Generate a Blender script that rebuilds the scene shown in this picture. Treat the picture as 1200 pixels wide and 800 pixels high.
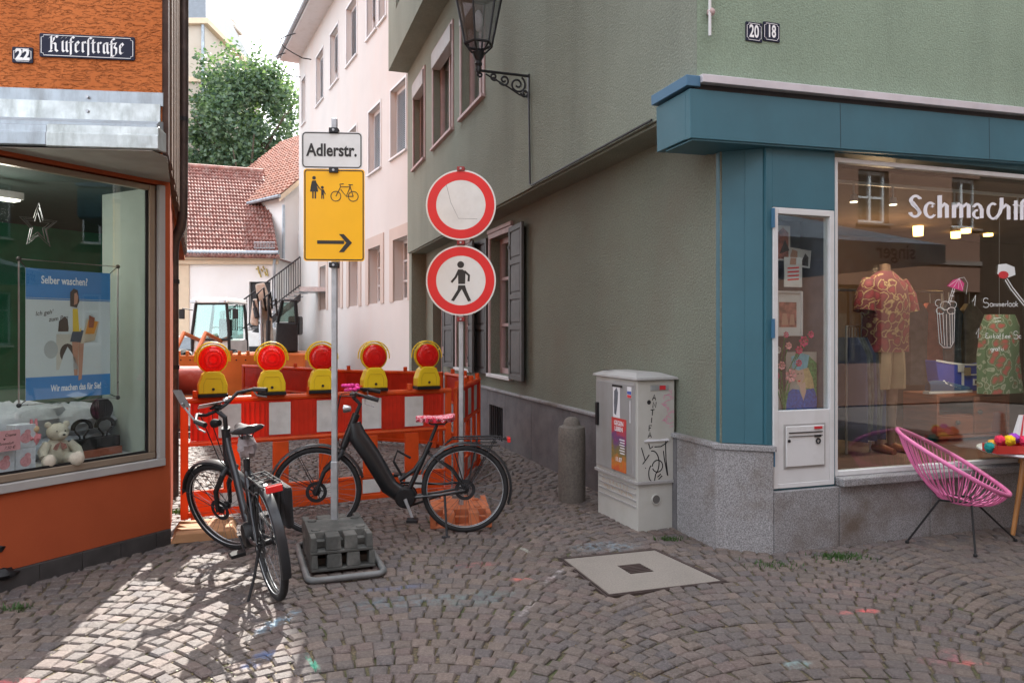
import bpy, math, random
from math import sin, cos, pi, radians, atan2, sqrt
from mathutils import Vector, Matrix, noise
for _o in list(bpy.data.objects): bpy.data.objects.remove(_o)
SC = bpy.context.scene
COL = SC.collection
rnd = random.Random(7)

# ------------------------------------------------------------------ camera, sky, sun, exposure
CAMH = 1.6; FPX = 870.0; HOR = 388.0
cam_d = bpy.data.cameras.new('camera'); cam = bpy.data.objects.new('camera', cam_d); COL.objects.link(cam)
cam.location = (0, 0, CAMH); cam.rotation_euler = (pi/2, 0, 0)
cam_d.sensor_width = 36; cam_d.lens = 36*FPX/1200; cam_d.shift_y = -12/1200
cam_d.clip_start = .05; cam_d.clip_end = 3000
SC.camera = cam
SUN = Vector((-.145, 1.0, 1.0)).normalized()
world = bpy.data.worlds.new('World'); SC.world = world; world.use_nodes = True
wn = world.node_tree.nodes; wl = world.node_tree.links
for n in list(wn): wn.remove(n)
sky = wn.new('ShaderNodeTexSky'); sky.sky_type = 'NISHITA'; sky.sun_disc = False
sky.sun_elevation = math.asin(SUN.z); sky.sun_rotation = atan2(SUN.x, SUN.y)
sky.dust_density = 3.0; sky.air_density = 1.0; sky.ozone_density = 1.0
bg = wn.new('ShaderNodeBackground'); bg.inputs['Strength'].default_value = .145
wo = wn.new('ShaderNodeOutputWorld')
tc = wn.new('ShaderNodeTexCoord'); mpw = wn.new('ShaderNodeMapping'); mpw.inputs['Scale'].default_value = (1, 1, 2.2)
nzw = wn.new('ShaderNodeTexNoise'); nzw.inputs['Scale'].default_value = 1.7; nzw.inputs['Detail'].default_value = 6
crw = wn.new('ShaderNodeValToRGB'); crw.color_ramp.elements[0].position = .30; crw.color_ramp.elements[1].position = .62
mixw = wn.new('ShaderNodeMixRGB'); mixw.inputs['Color2'].default_value = (9.5, 9.7, 10.2, 1)
wl.new(tc.outputs['Generated'], mpw.inputs['Vector']); wl.new(mpw.outputs['Vector'], nzw.inputs['Vector'])
wl.new(nzw.outputs['Fac'], crw.inputs['Fac']); wl.new(crw.outputs['Color'], mixw.inputs['Fac'])
wl.new(sky.outputs['Color'], mixw.inputs['Color1']); wl.new(mixw.outputs['Color'], bg.inputs['Color'])
wl.new(bg.outputs['Background'], wo.inputs['Surface'])
sd = bpy.data.lights.new('sun', 'SUN'); sd.energy = 5.0; sd.angle = radians(.6); sd.color = (1.0, .95, .88)
so = bpy.data.objects.new('sun', sd); COL.objects.link(so); so.location = (0, 0, 30)
so.rotation_euler = (-SUN).to_track_quat('-Z', 'Y').to_euler()
SC.view_settings.view_transform = 'Standard'; SC.view_settings.look = 'None'
SC.view_settings.gamma = 1.0; SC.view_settings.use_curve_mapping = False
SC.view_settings.exposure = 1.45
SC.render.engine = 'CYCLES'
SC.cycles.max_bounces = 8; SC.cycles.diffuse_bounces = 4; SC.cycles.transparent_max_bounces = 14

# ------------------------------------------------------------------ helpers
def P(px, py, Y):                      # place on the sight line through a photo pixel at depth Y (metres)
    return Vector(((px-600)/FPX*Y, Y, CAMH+(HOR-py)/FPX*Y))
def G(px, py, z=0):                    # the same on a level at height z
    return P(px, py, FPX*(CAMH-z)/(py-HOR))
def frame(origin, ang):                # local frame: x to the right along a front, y into the depth
    return Matrix.Translation(Vector(origin)) @ Matrix.Rotation(ang, 4, 'Z')

class MB:
    def __init__(s): s.v = []; s.f = []
    def add(s, vs, fs):
        b = len(s.v); s.v += [tuple(v) for v in vs]; s.f += [tuple(b+i for i in f) for f in fs]; return s
    def box(s, x0, x1, y0, y1, z0, z1, M=None):
        vs = [Vector(p) for p in ((x0,y0,z0),(x1,y0,z0),(x1,y1,z0),(x0,y1,z0),(x0,y0,z1),(x1,y0,z1),(x1,y1,z1),(x0,y1,z1))]
        if M is not None: vs = [M @ v for v in vs]
        return s.add(vs, [(3,2,1,0),(4,5,6,7),(0,1,5,4),(1,2,6,5),(2,3,7,6),(3,0,4,7)])
    def hexa(s, bot, top):             # two quads with the same winding
        return s.add(list(bot)+list(top), [(3,2,1,0),(4,5,6,7),(0,1,5,4),(1,2,6,5),(2,3,7,6),(3,0,4,7)])
    def prism(s, poly, y0, y1, M=None):# polygon in x,z pushed from y0 to y1
        n = len(poly)
        vs = [Vector((p[0], y0, p[1])) for p in poly] + [Vector((p[0], y1, p[1])) for p in poly]
        if M is not None: vs = [M @ v for v in vs]
        return s.add(vs, [tuple(range(n)), tuple(range(2*n-1, n-1, -1))] + [((i+1) % n, i, n+i, n+(i+1) % n) for i in range(n)])
    def extr(s, poly, z0, z1, M=None): # polygon in x,y pushed up
        n = len(poly)
        vs = [Vector((p[0], p[1], z0)) for p in poly] + [Vector((p[0], p[1], z1)) for p in poly]
        if M is not None: vs = [M @ v for v in vs]
        return s.add(vs, [tuple(range(n-1, -1, -1)), tuple(range(n, 2*n))] + [(i, (i+1) % n, n+(i+1) % n, n+i) for i in range(n)])
    def tube(s, pts, r, n=8, closed=False, sq=1.0, up=None):
        pts = [Vector(p) for p in pts]; m = len(pts)
        rs = r if isinstance(r, (list, tuple)) else [r]*m
        tn = []
        for i in range(m):
            if closed: t = pts[(i+1) % m]-pts[i-1]
            else: t = pts[min(i+1, m-1)]-pts[max(i-1, 0)]
            tn.append(t.normalized() if t.length > 1e-9 else Vector((0,0,1)))
        u0 = Vector(up) if up is not None else (Vector((0,0,1)) if abs(tn[0].z) < .9 else Vector((1,0,0)))
        a = (u0 - tn[0]*u0.dot(tn[0])).normalized(); vs = []
        for i in range(m):
            a = (a - tn[i]*a.dot(tn[i])).normalized(); b = tn[i].cross(a)
            for k in range(n):
                th = 2*pi*k/n
                vs.append(pts[i] + (a*cos(th) + b*sin(th)*sq)*rs[i])
        fs = []
        for i in range(m if closed else m-1):
            j = (i+1) % m
            for k in range(n): fs.append((i*n+k, i*n+(k+1) % n, j*n+(k+1) % n, j*n+k))
        if not closed: fs += [tuple(range(n-1, -1, -1)), tuple((m-1)*n+k for k in range(n))]
        return s.add(vs, fs)
    def lathe(s, prof, n=20, M=None, caps=True):   # (radius, height) profile about z
        vs = []; m = len(prof)
        for (r, z) in prof:
            for k in range(n): vs.append(Vector((r*cos(2*pi*k/n), r*sin(2*pi*k/n), z)))
        if M is not None: vs = [M @ v for v in vs]
        fs = [(i*n+k, i*n+(k+1) % n, (i+1)*n+(k+1) % n, (i+1)*n+k) for i in range(m-1) for k in range(n)]
        if caps: fs += [tuple(range(n-1, -1, -1)), tuple((m-1)*n+k for k in range(n))]
        return s.add(vs, fs)
    def ball(s, c, r, n=14, m=9, jit=0):
        rx, ry, rz = r if isinstance(r, (tuple, list)) else (r, r, r); c = Vector(c); vs = [c+Vector((0,0,-rz))]
        for i in range(1, m):
            ph = -pi/2+pi*i/m
            for k in range(n):
                th = 2*pi*k/n; q = 1+(jit*noise.noise(Vector((cos(th)*3, sin(th)*3, ph*2+c.x*9)))if jit else 0)
                vs.append(c+Vector((rx*cos(ph)*cos(th)*q, ry*cos(ph)*sin(th)*q, rz*sin(ph)*q)))
        vs.append(c+Vector((0,0,rz))); fs = [(0, 1+(k+1) % n, 1+k) for k in range(n)]
        for i in range(m-2):
            for k in range(n): a = 1+i*n; fs.append((a+k, a+(k+1) % n, a+n+(k+1) % n, a+n+k))
        a = 1+(m-2)*n; fs += [(a+k, a+(k+1) % n, len(vs)-1) for k in range(n)]
        return s.add(vs, fs)
    def ribbon(s, pts, w, t=.002, y=0, M=None, closed=False, nib=None):  # flat stroke in x,z, front at y, t thick
        pts = [Vector((p[0], 0, p[1])) for p in pts]; m = len(pts); L = []; R = []
        for i in range(m):
            if closed: d = pts[(i+1) % m]-pts[i-1]
            else: d = pts[min(i+1, m-1)]-pts[max(i-1, 0)]
            d = d.normalized() if d.length > 1e-9 else Vector((1,0,0))
            nn = Vector((-d.z, 0, d.x))*(w/2) if nib is None else Vector((nib[0], 0, nib[1]))
            L.append(pts[i]+nn); R.append(pts[i]-nn)
        fs = []; vs = []
        for i in range(m):
            for q in (L[i], R[i]):
                vs.append(Vector((q.x, y, q.z))); vs.append(Vector((q.x, y+t, q.z)))
        for i in range(m if closed else m-1):
            a = 4*i; b = 4*((i+1) % m)
            fs += [(a, a+2, b+2, b), (a+1, b+1, b+3, a+3), (a, b, b+1, a+1), (a+2, a+3, b+3, b+2)]
        if not closed:
            e = 4*(m-1); fs += [(0, 1, 3, 2), (e, e+2, e+3, e+1)]
        if M is not None: vs = [M @ v for v in vs]
        return s.add(vs, fs)
    def disc(s, r0, r1, y0, y1, n=40, cx=0, cz=0, M=None):   # ring (or disc when r0=0) in x,z between y0 and y1
        if r0 <= 0: return s.prism([(cx+r1*cos(2*pi*k/n), cz+r1*sin(2*pi*k/n)) for k in range(n)], y0, y1, M)
        vs = []
        for (r, y) in ((r0, y0), (r1, y0), (r1, y1), (r0, y1)):
            vs += [Vector((cx+r*cos(2*pi*k/n), y, cz+r*sin(2*pi*k/n))) for k in range(n)]
        if M is not None: vs = [M @ v for v in vs]
        return s.add(vs, [(a*n+k, a*n+(k+1) % n, ((a+1) % 4)*n+(k+1) % n, ((a+1) % 4)*n+k) for a in range(4) for k in range(n)])
    def mesh(s, name, m=None, smooth=False):
        me = bpy.data.meshes.new(name); me.from_pydata([tuple(v) for v in s.v], [], s.f); me.validate(); me.update()
        if m: me.materials.append(m)
        import bmesh
        bm = bmesh.new(); bm.from_mesh(me); bmesh.ops.recalc_face_normals(bm, faces=bm.faces); bm.to_mesh(me); bm.free()
        if smooth:
            me.polygons.foreach_set('use_smooth', [True]*len(me.polygons))
            try: me.set_sharp_from_angle(angle=radians(38))
            except Exception: pass
        return me

def tag(o, label=None, cat=None, group=None, kind=None):
    if label: o['label'] = label
    if cat: o['category'] = cat
    if group: o['group'] = group
    if kind: o['kind'] = kind
    return o
def thing(name, label, cat, M=None, group=None):
    o = bpy.data.objects.new(name, None); COL.objects.link(o); o.empty_display_size = .1
    if M is not None: o.matrix_world = M if isinstance(M, Matrix) else Matrix.Translation(Vector(M))
    return tag(o, label, cat, group)
def obj(name, mb, m, parent=None, M=None, smooth=False, bevel=0, kind=None, label=None):
    me = mb if isinstance(mb, bpy.types.Mesh) else mb.mesh(name, m, smooth)
    o = bpy.data.objects.new(name, me); COL.objects.link(o)
    if parent: o.parent = parent
    if M is not None: o.matrix_local = M
    if bevel:
        b = o.modifiers.new('bevel', 'BEVEL'); b.width = bevel; b.segments = 2; b.limit_method = 'ANGLE'; b.angle_limit = radians(40)
    if kind: o['kind'] = kind
    if label: o['label'] = label
    return o
def struct(name, mb, m, parent=None, **k):
    o = obj(name, mb, m, parent, **k)
    if not parent: o['kind'] = 'structure'
    return o
def copy_tree(o, parent=None):
    c = o.copy(); COL.objects.link(c)
    if parent: c.parent = parent; c.matrix_local = o.matrix_local.copy()
    for ch in list(o.children): copy_tree(ch, c)
    return c
def wall(mb, a0, a1, z0, z1, holes, d0, d1, M=None):
    """wall in x,z with rectangular openings, front at y=d0, back at y=d1, reveals closed"""
    A = sorted({a0, a1} | {h[0] for h in holes if a0 < h[0] < a1} | {h[1] for h in holes if a0 < h[1] < a1})
    Z = sorted({z0, z1} | {h[2] for h in holes if z0 < h[2] < z1} | {h[3] for h in holes if z0 < h[3] < z1})
    def solid(i, j):
        if i < 0 or j < 0 or i >= len(A)-1 or j >= len(Z)-1: return False
        ca = (A[i]+A[i+1])/2; cz = (Z[j]+Z[j+1])/2
        return not any(h[0] < ca < h[1] and h[2] < cz < h[3] for h in holes)
    def q(ps):
        ps = [Vector(p) for p in ps]
        if M is not None: ps = [M @ p for p in ps]
        mb.add(ps, [(0,1,2,3)])
    for i in range(len(A)-1):
        for j in range(len(Z)-1):
            if not solid(i, j): continue
            x0, x1, y0, y1 = A[i], A[i+1], Z[j], Z[j+1]
            q([(x0,d0,y0),(x1,d0,y0),(x1,d0,y1),(x0,d0,y1)]); q([(x0,d1,y0),(x0,d1,y1),(x1,d1,y1),(x1,d1,y0)])
            if not solid(i-1, j): q([(x0,d0,y0),(x0,d0,y1),(x0,d1,y1),(x0,d1,y0)])
            if not solid(i+1, j): q([(x1,d0,y0),(x1,d1,y0),(x1,d1,y1),(x1,d0,y1)])
            if not solid(i, j-1): q([(x0,d0,y0),(x0,d1,y0),(x1,d1,y0),(x1,d0,y0)])
            if not solid(i, j+1): q([(x0,d0,y1),(x1,d0,y1),(x1,d1,y1),(x0,d1,y1)])
    return mb
def obj_noRecalc(name, mb, m, parent=None, M=None): return obj(name, mb, m, parent, M)

_dg = None
def text_mb(s, size, depth=.003, off=0.0, sx=1.0, shear=0.0, align='CENTER', space=1.0):
    """the letters as a solid in x,z, front at y=0"""
    cu = bpy.data.curves.new('t', 'FONT'); cu.body = s; cu.size = size; cu.extrude = depth/2; cu.offset = off
    cu.align_x = align; cu.align_y = 'CENTER'; cu.shear = shear; cu.resolution_u = 3; cu.space_character = space
    o = bpy.data.objects.new('t', cu); COL.objects.link(o)
    bpy.context.view_layer.update(); dg = bpy.context.evaluated_depsgraph_get()
    me = bpy.data.meshes.new_from_object(o.evaluated_get(dg)); mb = MB()
    mb.add([Vector((v.co.x*sx, -v.co.z+depth/2, v.co.y)) for v in me.vertices], [tuple(p.vertices) for p in me.polygons])
    bpy.data.objects.remove(o); bpy.data.curves.remove(cu); bpy.data.meshes.remove(me)
    return mb

# ------------------------------------------------------------------ materials
def nt(name):
    m = bpy.data.materials.new(name); m.use_nodes = True; t = m.node_tree
    return m, t, t.nodes['Principled BSDF'], t.nodes['Material Output']
def link(t, a, b): t.links.new(a, b)
def coords(t, stretch=(1,1,1), kind='Object'):
    c = t.nodes.new('ShaderNodeTexCoord'); mp = t.nodes.new('ShaderNodeMapping'); mp.inputs['Scale'].default_value = stretch
    link(t, c.outputs[kind], mp.inputs['Vector']); return mp.outputs['Vector']
def noisen(t, vec, scale, detail=4, rough=.55, dist=0):
    n = t.nodes.new('ShaderNodeTexNoise'); n.inputs['Scale'].default_value = scale; n.inputs['Detail'].default_value = detail
    n.inputs['Roughness'].default_value = rough; n.inputs['Distortion'].default_value = dist
    link(t, vec, n.inputs['Vector']); return n.outputs['Fac']
def ramp(t, fac, stops):
    r = t.nodes.new('ShaderNodeValToRGB'); e = r.color_ramp.elements
    while len(e) < len(stops): e.new(.5)
    for i, (p, c) in enumerate(stops): e[i].position = p; e[i].color = (c[0], c[1], c[2], 1)
    link(t, fac, r.inputs['Fac']); return r.outputs['Color']
def mixc(t, fac, a, b, mode='MIX'):
    n = t.nodes.new('ShaderNodeMixRGB'); n.blend_type = mode
    for k, v in (('Fac', fac), ('Color1', a), ('Color2', b)):
        if isinstance(v, (int, float)): n.inputs[k].default_value = v
        elif isinstance(v, tuple): n.inputs[k].default_value = (v[0], v[1], v[2], 1)
        else: link(t, v, n.inputs[k])
    return n.outputs['Color']
def mth(t, op, a, b=None, c=None):
    n = t.nodes.new('ShaderNodeMath'); n.operation = op
    for i, v in enumerate((a, b, c)):
        if v is None: continue
        if isinstance(v, (int, float)): n.inputs[i].default_value = v
        else: link(t, v, n.inputs[i])
    return n.outputs[0]
def bumpn(t, pb, h, strength, dist):
    b = t.nodes.new('ShaderNodeBump'); b.inputs['Strength'].default_value = strength; b.inputs['Distance'].default_value = dist
    link(t, h, b.inputs['Height']); link(t, b.outputs['Normal'], pb.inputs['Normal']); return b
def mat(name, c, rough=.6, metal=0, var=.12, vs=4, bump=0, bs=60, bd=.002, st=(1,1,1), dirt=None, dirt_amt=.5, dirt_s=2, dirt_st=(1,1,1), spec=.5, coat=0, fine=0):
    m, t, pb, out = nt(name); v = coords(t, st)
    lo = tuple(x*(1-var) for x in c); hi = tuple(min(1, x*(1+var)) for x in c)
    col = ramp(t, noisen(t, v, vs), [(.3, lo), (.7, hi)])
    if fine:
        col = mixc(t, fine, col, ramp(t, noisen(t, v, bs, 3), [(.35, tuple(x*.45 for x in c)), (.65, tuple(min(1, x*1.5) for x in c))]))
    if dirt:
        dv = coords(t, dirt_st)
        f = ramp(t, noisen(t, dv, dirt_s, 6, .65), [(.48, (0,0,0)), (.72, (dirt_amt,)*3)])
        col = mixc(t, f, col, dirt)
    link(t, col, pb.inputs['Base Color'])
    pb.inputs['Roughness'].default_value = rough; pb.inputs['Metallic'].default_value = metal
    pb.inputs['Specular IOR Level'].default_value = spec; pb.inputs['Coat Weight'].default_value = coat
    if bump: bumpn(t, pb, noisen(t, v, bs, 5, .6), bump, bd)
    if metal < .5 or True:
        rr = noisen(t, v, vs*3, 4); link(t, mth(t, 'MULTIPLY_ADD', rr, .16, rough-.08), pb.inputs['Roughness'])
    return m
def glass(name, tint=(.93,.96,.95), refl=1.0, rough=.0, base=.06):
    m, t, pb, out = nt(name); t.nodes.remove(pb)
    tr = t.nodes.new('ShaderNodeBsdfTransparent'); tr.inputs['Color'].default_value = (*tint, 1)
    gl = t.nodes.new('ShaderNodeBsdfGlossy'); gl.inputs['Roughness'].default_value = rough; gl.inputs['Color'].default_value = (.95, .97, 1, 1)
    lw = t.nodes.new('ShaderNodeFresnel'); ge = t.nodes.new('ShaderNodeNewGeometry'); link(t, mth(t, 'MULTIPLY_ADD', ge.outputs['Backfacing'], 1/1.55-1.55, 1.55), lw.inputs['IOR'])
    mx = t.nodes.new('ShaderNodeMixShader')
    link(t, mth(t, 'MINIMUM', mth(t, 'MULTIPLY_ADD', lw.outputs[0], refl, base), 1.0), mx.inputs[0]); link(t, tr.outputs[0], mx.inputs[1]); link(t, gl.outputs[0], mx.inputs[2])
    link(t, mx.outputs[0], out.inputs['Surface']); return m
def emit(name, c, s):
    m, t, pb, out = nt(name); pb.inputs['Base Color'].default_value = (*c, 1)
    pb.inputs['Emission Color'].default_value = (*c, 1); pb.inputs['Emission Strength'].default_value = s; return m
def leafmat(name, a, b, trans=.35):
    m, t, pb, out = nt(name)
    g = t.nodes.new('ShaderNodeNewGeometry')
    col = ramp(t, g.outputs['Random Per Island'], [(0, a), (1, b)]); link(t, col, pb.inputs['Base Color'])
    pb.inputs['Roughness'].default_value = .5
    tl = t.nodes.new('ShaderNodeBsdfTranslucent'); link(t, mixc(t, 1, col, (1.5, 1.6, .6), 'MULTIPLY'), tl.inputs['Color'])
    mx = t.nodes.new('ShaderNodeMixShader'); mx.inputs[0].default_value = trans
    link(t, pb.outputs[0], mx.inputs[1]); link(t, tl.outputs[0], mx.inputs[2]); link(t, mx.outputs[0], out.inputs['Surface']); return m
def transl(name, c, tr=.4, rough=.4):
    m, t, pb, out = nt(name)
    v = coords(t); col = ramp(t, noisen(t, v, 5, 5), [(.3, tuple(x*.8 for x in c)), (.7, tuple(min(1, x*1.1) for x in c))])
    link(t, col, pb.inputs['Base Color']); pb.inputs['Roughness'].default_value = rough
    tl = t.nodes.new('ShaderNodeBsdfTranslucent'); link(t, col, tl.inputs['Color'])
    mx = t.nodes.new('ShaderNodeMixShader'); mx.inputs[0].default_value = tr
    link(t, pb.outputs[0], mx.inputs[1]); link(t, tl.outputs[0], mx.inputs[2]); link(t, mx.outputs[0], out.inputs['Surface']); return m

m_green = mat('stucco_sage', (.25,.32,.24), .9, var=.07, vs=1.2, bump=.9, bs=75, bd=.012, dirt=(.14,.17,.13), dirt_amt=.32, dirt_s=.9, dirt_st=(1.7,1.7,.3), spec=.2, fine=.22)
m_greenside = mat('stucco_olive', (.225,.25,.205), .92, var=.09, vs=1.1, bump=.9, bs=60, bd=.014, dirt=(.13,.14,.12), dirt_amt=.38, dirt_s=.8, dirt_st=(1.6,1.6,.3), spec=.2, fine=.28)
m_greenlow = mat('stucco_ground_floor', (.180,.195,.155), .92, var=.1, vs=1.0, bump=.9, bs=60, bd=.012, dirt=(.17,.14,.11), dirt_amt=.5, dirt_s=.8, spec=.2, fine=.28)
m_teal = mat('teal_paint', (.034,.122,.160), .5, var=.10, vs=2, dirt=(.03,.10,.13), dirt_amt=.35, dirt_s=3, dirt_st=(1,1,.3), bump=.15, bs=25, bd=.003)
m_teal2 = mat('blue_paint', (.055,.15,.25), .55, var=.1, vs=2)
m_granite = mat('granite', (.25,.245,.25), .6, var=.12, vs=3, bump=.3, bs=120, bd=.003, dirt=(.10,.065,.04), dirt_amt=.8, dirt_s=1.6, dirt_st=(1,1,1.2), fine=.85)
m_slate = mat('grey_plinth_render', (.115,.11,.115), .75, var=.25, vs=5, bump=.5, bs=60, bd=.004, dirt=(.2,.19,.18), dirt_amt=.4, dirt_s=2, fine=.2)
m_white = mat('white_paint', (.62,.62,.62), .45, var=.05, vs=3, dirt=(.35,.33,.3), dirt_amt=.4, dirt_s=3)
m_pinkwood = mat('pale_pink_wood', (.42,.30,.29), .6, var=.1, vs=5, dirt=(.3,.22,.2), dirt_amt=.4, dirt_s=6)
m_strip = mat('metal_drip_strip', (.55,.53,.56), .45, .3, var=.1)
m_dark = mat('dark_metal', (.022,.023,.026), .5, .3, var=.2, vs=10)
m_black = mat('black_plastic', (.011,.011,.012), .5, var=.3, vs=12, spec=.3)
m_rubber = mat('tyre_rubber', (.013,.013,.014), .8, var=.3, vs=20, bump=.3, bs=120)
m_zinc = mat('weathered_zinc', (.36,.41,.45), .45, .55, var=.16, vs=5, dirt=(.17,.18,.18), dirt_amt=.8, dirt_s=6, dirt_st=(1,1,.25), bump=.2, bs=12, bd=.004)
m_zincl = mat('blotchy_zinc', (.47,.51,.51), .4, .5, var=.22, vs=9, dirt=(.2,.22,.2), dirt_amt=.8, dirt_s=9, dirt_st=(1,1,.3), bump=.3, bs=14, bd=.006)
m_galv = mat('galvanised_steel', (.42,.44,.46), .42, .6, var=.16, vs=14)
m_pipe = mat('brown_pipe', (.07,.048,.042), .45, .3, var=.25, vs=6, dirt=(.17,.13,.11), dirt_amt=.5, dirt_s=8)
m_shutter = mat('shutter_paint', (.062,.06,.058), .6, var=.15, vs=6, dirt=(.1,.1,.09), dirt_amt=.4, dirt_s=4)
m_interior = mat('dim_interior', (.10,.085,.075), .9, var=.3, vs=1)
m_curtain = mat('lace_curtain', (.55,.55,.56), .9, var=.15, vs=9, st=(6,6,.4))
m_blind = mat('slatted_blind', (.44,.49,.53), .5, var=.06)
m_blindbr = mat('brown_blind', (.27,.21,.19), .6, var=.06)
m_glass = glass('window_glass', refl=1.2, base=.10)
m_shopglass = glass('shop_glass', refl=.9, base=.015)
m_laundryglass = glass('laundry_glass', refl=.8, base=.0)
m_frostglass = glass('lantern_glass', tint=(.80,.80,.82), refl=.8, base=.12, rough=.15)
m_pinkwall = mat('pink_plaster', (.57,.55,.525), .9, var=.05, vs=.6, bump=.25, bs=40, bd=.004, dirt=(.60,.49,.44), dirt_amt=.5, dirt_s=.5, dirt_st=(1,1,.3), spec=.2)
m_pinktrim = mat('pink_stone_trim', (.50,.42,.37), .85, var=.06, vs=1, spec=.2)
m_cream = mat('cream_plaster', (.48,.43,.36), .9, var=.06, vs=.5, dirt=(.4,.33,.24), dirt_amt=.4, dirt_s=.6, spec=.2)
m_whitewall = mat('white_plaster', (.78,.77,.75), .9, var=.05, vs=.5, dirt=(.68,.65,.6), dirt_amt=.4, dirt_s=.6, spec=.2)
m_creamtrim = mat('cream_trim', (.62,.50,.36), .85, var=.05)
m_tile = mat('red_roof_tiles', (.25,.11,.09), .75, var=.3, vs=3, dirt=(.42,.33,.30), dirt_amt=.8, dirt_s=5, spec=.3)
m_tile2 = mat('orange_roof_tiles', (.30,.13,.09), .75, var=.25, vs=3, dirt=(.25,.2,.17), dirt_amt=.6, dirt_s=5, spec=.3)
m_tubular = mat('dull_grey_tube', (.16,.165,.165), .55, .3, var=.2, vs=10)
m_wood = mat('brown_wood', (.13,.075,.045), .6, var=.3, vs=3, st=(1,1,12))
def orange_plaster():
    m, t, pb, out = nt('combed_orange_plaster')
    v = coords(t, (6, 6, 19)); v2 = coords(t, (1,1,1))
    h = noisen(t, v, 4.2, 3, .5, .8); col = ramp(t, noisen(t, v2, 1.5), [(.3, (.46,.13,.035)), (.7, (.56,.17,.05))])
    col = mixc(t, ramp(t, h, [(.30, (.4,)*3), (.38, (0,)*3)]), col, (.20,.055,.02))
    link(t, col, pb.inputs['Base Color']); pb.inputs['Roughness'].default_value = .85; pb.inputs['Specular IOR Level'].default_value = .2
    bumpn(t, pb, ramp(t, h, [(.3, (0,)*3), (.5, (1,)*3)]), .9, .014); return m
m_orange = orange_plaster()
m_orangelow = mat('smooth_orange_render', (.34,.072,.026), .85, var=.08, vs=2, bump=.4, bs=130, bd=.003, dirt=(.30,.06,.025), dirt_amt=.4, dirt_s=3, spec=.2)
m_basetile = mat('anthracite_tile', (.045,.042,.042), .5, var=.25, vs=9)
m_grout = mat('grey_grout', (.10,.095,.09), .9)
m_alu = mat('bronze_aluminium', (.30,.235,.175), .4, .5, var=.1)
m_greyframe = mat('grey_frame', (.33,.32,.31), .6, var=.08)

# ------------------------------------------------------------------ the ground and its cobblestones
def stone_mat(name, single):
    m, t, pb, out = nt(name)
    if single: r = t.nodes.new('ShaderNodeObjectInfo').outputs['Random']
    else: r = t.nodes.new('ShaderNodeNewGeometry').outputs['Random Per Island']
    g = t.nodes.new('ShaderNodeNewGeometry'); pos = g.outputs['Position']
    col = ramp(t, r, [(0, (.120,.090,.072)), (.18, (.078,.072,.072)), (.34, (.160,.118,.090)), (.5, (.092,.077,.066)), (.66, (.066,.064,.074)), (.8, (.19,.14,.112)), (.9, (.12,.078,.070)), (1, (.105,.082,.080))])
    col = mixc(t, .5, col, ramp(t, noisen(t, pos, 70, 6, .8), [(.32, (.025,.02,.019)), (.5, (.112,.090,.080)), (.68, (.30,.25,.23))]))
    col = mixc(t, ramp(t, noisen(t, pos, .9, 4), [(.45, (0,)*3), (.75, (.3,)*3)]), col, (.09,.07,.065))
    # chalk drawn by children: worn streaks and patches
    sx = t.nodes.new('ShaderNodeSeparateXYZ'); link(t, pos, sx.inputs[0]); wear = noisen(t, pos, 14, 6, .75)
    def chalk(px, py, ang, a, b, c, amt):
        nonlocal col
        q = G(px, py); dx = mth(t, 'SUBTRACT', sx.outputs[0], q.x); dy = mth(t, 'SUBTRACT', sx.outputs[1], q.y)
        u = mth(t, 'DIVIDE', mth(t, 'ADD', mth(t, 'MULTIPLY', dx, cos(ang)), mth(t, 'MULTIPLY', dy, sin(ang))), a)
        v = mth(t, 'DIVIDE', mth(t, 'SUBTRACT', mth(t, 'MULTIPLY', dy, cos(ang)), mth(t, 'MULTIPLY', dx, sin(ang))), b)
        d = mth(t, 'ADD', mth(t, 'POWER', mth(t, 'ABSOLUTE', u), 2.), mth(t, 'POWER', mth(t, 'ABSOLUTE', v), 2.))
        f = mth(t, 'MULTIPLY', mth(t, 'MINIMUM', mth(t, 'MAXIMUM', mth(t, 'SUBTRACT', 1.3, d), 0), 1), mth(t, 'MULTIPLY', mth(t, 'MINIMUM', mth(t, 'MAXIMUM', mth(t, 'MULTIPLY_ADD', wear, 5, -2.2), 0), 1), amt))
        col = mixc(t, f, col, c)
    for a in ((325,728,1.2,.20,.05,(.25,.45,.60),.7), (303,772,1.3,.12,.05,(.12,.25,.55),.7), (366,775,2.1,.13,.018,(.05,.5,.32),.9),
              (25,797,.1,.12,.03,(.7,.12,.15),.8), (612,678,.1,.08,.035,(.65,.16,.12),.8), (560,661,.2,.16,.06,(.5,.13,.13),.55),
              (648,675,1.1,.20,.02,(.6,.55,.55),.6), (618,712,1.2,.16,.02,(.6,.55,.55),.6), (613,643,2.2,.10,.02,(.55,.6,.5),.6),
              (1017,715,.1,.07,.03,(.75,.12,.12),.9), (992,717,.2,.06,.03,(.6,.15,.14),.7), (1140,776,0,.08,.03,(.7,.16,.14),.8), (1105,770,.5,.16,.07,(.45,.15,.17),.5),
              (470,705,.3,.35,.10,(.13,.22,.26),.6), (460,688,.3,.25,.05,(.10,.15,.28),.6), (710,640,.2,.28,.12,(.22,.36,.45),.5), (934,777,.2,.09,.045,(.25,.38,.38),.7),
              (560,700,.4,.3,.15,(.13,.22,.22),.45), (1010,690,.1,.5,.2,(.30,.16,.16),.3)):
        chalk(*a)
    link(t, col, pb.inputs['Base Color']); pb.inputs['Roughness'].default_value = .62
    bumpn(t, pb, noisen(t, pos, 42, 7, .75), .9, .011)
    return m
m_stone1 = stone_mat('cobble_single', True); m_stone2 = stone_mat('cobble_many', False)
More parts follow.
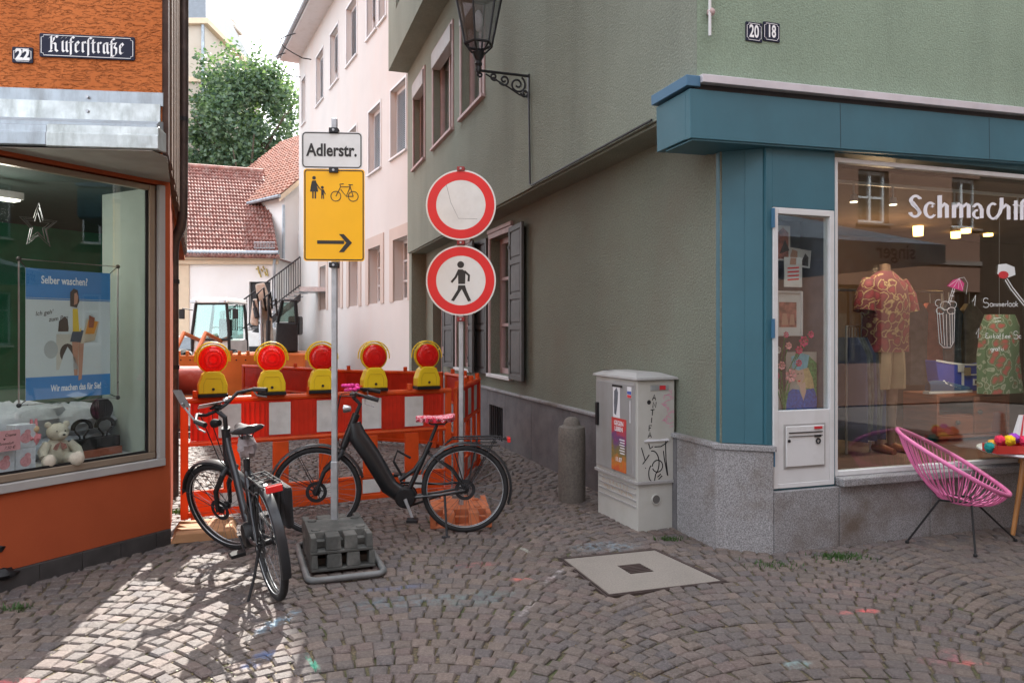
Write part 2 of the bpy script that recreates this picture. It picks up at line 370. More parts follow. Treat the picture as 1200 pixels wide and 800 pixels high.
def soil():
    m, t, pb, out = nt('joint_sand'); g = t.nodes.new('ShaderNodeNewGeometry'); pos = g.outputs['Position']
    col = ramp(t, noisen(t, pos, 60, 6, .7), [(.25, (.03,.023,.017)), (.5, (.09,.07,.045)), (.72, (.26,.20,.11))])
    col = mixc(t, ramp(t, noisen(t, pos, 2.2, 5, .6), [(.5, (0,)*3), (.62, (.75,)*3)]), col, (.055,.075,.022))
    link(t, col, pb.inputs['Base Color']); pb.inputs['Roughness'].default_value = .95
    bumpn(t, pb, noisen(t, pos, 90, 4, .7), .8, .01); return m
m_soil = soil()
m_asph = mat('far_paving', (.14,.12,.11), .85, var=.2, vs=2, bump=.3, bs=20)
gm = MB(); nx = 40
gm.add([(-7,-3,-.014),(9,-3,-.014),(9,13,-.014),(-7,13,-.014)], [(0,1,2,3)])
ground = struct('ground', gm, m_soil)
gf = MB(); gf.add([(-400,-300,-.032),(400,-300,-.032),(400,900,-.032),(-400,900,-.032)], [(0,1,2,3)])
struct('far_ground', gf, m_asph)
def stone_shape(w, d, rg, n=1):
    """irregular split stone: skirt, worn shoulder, slightly domed top"""
    c = [(-w/2+rg.uniform(-.05,.12)*w, -d/2+rg.uniform(-.05,.12)*d), (w/2+rg.uniform(-.12,.05)*w, -d/2+rg.uniform(-.05,.12)*d),
         (w/2+rg.uniform(-.06,.08)*w, d/2+rg.uniform(-.06,.08)*d), (-w/2+rg.uniform(-.08,.06)*w, d/2+rg.uniform(-.06,.08)*d)]
    tl = rg.uniform(-.004,.004); tw = rg.uniform(-.004,.004)
    vs = [(x*.97, y*.97, -.03) for x, y in c] + [(x, y, -.007) for x, y in c]
    vs += [(x*.82, y*.82, .001+tl*x/w+tw*y/d+rg.uniform(-.0015,.0015)) for x, y in c] + [(0, 0, .0035)]
    fs = [(i, (i+1) % 4, 4+(i+1) % 4, 4+i) for i in range(4)] + [(4+i, 4+(i+1) % 4, 8+(i+1) % 4, 8+i) for i in range(4)] + [(8+i, 8+(i+1) % 4, 12) for i in range(4)]
    return vs, fs
SLAB = [G(712,698), G(852,681), G(768,643), G(656,654)]
def inside(pt, poly, grow=0):
    cx = sum(p.x for p in poly)/len(poly); cy = sum(p.y for p in poly)/len(poly)
    q = [(cx+(p.x-cx)*(1+grow), cy+(p.y-cy)*(1+grow)) for p in poly]; s = None
    for i in range(len(q)):
        a, b = q[i], q[(i+1) % len(q)]; cr = (b[0]-a[0])*(pt[1]-a[1])-(b[1]-a[1])*(pt[0]-a[0])
        if s is None: s = cr > 0
        elif (cr > 0) != s: return False
    return True
# main building frames
GC = Vector((1.605, 5.299, 0)); GA = atan2(.319, .948)       # green house: corner and front direction
OC = Vector((-2.58, 5.60, 0)); OA = atan2(.872, .49)         # orange house: alley corner and window front direction
MG = frame(GC, GA); MGi = MG.inverted(); MO = frame(OC, OA); MOi = MO.inverted()
stones = []
R0 = 1.36; AL = math.asin(1/R0)
for c in range(-4, 7):
    xc = -.40+2.0*c; nst = 23
    for j in range(-8, 124):
        y0 = 1.2+.095*j+(.05 if c % 2 else 0)+.012*noise.noise(Vector((j*.7, c*5, 0)))
        sh = rnd.uniform(-.5,.5)
        for k in range(-1, nst+1):
            th = -AL+(k+.5+sh)*(2*AL/nst)
            if abs(th) > AL: continue
            th += rnd.uniform(-.006,.006); x = xc+R0*sin(th); y = y0+R0*(cos(th)-cos(AL))
            if y < 1.6 or y > 12.9 or abs(x) > .74*y+1.2: continue
            lg = MGi @ Vector((x, y, 0)); lo = MOi @ Vector((x, y, 0))
            if lg.x > .06 and lg.y > .04 and lg.x+lg.y > .35: continue
            if lo.x < .1 and lo.y > .05: continue
            if inside((x, y), SLAB, .045): continue
            stones.append((x, y, -th, 2*R0*AL/nst-.007, .095*max(.74, cos(th)*1.03)-.007))
def vis(s):
    return s[1] > 2.9 and abs(s[0]) < .69*s[1]
near = sorted([s for s in stones if vis(s)], key=lambda s: s[0]**2+s[1]**2)[:300]; ns = set(near)
variants = []
for i in range(24):
    vs, fs = stone_shape(1*.12, 1*.11, rnd); b = MB(); b.add(vs, fs); variants.append(b.mesh('cobblestone', m_stone1))
for i, (x, y, a, w, d) in enumerate(near):
    o = bpy.data.objects.new('cobblestone', variants[rnd.randrange(24)]); COL.objects.link(o); o.parent = ground
    o.location = (x+rnd.uniform(-.004,.004), y+rnd.uniform(-.004,.004), rnd.uniform(-.004,.003)); o.rotation_euler = (0, 0, a+rnd.uniform(-.05,.05)+(pi if i % 3 == 0 else 0)); o.scale = (w/.12, d/.11, 1)
fb = MB()
for s in stones:
    if s in ns: continue
    x, y, a, w, d = s; vs, fs = stone_shape(w, d, rnd); a += rnd.uniform(-.05,.05); z = rnd.uniform(-.004,.003); ca, sa = cos(a), sin(a)
    fb.add([(x+vx*ca-vy*sa, y+vx*sa+vy*ca, vz+z) for vx, vy, vz in vs], fs)
obj('cobblestone_field', fb, m_stone2, ground, kind='stuff')
# ------------------------------------------------------------------ building helpers
def extx(mb, poly, x0, x1, M=None):    # profile in y,z pushed along x
    n = len(poly); vs = [Vector((x0, p[0], p[1])) for p in poly]+[Vector((x1, p[0], p[1])) for p in poly]
    if M is not None: vs = [M @ v for v in vs]
    return mb.add(vs, [tuple(range(n)), tuple(range(2*n-1, n-1, -1))]+[((i+1) % n, i, n+i, n+(i+1) % n) for i in range(n)])
def window(parent, M, a0, a1, z0, z1, inset=.12, fw=.06, mf=None, cols=2, rows=(.68,), mg=None, blind=None, sill=None, curtain=None, surround=0, ms=None):
    """a casement: frame (part) with pane, sill, blind as sub-parts; front wall plane at y=0"""
    mf = mf or m_white; y0 = inset; b = MB(); e = .004
    b.box(a0+e, a0+fw, y0, y0+.07, z0+e, z1-e); b.box(a1-fw, a1-e, y0, y0+.07, z0+e, z1-e)
    b.box(a0+fw, a1-fw, y0, y0+.07, z0+e, z0+fw); b.box(a0+fw, a1-fw, y0, y0+.07, z1-fw, z1-e)
    w = a1-a0
    for i in range(1, cols): x = a0+w*i/cols; b.box(x-.03, x+.03, y0-.006, y0+.064, z0+fw, z1-fw)
    for r in rows:
        z = z0+(z1-z0)*r; b.box(a0+fw, a1-fw, y0+.004, y0+.060, z-.022, z+.022)
    wo_ = obj('window', b, mf, parent, M)
    I = None
    p = MB().box(a0+fw*.8, a1-fw*.8, y0+.03, y0+.038, z0+fw*.8, z1-fw*.8); obj('pane', p, mg or m_glass, wo_, I)
    d = MB().box(a0, a1, y0+.5, y0+.52, z0-.1, z1+.1); obj('room_shade', d, m_interior, wo_, I)
    if blind:
        c = MB(); n = int((z1-z0)/.045)
        for i in range(n):
            z = z1-fw-.03-i*.045
            if z < z0+fw+.02+(z1-z0)*blind[1]: break
            c.hexa([(a0+fw, y0-.03, z-.016), (a1-fw, y0-.03, z-.016), (a1-fw, y0-.022, z-.018), (a0+fw, y0-.022, z-.018)],
                   [(a0+fw, y0-.008, z+.014), (a1-fw, y0-.008, z+.014), (a1-fw, y0, z+.012), (a0+fw, y0, z+.012)])
        obj('blind', c, blind[0], wo_, I)
    if curtain:
        c = MB(); m = 24
        for s_ in curtain:
            x0 = a0+fw+s_[0]*(w-2*fw); x1 = a0+fw+s_[1]*(w-2*fw); vs = []
            for i in range(m+1):
                x = x0+(x1-x0)*i/m; y = y0+.12+.02*sin(i*1.7)
                vs += [(x, y, z0+.03), (x, y, z1-.03)]
            c.add(vs, [(2*i, 2*i+2, 2*i+3, 2*i+1) for i in range(m)])
        obj('curtain', c, m_curtain, wo_, I)
    if sill:
        s = MB().box(a0-.06, a1+.06, -.06, y0, z0-.05, z0-.002); obj('sill', s, sill, wo_, I, bevel=.006)
    if surround:
        s = MB(); q = surround
        s.box(a0-q, a0, -.022, .02, z0-.02, z1+q); s.box(a1, a1+q, -.022, .02, z0-.02, z1+q); s.box(a0, a1, -.022, .02, z1, z1+q)
        obj('surround', s, ms or mf, wo_, I)
    return wo_
def rotz(a): return Matrix.Rotation(a, 4, 'Z')
def T(x, y, z=0): return Matrix.Translation(Vector((x, y, z)))

# ------------------------------------------------------------------ green corner house
gh = thing('corner_house', 'green plastered corner house with a teal shop front and overhanging upper storeys', 'building', MG)
MA = rotz(-pi/2)                       # alley side: x toward the street, y into the house
MAu = T(-.33, 0) @ MA; MAt = T(-.73, 0) @ MA
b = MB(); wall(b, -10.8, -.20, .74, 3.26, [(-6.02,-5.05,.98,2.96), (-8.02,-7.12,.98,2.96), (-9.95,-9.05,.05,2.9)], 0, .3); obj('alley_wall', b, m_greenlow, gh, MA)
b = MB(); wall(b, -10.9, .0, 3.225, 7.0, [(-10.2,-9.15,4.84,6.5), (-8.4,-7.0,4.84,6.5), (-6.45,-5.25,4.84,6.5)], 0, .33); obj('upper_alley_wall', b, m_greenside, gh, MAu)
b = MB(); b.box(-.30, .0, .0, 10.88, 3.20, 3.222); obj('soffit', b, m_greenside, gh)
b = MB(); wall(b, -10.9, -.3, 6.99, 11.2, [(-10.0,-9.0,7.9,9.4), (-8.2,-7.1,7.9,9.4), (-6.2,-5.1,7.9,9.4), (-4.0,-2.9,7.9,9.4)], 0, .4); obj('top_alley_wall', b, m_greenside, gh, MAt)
b = MB()
for y in (): b.hexa([(-.44,y,6.72),(-.335,y,6.55),(-.335,y+.22,6.55),(-.44,y+.22,6.72)], [(-.72,y,6.985),(-.335,y,6.985),(-.335,y+.22,6.985),(-.72,y+.22,6.985)])
b = MB(); wall(b, -.328, 8.0, 3.36, 11.2, [(1.6,2.6,4.8,6.4), (4.0,5.0,4.8,6.4)], -.002, .3); obj('front_wall', b, m_green, gh)
b = MB(); b.box(.4, 8, 10.6, 10.9, 0, 11.2); b.box(7.7, 8, .3, 10.6, 0, 11.2); b.box(-.3, .4, 10.62, 10.88, .0, 11.2); b.box(-.73, 8, 0.3, 10.9, 11.2, 11.3); obj('rear_wall', b, m_greenside, gh)
b = MB(); b.hexa([(-.75,-.5,11.3),(8.4,-.5,11.3),(8.4,10.95,11.3),(-.75,10.95,11.3)], [(2.6,2,14.2),(3.6,2,14.2),(3.6,10,14.2),(2.6,10,14.2)]); obj('roof', b, m_tile, gh)
for (a0, a1, bl, cu) in ((-10.2,-9.15,(m_blindbr,.0),None), (-8.4,-7.0,None,((.0,.28),(.62,1.))), (-6.45,-5.25,None,((.0,.3),(.6,1.)))):
    w = window(gh, MAu, a0, a1, 4.84, 6.5, .12, .07, m_pinkwood, 2, (), blind=bl, sill=m_pinkwood, curtain=cu, surround=.05, ms=m_pinkwood)
    c = MB().box(a0+.01, a1-.01, -.05, .115, 6.22, 6.495); obj('shutter_box', c, m_greyframe, w, bevel=.008)
for (a0, a1) in ((-10.,-9.), (-8.2,-7.1), (-6.2,-5.1), (-4.,-2.9)): window(gh, MAt, a0, a1, 7.9, 9.4, .12, .07, m_pinkwood, 2, (), curtain=((0,.3),(.7,1)))
for (a0, a1) in ((1.6,2.6), (4.0,5.0)): window(gh, None, a0, a1, 4.8, 6.4, .12, .07, m_white, 2, (.7,))
for (a0, a1) in ((-6.02,-5.05), (-8.02,-7.12)):
    w = window(gh, MA, a0, a1, .98, 2.96, .14, .08, m_pinkwood, 2, (.70, .36), sill=m_white, curtain=((0,.2),(.8,1)), surround=.07, ms=m_pinkwood)
    c = MB(); c.box(a0-.07, a1+.07, -.04, .02, 2.96+.075, 2.96+.13); obj('lintel', c, m_pinkwood, w, bevel=.006)
def shutter(a, ang):
    """louvre-less panelled shutter hinged at a; ang swings it off the wall"""
    M = MA @ T(a, -.035) @ rotz(ang); W = .62 if ang > -1.57 and ang < 1.57 else .62
    b = MB(); s = 1
    b.box(0, .07, -.035, 0, .96, 2.99); b.box(W-.07, W, -.035, 0, .96, 2.99)
    zs = [.96, 1.62, 2.02, 2.48, 2.92]
    for z in zs: b.box(.07, W-.07, -.035, 0, z, z+.07)
    b.box(.06, W-.06, -.018, -.010, 1.0, 2.95)
    o = obj('shutter', b, m_shutter, gh, M, bevel=.005)
    for i in range(4):
        p = MB().box(.10, W-.10, -.030, -.018, zs[i]+.10, zs[i+1]-.03); obj('shutter_panel', p, m_shutter, o, bevel=.006)
    h = MB().box(.0, .05, -.045, -.036, 1.15, 1.19).box(.0, .05, -.045, -.036, 2.7, 2.74); obj('hinge', h, m_dark, o)
shutter(-4.98, -.05); shutter(-6.72, .03); shutter(-7.72+.66, -.16) ; shutter(-8.78, .05)
# door at the far end of the alley wall
b = MB().box(-9.93, -9.07, .16, .21, .07, 2.88); d = obj('door', b, m_pinkwood, gh, MA)
for z0_, z1_ in ((.25, 1.1), (1.3, 2.7)): obj('door_panel', MB().box(-9.8, -9.2, .14, .158, z0_, z1_), m_shutter, d, bevel=.01)
# plinth, slab by slab
ys = [.215, .74, 1.75, 2.95, 4.15, 5.2, 6.05, 7.3, 8.6, 9.0]
for i in range(len(ys)-1):
    m = m_granite if i < 1 else m_slate; b = MB()
    if i == 5: b.box(-ys[i+1]+.004, -ys[i]-.004, -.045, .1, 0, .06).box(-ys[i+1]+.004, -ys[i]-.004, -.045, .1, .53, .74).box(-ys[i+1]+.004, -ys[i+1]+.1, -.045, .1, .061, .529).box(-ys[i]-.1, -ys[i]-.004, -.045, .1, .061, .529)
    else: b.box(-ys[i+1]+.004, -ys[i]-.004, -.045, .1, -.03, .74)
    obj('plinth_slab', b, m, gh, MA, bevel=.004)
b = MB()
for x in (-5.9, -5.8, -5.7, -5.6, -5.5, -5.4): b.tube([(x, -.03, .06), (x, -.03, .53)], .009, 6)
b.box(-5.96, -5.29, .09, .098, .06, .53); obj('cellar_grille', b, m_dark, gh, MA)
obj('plinth_slab', MB().box(-10.8, -9.95, -.045, .1, -.03, .74), m_slate, gh, MA, bevel=.004)
b = MB(); b.extr([(-.045,.208),(.285,-.04),(.285,.3),(.0,.3)], -.03, .73); obj('plinth_corner_block', b, m_granite, gh, bevel=.008)
b = MB(); b.box(-10.8, -.21, -.065, .02, .742, .775); b = obj('plinth_coping', b, m_granite, gh, MA, bevel=.006)
b = MB(); b.extr([(-.062,.205),(.285,-.06),(.296,-.06),(.296,.3),(.0,.3)], .732, .772); obj('plinth_coping', b, m_granite, gh, bevel=.004)
for (x0, x1) in ((.290,.866), (.874,1.75), (1.758,2.7), (2.708,3.6), (3.608,4.55)):
    obj('plinth_slab', MB().box(x0, x1, -.04, .2, -.03, .440), m_granite, gh, bevel=.004)
obj('window_ledge', MB().box(.872, 4.55, -.085, .12, .444, .505), m_granite, gh, bevel=.008)
# teal shop front
b = MB(); b.extr([(-.004,.212),(.243,.036),(.262,.06),(.262,.3),(.004,.3)], .775, 3.0); obj('corner_pillar', b, m_teal, gh, bevel=.004)
b = MB(); b.extr([(.140,.098),(.243,.026),(.25,.05),(.15,.12)], .775, 2.93); obj('pillar_moulding', b, m_teal, gh, bevel=.003)
b = MB(); b.box(.248, .302, .0, .2, .775, 2.94); b.box(.302, .866, .0, .2, 2.505, 2.94); b.box(.852, .866, .0, .2, .445, 2.505); b.box(.285, .302, .0, .2, .445, .775); b.box(.302, .852, .0, .2, .441, .452)
obj('shopfront_panel', b, m_teal, gh, bevel=.003)
b = MB(); b.box(-.42, 6.9, -.06, .0, 2.93, 3.27); b.box(-.42, -.0, .0, .40, 2.935, 3.27); MFA = T(-.4,0,3.1) @ Matrix.Rotation(-.020,4,'Y') @ T(.4,0,-3.1); obj('fascia', b, m_teal, gh, MFA, bevel=.004); [obj('fascia_joint', MB().box(x_, x_+.003, -.0612, -.0595, 2.935, 3.265), m_dark, gh, MFA) for x_ in (.86, 2.35, 3.84, 5.3)]; obj('shopfront_header', MB().box(.31, 7.0, .002, .2, 2.942, 3.355), m_teal, gh)
obj('fascia_underside', MB().box(-.40, 6.9, -.05, .3, 2.918, 2.929), m_teal, gh, MFA)
obj('gutter_edge', MB().box(-.45, -.34, -.07, .42, 3.285, 3.36), m_teal2, gh, MFA, bevel=.004)
b = MB(); extx(b, [(-.10,3.31),(-.10,3.365),(-.005,3.372),(-.005,3.31)], -.34, 6.9); obj('drip_strip', b, m_strip, gh, MFA, bevel=.003)
obj('shadow_gap', MB().box(-.38, 6.9, -.045, .0, 3.27, 3.31), m_dark, gh, MFA)
b = MB(); wall(b, 4.4, 7.9, .0, 2.94, [], .05, .2); obj('shopfront_panel', b, m_teal, gh)
# big display window
b = MB(); b.box(.870, .905, .012, .07, .507, 2.91); b.box(.905, 4.4, .012, .07, .507, .545); b.box(.905, 4.4, .012, .07, 2.875, 2.91); b.box(4.36, 4.4, .012, .07, .545, 2.875)
sw = obj('display_window', b, m_white, gh, bevel=.004)
obj('pane', MB().box(.900, 4.365, .036, .044, .54, 2.88), m_shopglass, sw)
# display case door with letter flap
b = MB(); b.box(.305, .345, -.012, .06, .455, 2.50); b.box(.81, .85, -.012, .06, .455, 2.50); b.box(.345, .81, -.012, .06, 2.455, 2.50); b.box(.345, .81, -.012, .06, .455, .49); b.box(.345, .81, -.008, .05, .49, 1.02)
sc = obj('display_case', b, m_white, gh, bevel=.004)
obj('pane', MB().box(.34, .815, .012, .018, 1.015, 2.46), m_shopglass, sc)
b = MB(); b.box(.41, .75, -.022, -.009, .61, .905); obj('letterbox_door', b, m_white, sc, bevel=.004)
b = MB(); b.box(.395, .765, -.013, -.0085, .595, .92); obj('letterbox_gap', b, m_greyframe, sc)
b = MB(); b.box(.43, .73, -.028, -.023, .855, .862).box(.43, .73, -.028, -.023, .83, .834); obj('letter_slot', b, m_dark, sc)
m_red = mat('red_sticker', (.55,.03,.04), .5)
obj('sticker', MB().box(.655, .725, -.029, -.0235, .88, .898), m_red, sc); obj('sticker', MB().box(.655, .715, -.029, -.0235, .82, .836).disc(.012,.022,-.029,-.0235,16,.69,.79), m_dark, sc)
b = MB().disc(0, .011, -.03, -.023, 12, .43, .80); obj('lock', b, m_dark, sc)
for z in (.62, 1.55, 2.35): obj('hinge', MB().box(.294, .304, -.03, .0, z, z+.14), m_teal2, sc)
# shop rooms
m_shopwall = mat('shop_wall', (.13,.085,.06), .9, var=.2, vs=1.5); m_shopfloor = mat('shop_floor', (.10,.045,.03), .5, var=.3, vs=3, st=(1,8,1))
b = MB(); b.box(.30, 7.6, 3.6, 3.7, .0, 2.95); b.box(.26, .30, .30, 3.6, .0, 2.95); b.box(.87, 7.6, .30, 3.6, 2.9, 2.92); obj('shop_room', b, m_shopwall, gh)
obj('shop_floor', MB().box(.87, 7.6, .12, 3.6, .40, .52), m_shopfloor, gh)
m_casegrey = mat('case_lining', (.10,.10,.125), .9, var=.25, vs=6)
b = MB(); b.box(.302, .852, .36, .38, .5, 2.5); b.box(.302, .305, .07, .36, .5, 2.5); b.box(.849, .866, .07, .36, .5, 2.5); b.box(.305, .849, .07, .36, .98, 1.0); b.box(.305, .849, .07, .36, 2.47, 2.49); obj('case_lining', b, m_casegrey, gh)
# rod and cable on the walls
b = MB(); b.tube([(-.25,-.04,3.66),(-.25,-.04,4.6)], .011, 6); obj('rod', b, m_white, gh); obj('rod_clip', MB().ball((-.235,-.03,3.83), .03, 8, 6), m_pinkwood, gh)
b = MB(); b.tube([(-3.40,-.02,4.3),(-3.36,-.02,3.26),(-3.3,-.02,3.235),(-.6,-.02,3.235)], .011, 6); obj('cable', b, m_dark, gh, MAu)
# ------------------------------------------------------------------ pink house
MP = frame((-2.0, 15.8, 0), atan2(-.897, .443))
ph = thing('town_house', 'tall pale pink town house with rows of tall windows along the alley', 'building', MP)
def pk(px): k = (px-600)/FPX; return -((5.8/(.494+k))-15.8)*1.115
W3 = [(444,452), (430,441), (406,418), (387,396.5), (370.5,379), (353.5,358)]; W2 = [(458,476), (432,446), (406,418), (387,397), (371,379)]; W1 = [(461,478), (432,446), (409,420), (391,399), (375,382)]
hol = [(pk(a), pk(c), 9.2, 10.85) for a, c in W3]+[(pk(a), pk(c), 5.65, 7.25) for a, c in W2]+[(pk(a), pk(c), 2.3, 3.72) for a, c in W1]
b = MB(); wall(b, pk(350), 0, 0, 11.8, hol, 0, .3); obj('wall', b, m_pinkwall, ph)
L = -pk(350)
b = MB(); b.box(-L, -.0, 8.7, 9, 0, 11.8).box(-L, -L+.3, .3, 8.7, 0, 11.8).box(-.3, 0, .3, 8.7, 0, 11.8); obj('rear_wall', b, m_pinkwall, ph)
b = MB(); b.prism([(-L-.3,11.8),(.3,11.8),(.3,11.95),(-L-.3,11.95)], -.65, 9.5); b.hexa([(-L-.3,-.65,11.96),(.3,-.65,11.96),(.3,9.5,11.96),(-L-.3,9.5,11.96)], [(-L+1,4,16.2),(-1,4,16.2),(-1,5,16.2),(-L+1,5,16.2)]); rf = obj('roof', b, m_white, ph)
b = MB(); b.tube([(-L-.35,-.72,11.93),(.3,-.72,11.93)], .07, 10); obj('gutter', b, m_zinc, rf)
for i, (a, c) in enumerate(W3): window(ph, None, pk(a), pk(c), 9.2, 10.85, .13, .09, m_white, 1, (), blind=(m_blind, 0 if i % 2 == 0 else .25), sill=m_white, surround=.05, ms=m_white)
for i, (a, c) in enumerate(W2): window(ph, None, pk(a), pk(c), 5.65, 7.25, .13, .09, m_white, 1, (), blind=(m_blind, 0), sill=m_white, surround=.05, ms=m_white)
for i, (a, c) in enumerate(W1): window(ph, None, pk(a), pk(c), 2.3, 3.72, .22, .08, m_white, 2, (.33,.66), surround=.28, ms=m_pinktrim)
for x in (-L+.6, -L+2.6):
    b = MB(); b.tube([(x,-.05,11.0)]+[(x,-.35-.75*sin(t*pi),11.0+.9*t) for t in (0,.15,.3,.45,.6,.75,.9,1.)]+[(x,-.6,12.0)], .02, 6); obj('snow_hook', b, m_dark, ph)

# ------------------------------------------------------------------ roofs and houses behind
def tiles(name, e0, e1, r0, r1, rows, cols, m, parent, ws=None):
    """overlapping pantiles between an eave e0-e1 and a ridge r0-r1, every tile its own arched piece"""
    mb = MB(); e0, e1, r0, r1 = map(Vector, (e0, e1, r0, r1)); nrm = (e1-e0).cross(r0-e0).normalized()
    if nrm.z < 0: nrm = -nrm
    def pt(u, v, h): return e0.lerp(e1, u).lerp(r0.lerp(r1, u), v)+nrm*h
    for j in range(rows):
        for i in range(cols):
            u0 = i/cols; u1 = (i+1)/cols; v0 = j/rows; v1 = (j+1.12)/rows; um = (u0+u1)/2; q = rnd.uniform(-.006,.012)
            vs = [pt(u0,v0,.07+q), pt(um,v0,.13+q), pt(u1-.0008,v0,.075+q), pt(u0,v1,.015), pt(um,v1,.07), pt(u1-.0008,v1,.02), pt(u0,v0,.0), pt(um,v0,.03), pt(u1,v0,.0)]
            mb.add(vs, [(0,1,4,3),(1,2,5,4),(6,7,1,0),(7,8,2,1)])
    return obj(name, mb, m, parent, kind='stuff')
wh = thing('low_house', 'low white house under a weathered red tiled roof behind the building site', 'building', (-9.5, 27, 0))
def rel(o): return (o.matrix_world.translation if o.matrix_world.translation.length else o.location)
def W(px, py, Y, o): return P(px, py, Y)-Vector(o)
o1 = Vector((-9.5, 27, 0))
xl = P(150,300,27).x-o1.x; xr = P(325,300,27).x-o1.x
b = MB(); wall(b, xl, xr, 0, 4.3, [(P(292,0,27).x-o1.x, P(317,0,27).x-o1.x, 0.6, 3.4)], 0, .3); b.box(xl, xr, 5, 5.3, 0, 4.3).box(xr-.3, xr, .3, 5, 0, 4.3).box(xl, xl+.3, .3, 5, 0, 4.3); obj('wall', b, m_whitewall, wh)
x = P(222,0,27).x-o1.x
obj('corner_strip', MB().box(x-.55, x+.0, -.05, .0, 0, 4.2), m_creamtrim, wh); obj('cornice', MB().box(xl, xr+.1, -.22, .0, 4.18, 4.42).box(xl, xr+.06, -.14, -.0, 4.02, 4.178), m_creamtrim, wh, bevel=.03)
b = MB(); b.tube([(xl,-.34,4.45),(xr+.15,-.34,4.42)], .075, 10); obj('gutter', b, m_zinc, wh)
b = MB(); b.tube([(xr+.02,-.3,4.4),(xr-.08,-.12,4.0),(xr-.08,-.12,.0)], .05, 8); obj('downpipe', b, m_zinc, wh)
d = obj('door', MB().box(P(293,0,27).x-o1.x, P(316,0,27).x-o1.x, .12, .18, .6, 3.38), m_dark, wh)
b = MB()
for q in range(7): b.tube([(P(301+q*2,0,27).x-o1.x, -.08, 3.85+.12*sin(q*2.1)), (P(303+q*2,0,27).x-o1.x, -.1, 3.7+.15*cos(q*1.7))], .03, 5)
obj('wall_ornament', b, mat('gilt', (.4,.3,.1), .4, .6), wh)
e0 = W(150,299,26.6,o1); e1 = W(328,303,26.6,o1); r0 = W(150,192,31.5,o1); r1 = W(309,204,31.5,o1); bk0 = Vector(e0)+Vector((0,9.8,0)); bk1 = Vector(e1)+Vector((0,9.8,0))
b = MB(); b.add([e0,e1,r1,r0,bk0,bk1], [(0,1,2,3),(3,2,5,4),(0,4,5,1)]); rf = obj('roof', b, m_tile, wh); tiles('roof_tiles', e0, e1, r0, r1, 24, 44, m_tile, rf)
b = MB(); b.tube([r0+Vector((0,0,.1)), r1+Vector((0,0,.1))], .12, 8); obj('ridge_tiles', b, m_tile, rf)
b = MB(); c = W(298,291,26.9,o1)
for q in range(14): b.tube([c+Vector((q*.055,-.0,0)), c+Vector((q*.055,.0,.22))], .012, 4)
b.tube([c, c+Vector((.75,0,0))], .015, 4).tube([c+Vector((0,0,.22)), c+Vector((.75,0,.22))], .015, 4); obj('snow_guard', b, m_galv, rf)
# gabled house
E0 = P(325,230,28); d2 = Vector((-.73,.68,0)); n2 = Vector((.68,.73,0)); o2 = Vector((E0.x, E0.y, 0))
g2 = thing('gabled_house', 'white gabled house with an orange tiled roof beyond the outside stair', 'building', o2)
H = E0.z; E1 = d2*8; RR = n2*4.8+Vector((0,0,4.3))
z = lambda h: Vector((0,0,h))
b = MB(); b.add([Vector((0,0,0))+n2*.3, d2*8+n2*.3, d2*8+n2*.3+z(H), n2*.3+z(H)], [(0,1,2,3)])
b.add([n2*.3, n2*.3+z(H), n2*4.8+z(H+4.1), n2*9.3+z(H), n2*9.3], [(0,1,2,3,4)]); b.add([n2*.3+E1, n2*.3+z(H)+E1, n2*4.8+z(H+4.1)+E1, n2*9.3+z(H)+E1, n2*9.3+E1], [(0,1,2,3,4)]); obj('wall', b, m_whitewall, g2)
f = -d2*.25
b = MB(); b.add([f+z(H), E1+z(H), E1+RR+z(H), f+RR+z(H), f+n2*9.6+z(H), E1+n2*9.6+z(H)], [(0,1,2,3),(3,2,5,4)]); rf = obj('roof', b, m_tile2, g2)
tiles('roof_tiles', f+z(H), E1+z(H), f+RR+z(H), E1+RR+z(H), 26, 36, m_tile2, rf)
b = MB(); b.hexa([f+z(H-.2), f+z(H-.2)+d2*.12, f+RR+z(H-.2)+d2*.12, f+RR+z(H-.2)], [f+z(H+.02), f+z(H+.02)+d2*.12, f+RR+z(H+.02)+d2*.12, f+RR+z(H+.02)]); obj('verge_board', b, m_creamtrim, rf)
b = MB(); b.tube([f+z(H-.02)-n2*.05, E1+z(H-.02)-n2*.05], .07, 8); obj('gutter', b, m_zinc, rf); b = MB(); b.tube([n2*.22-d2*.06+z(H-.3), n2*.22-d2*.06], .05, 8); obj('downpipe', b, m_zinc, g2)
M2 = frame((0,0,0), atan2(n2.y, n2.x)); 
for zz in (4.2,):
    window(g2, M2, 1.35, 2.2, zz, zz+1.2, .02, .08, m_white, 2, (.5,))
    for s_ in (.86, 2.22):
        b = MB().box(s_, s_+.46, -.07, -.02, zz, zz+1.2); so_ = obj('shutter', b, m_white, g2, M2)
        sl = MB()
        for q in range(12): sl.box(s_+.05, s_+.41, -.085, -.071, zz+.07+q*.09, zz+.12+q*.09)
        obj('louvre', sl, m_white, so_)
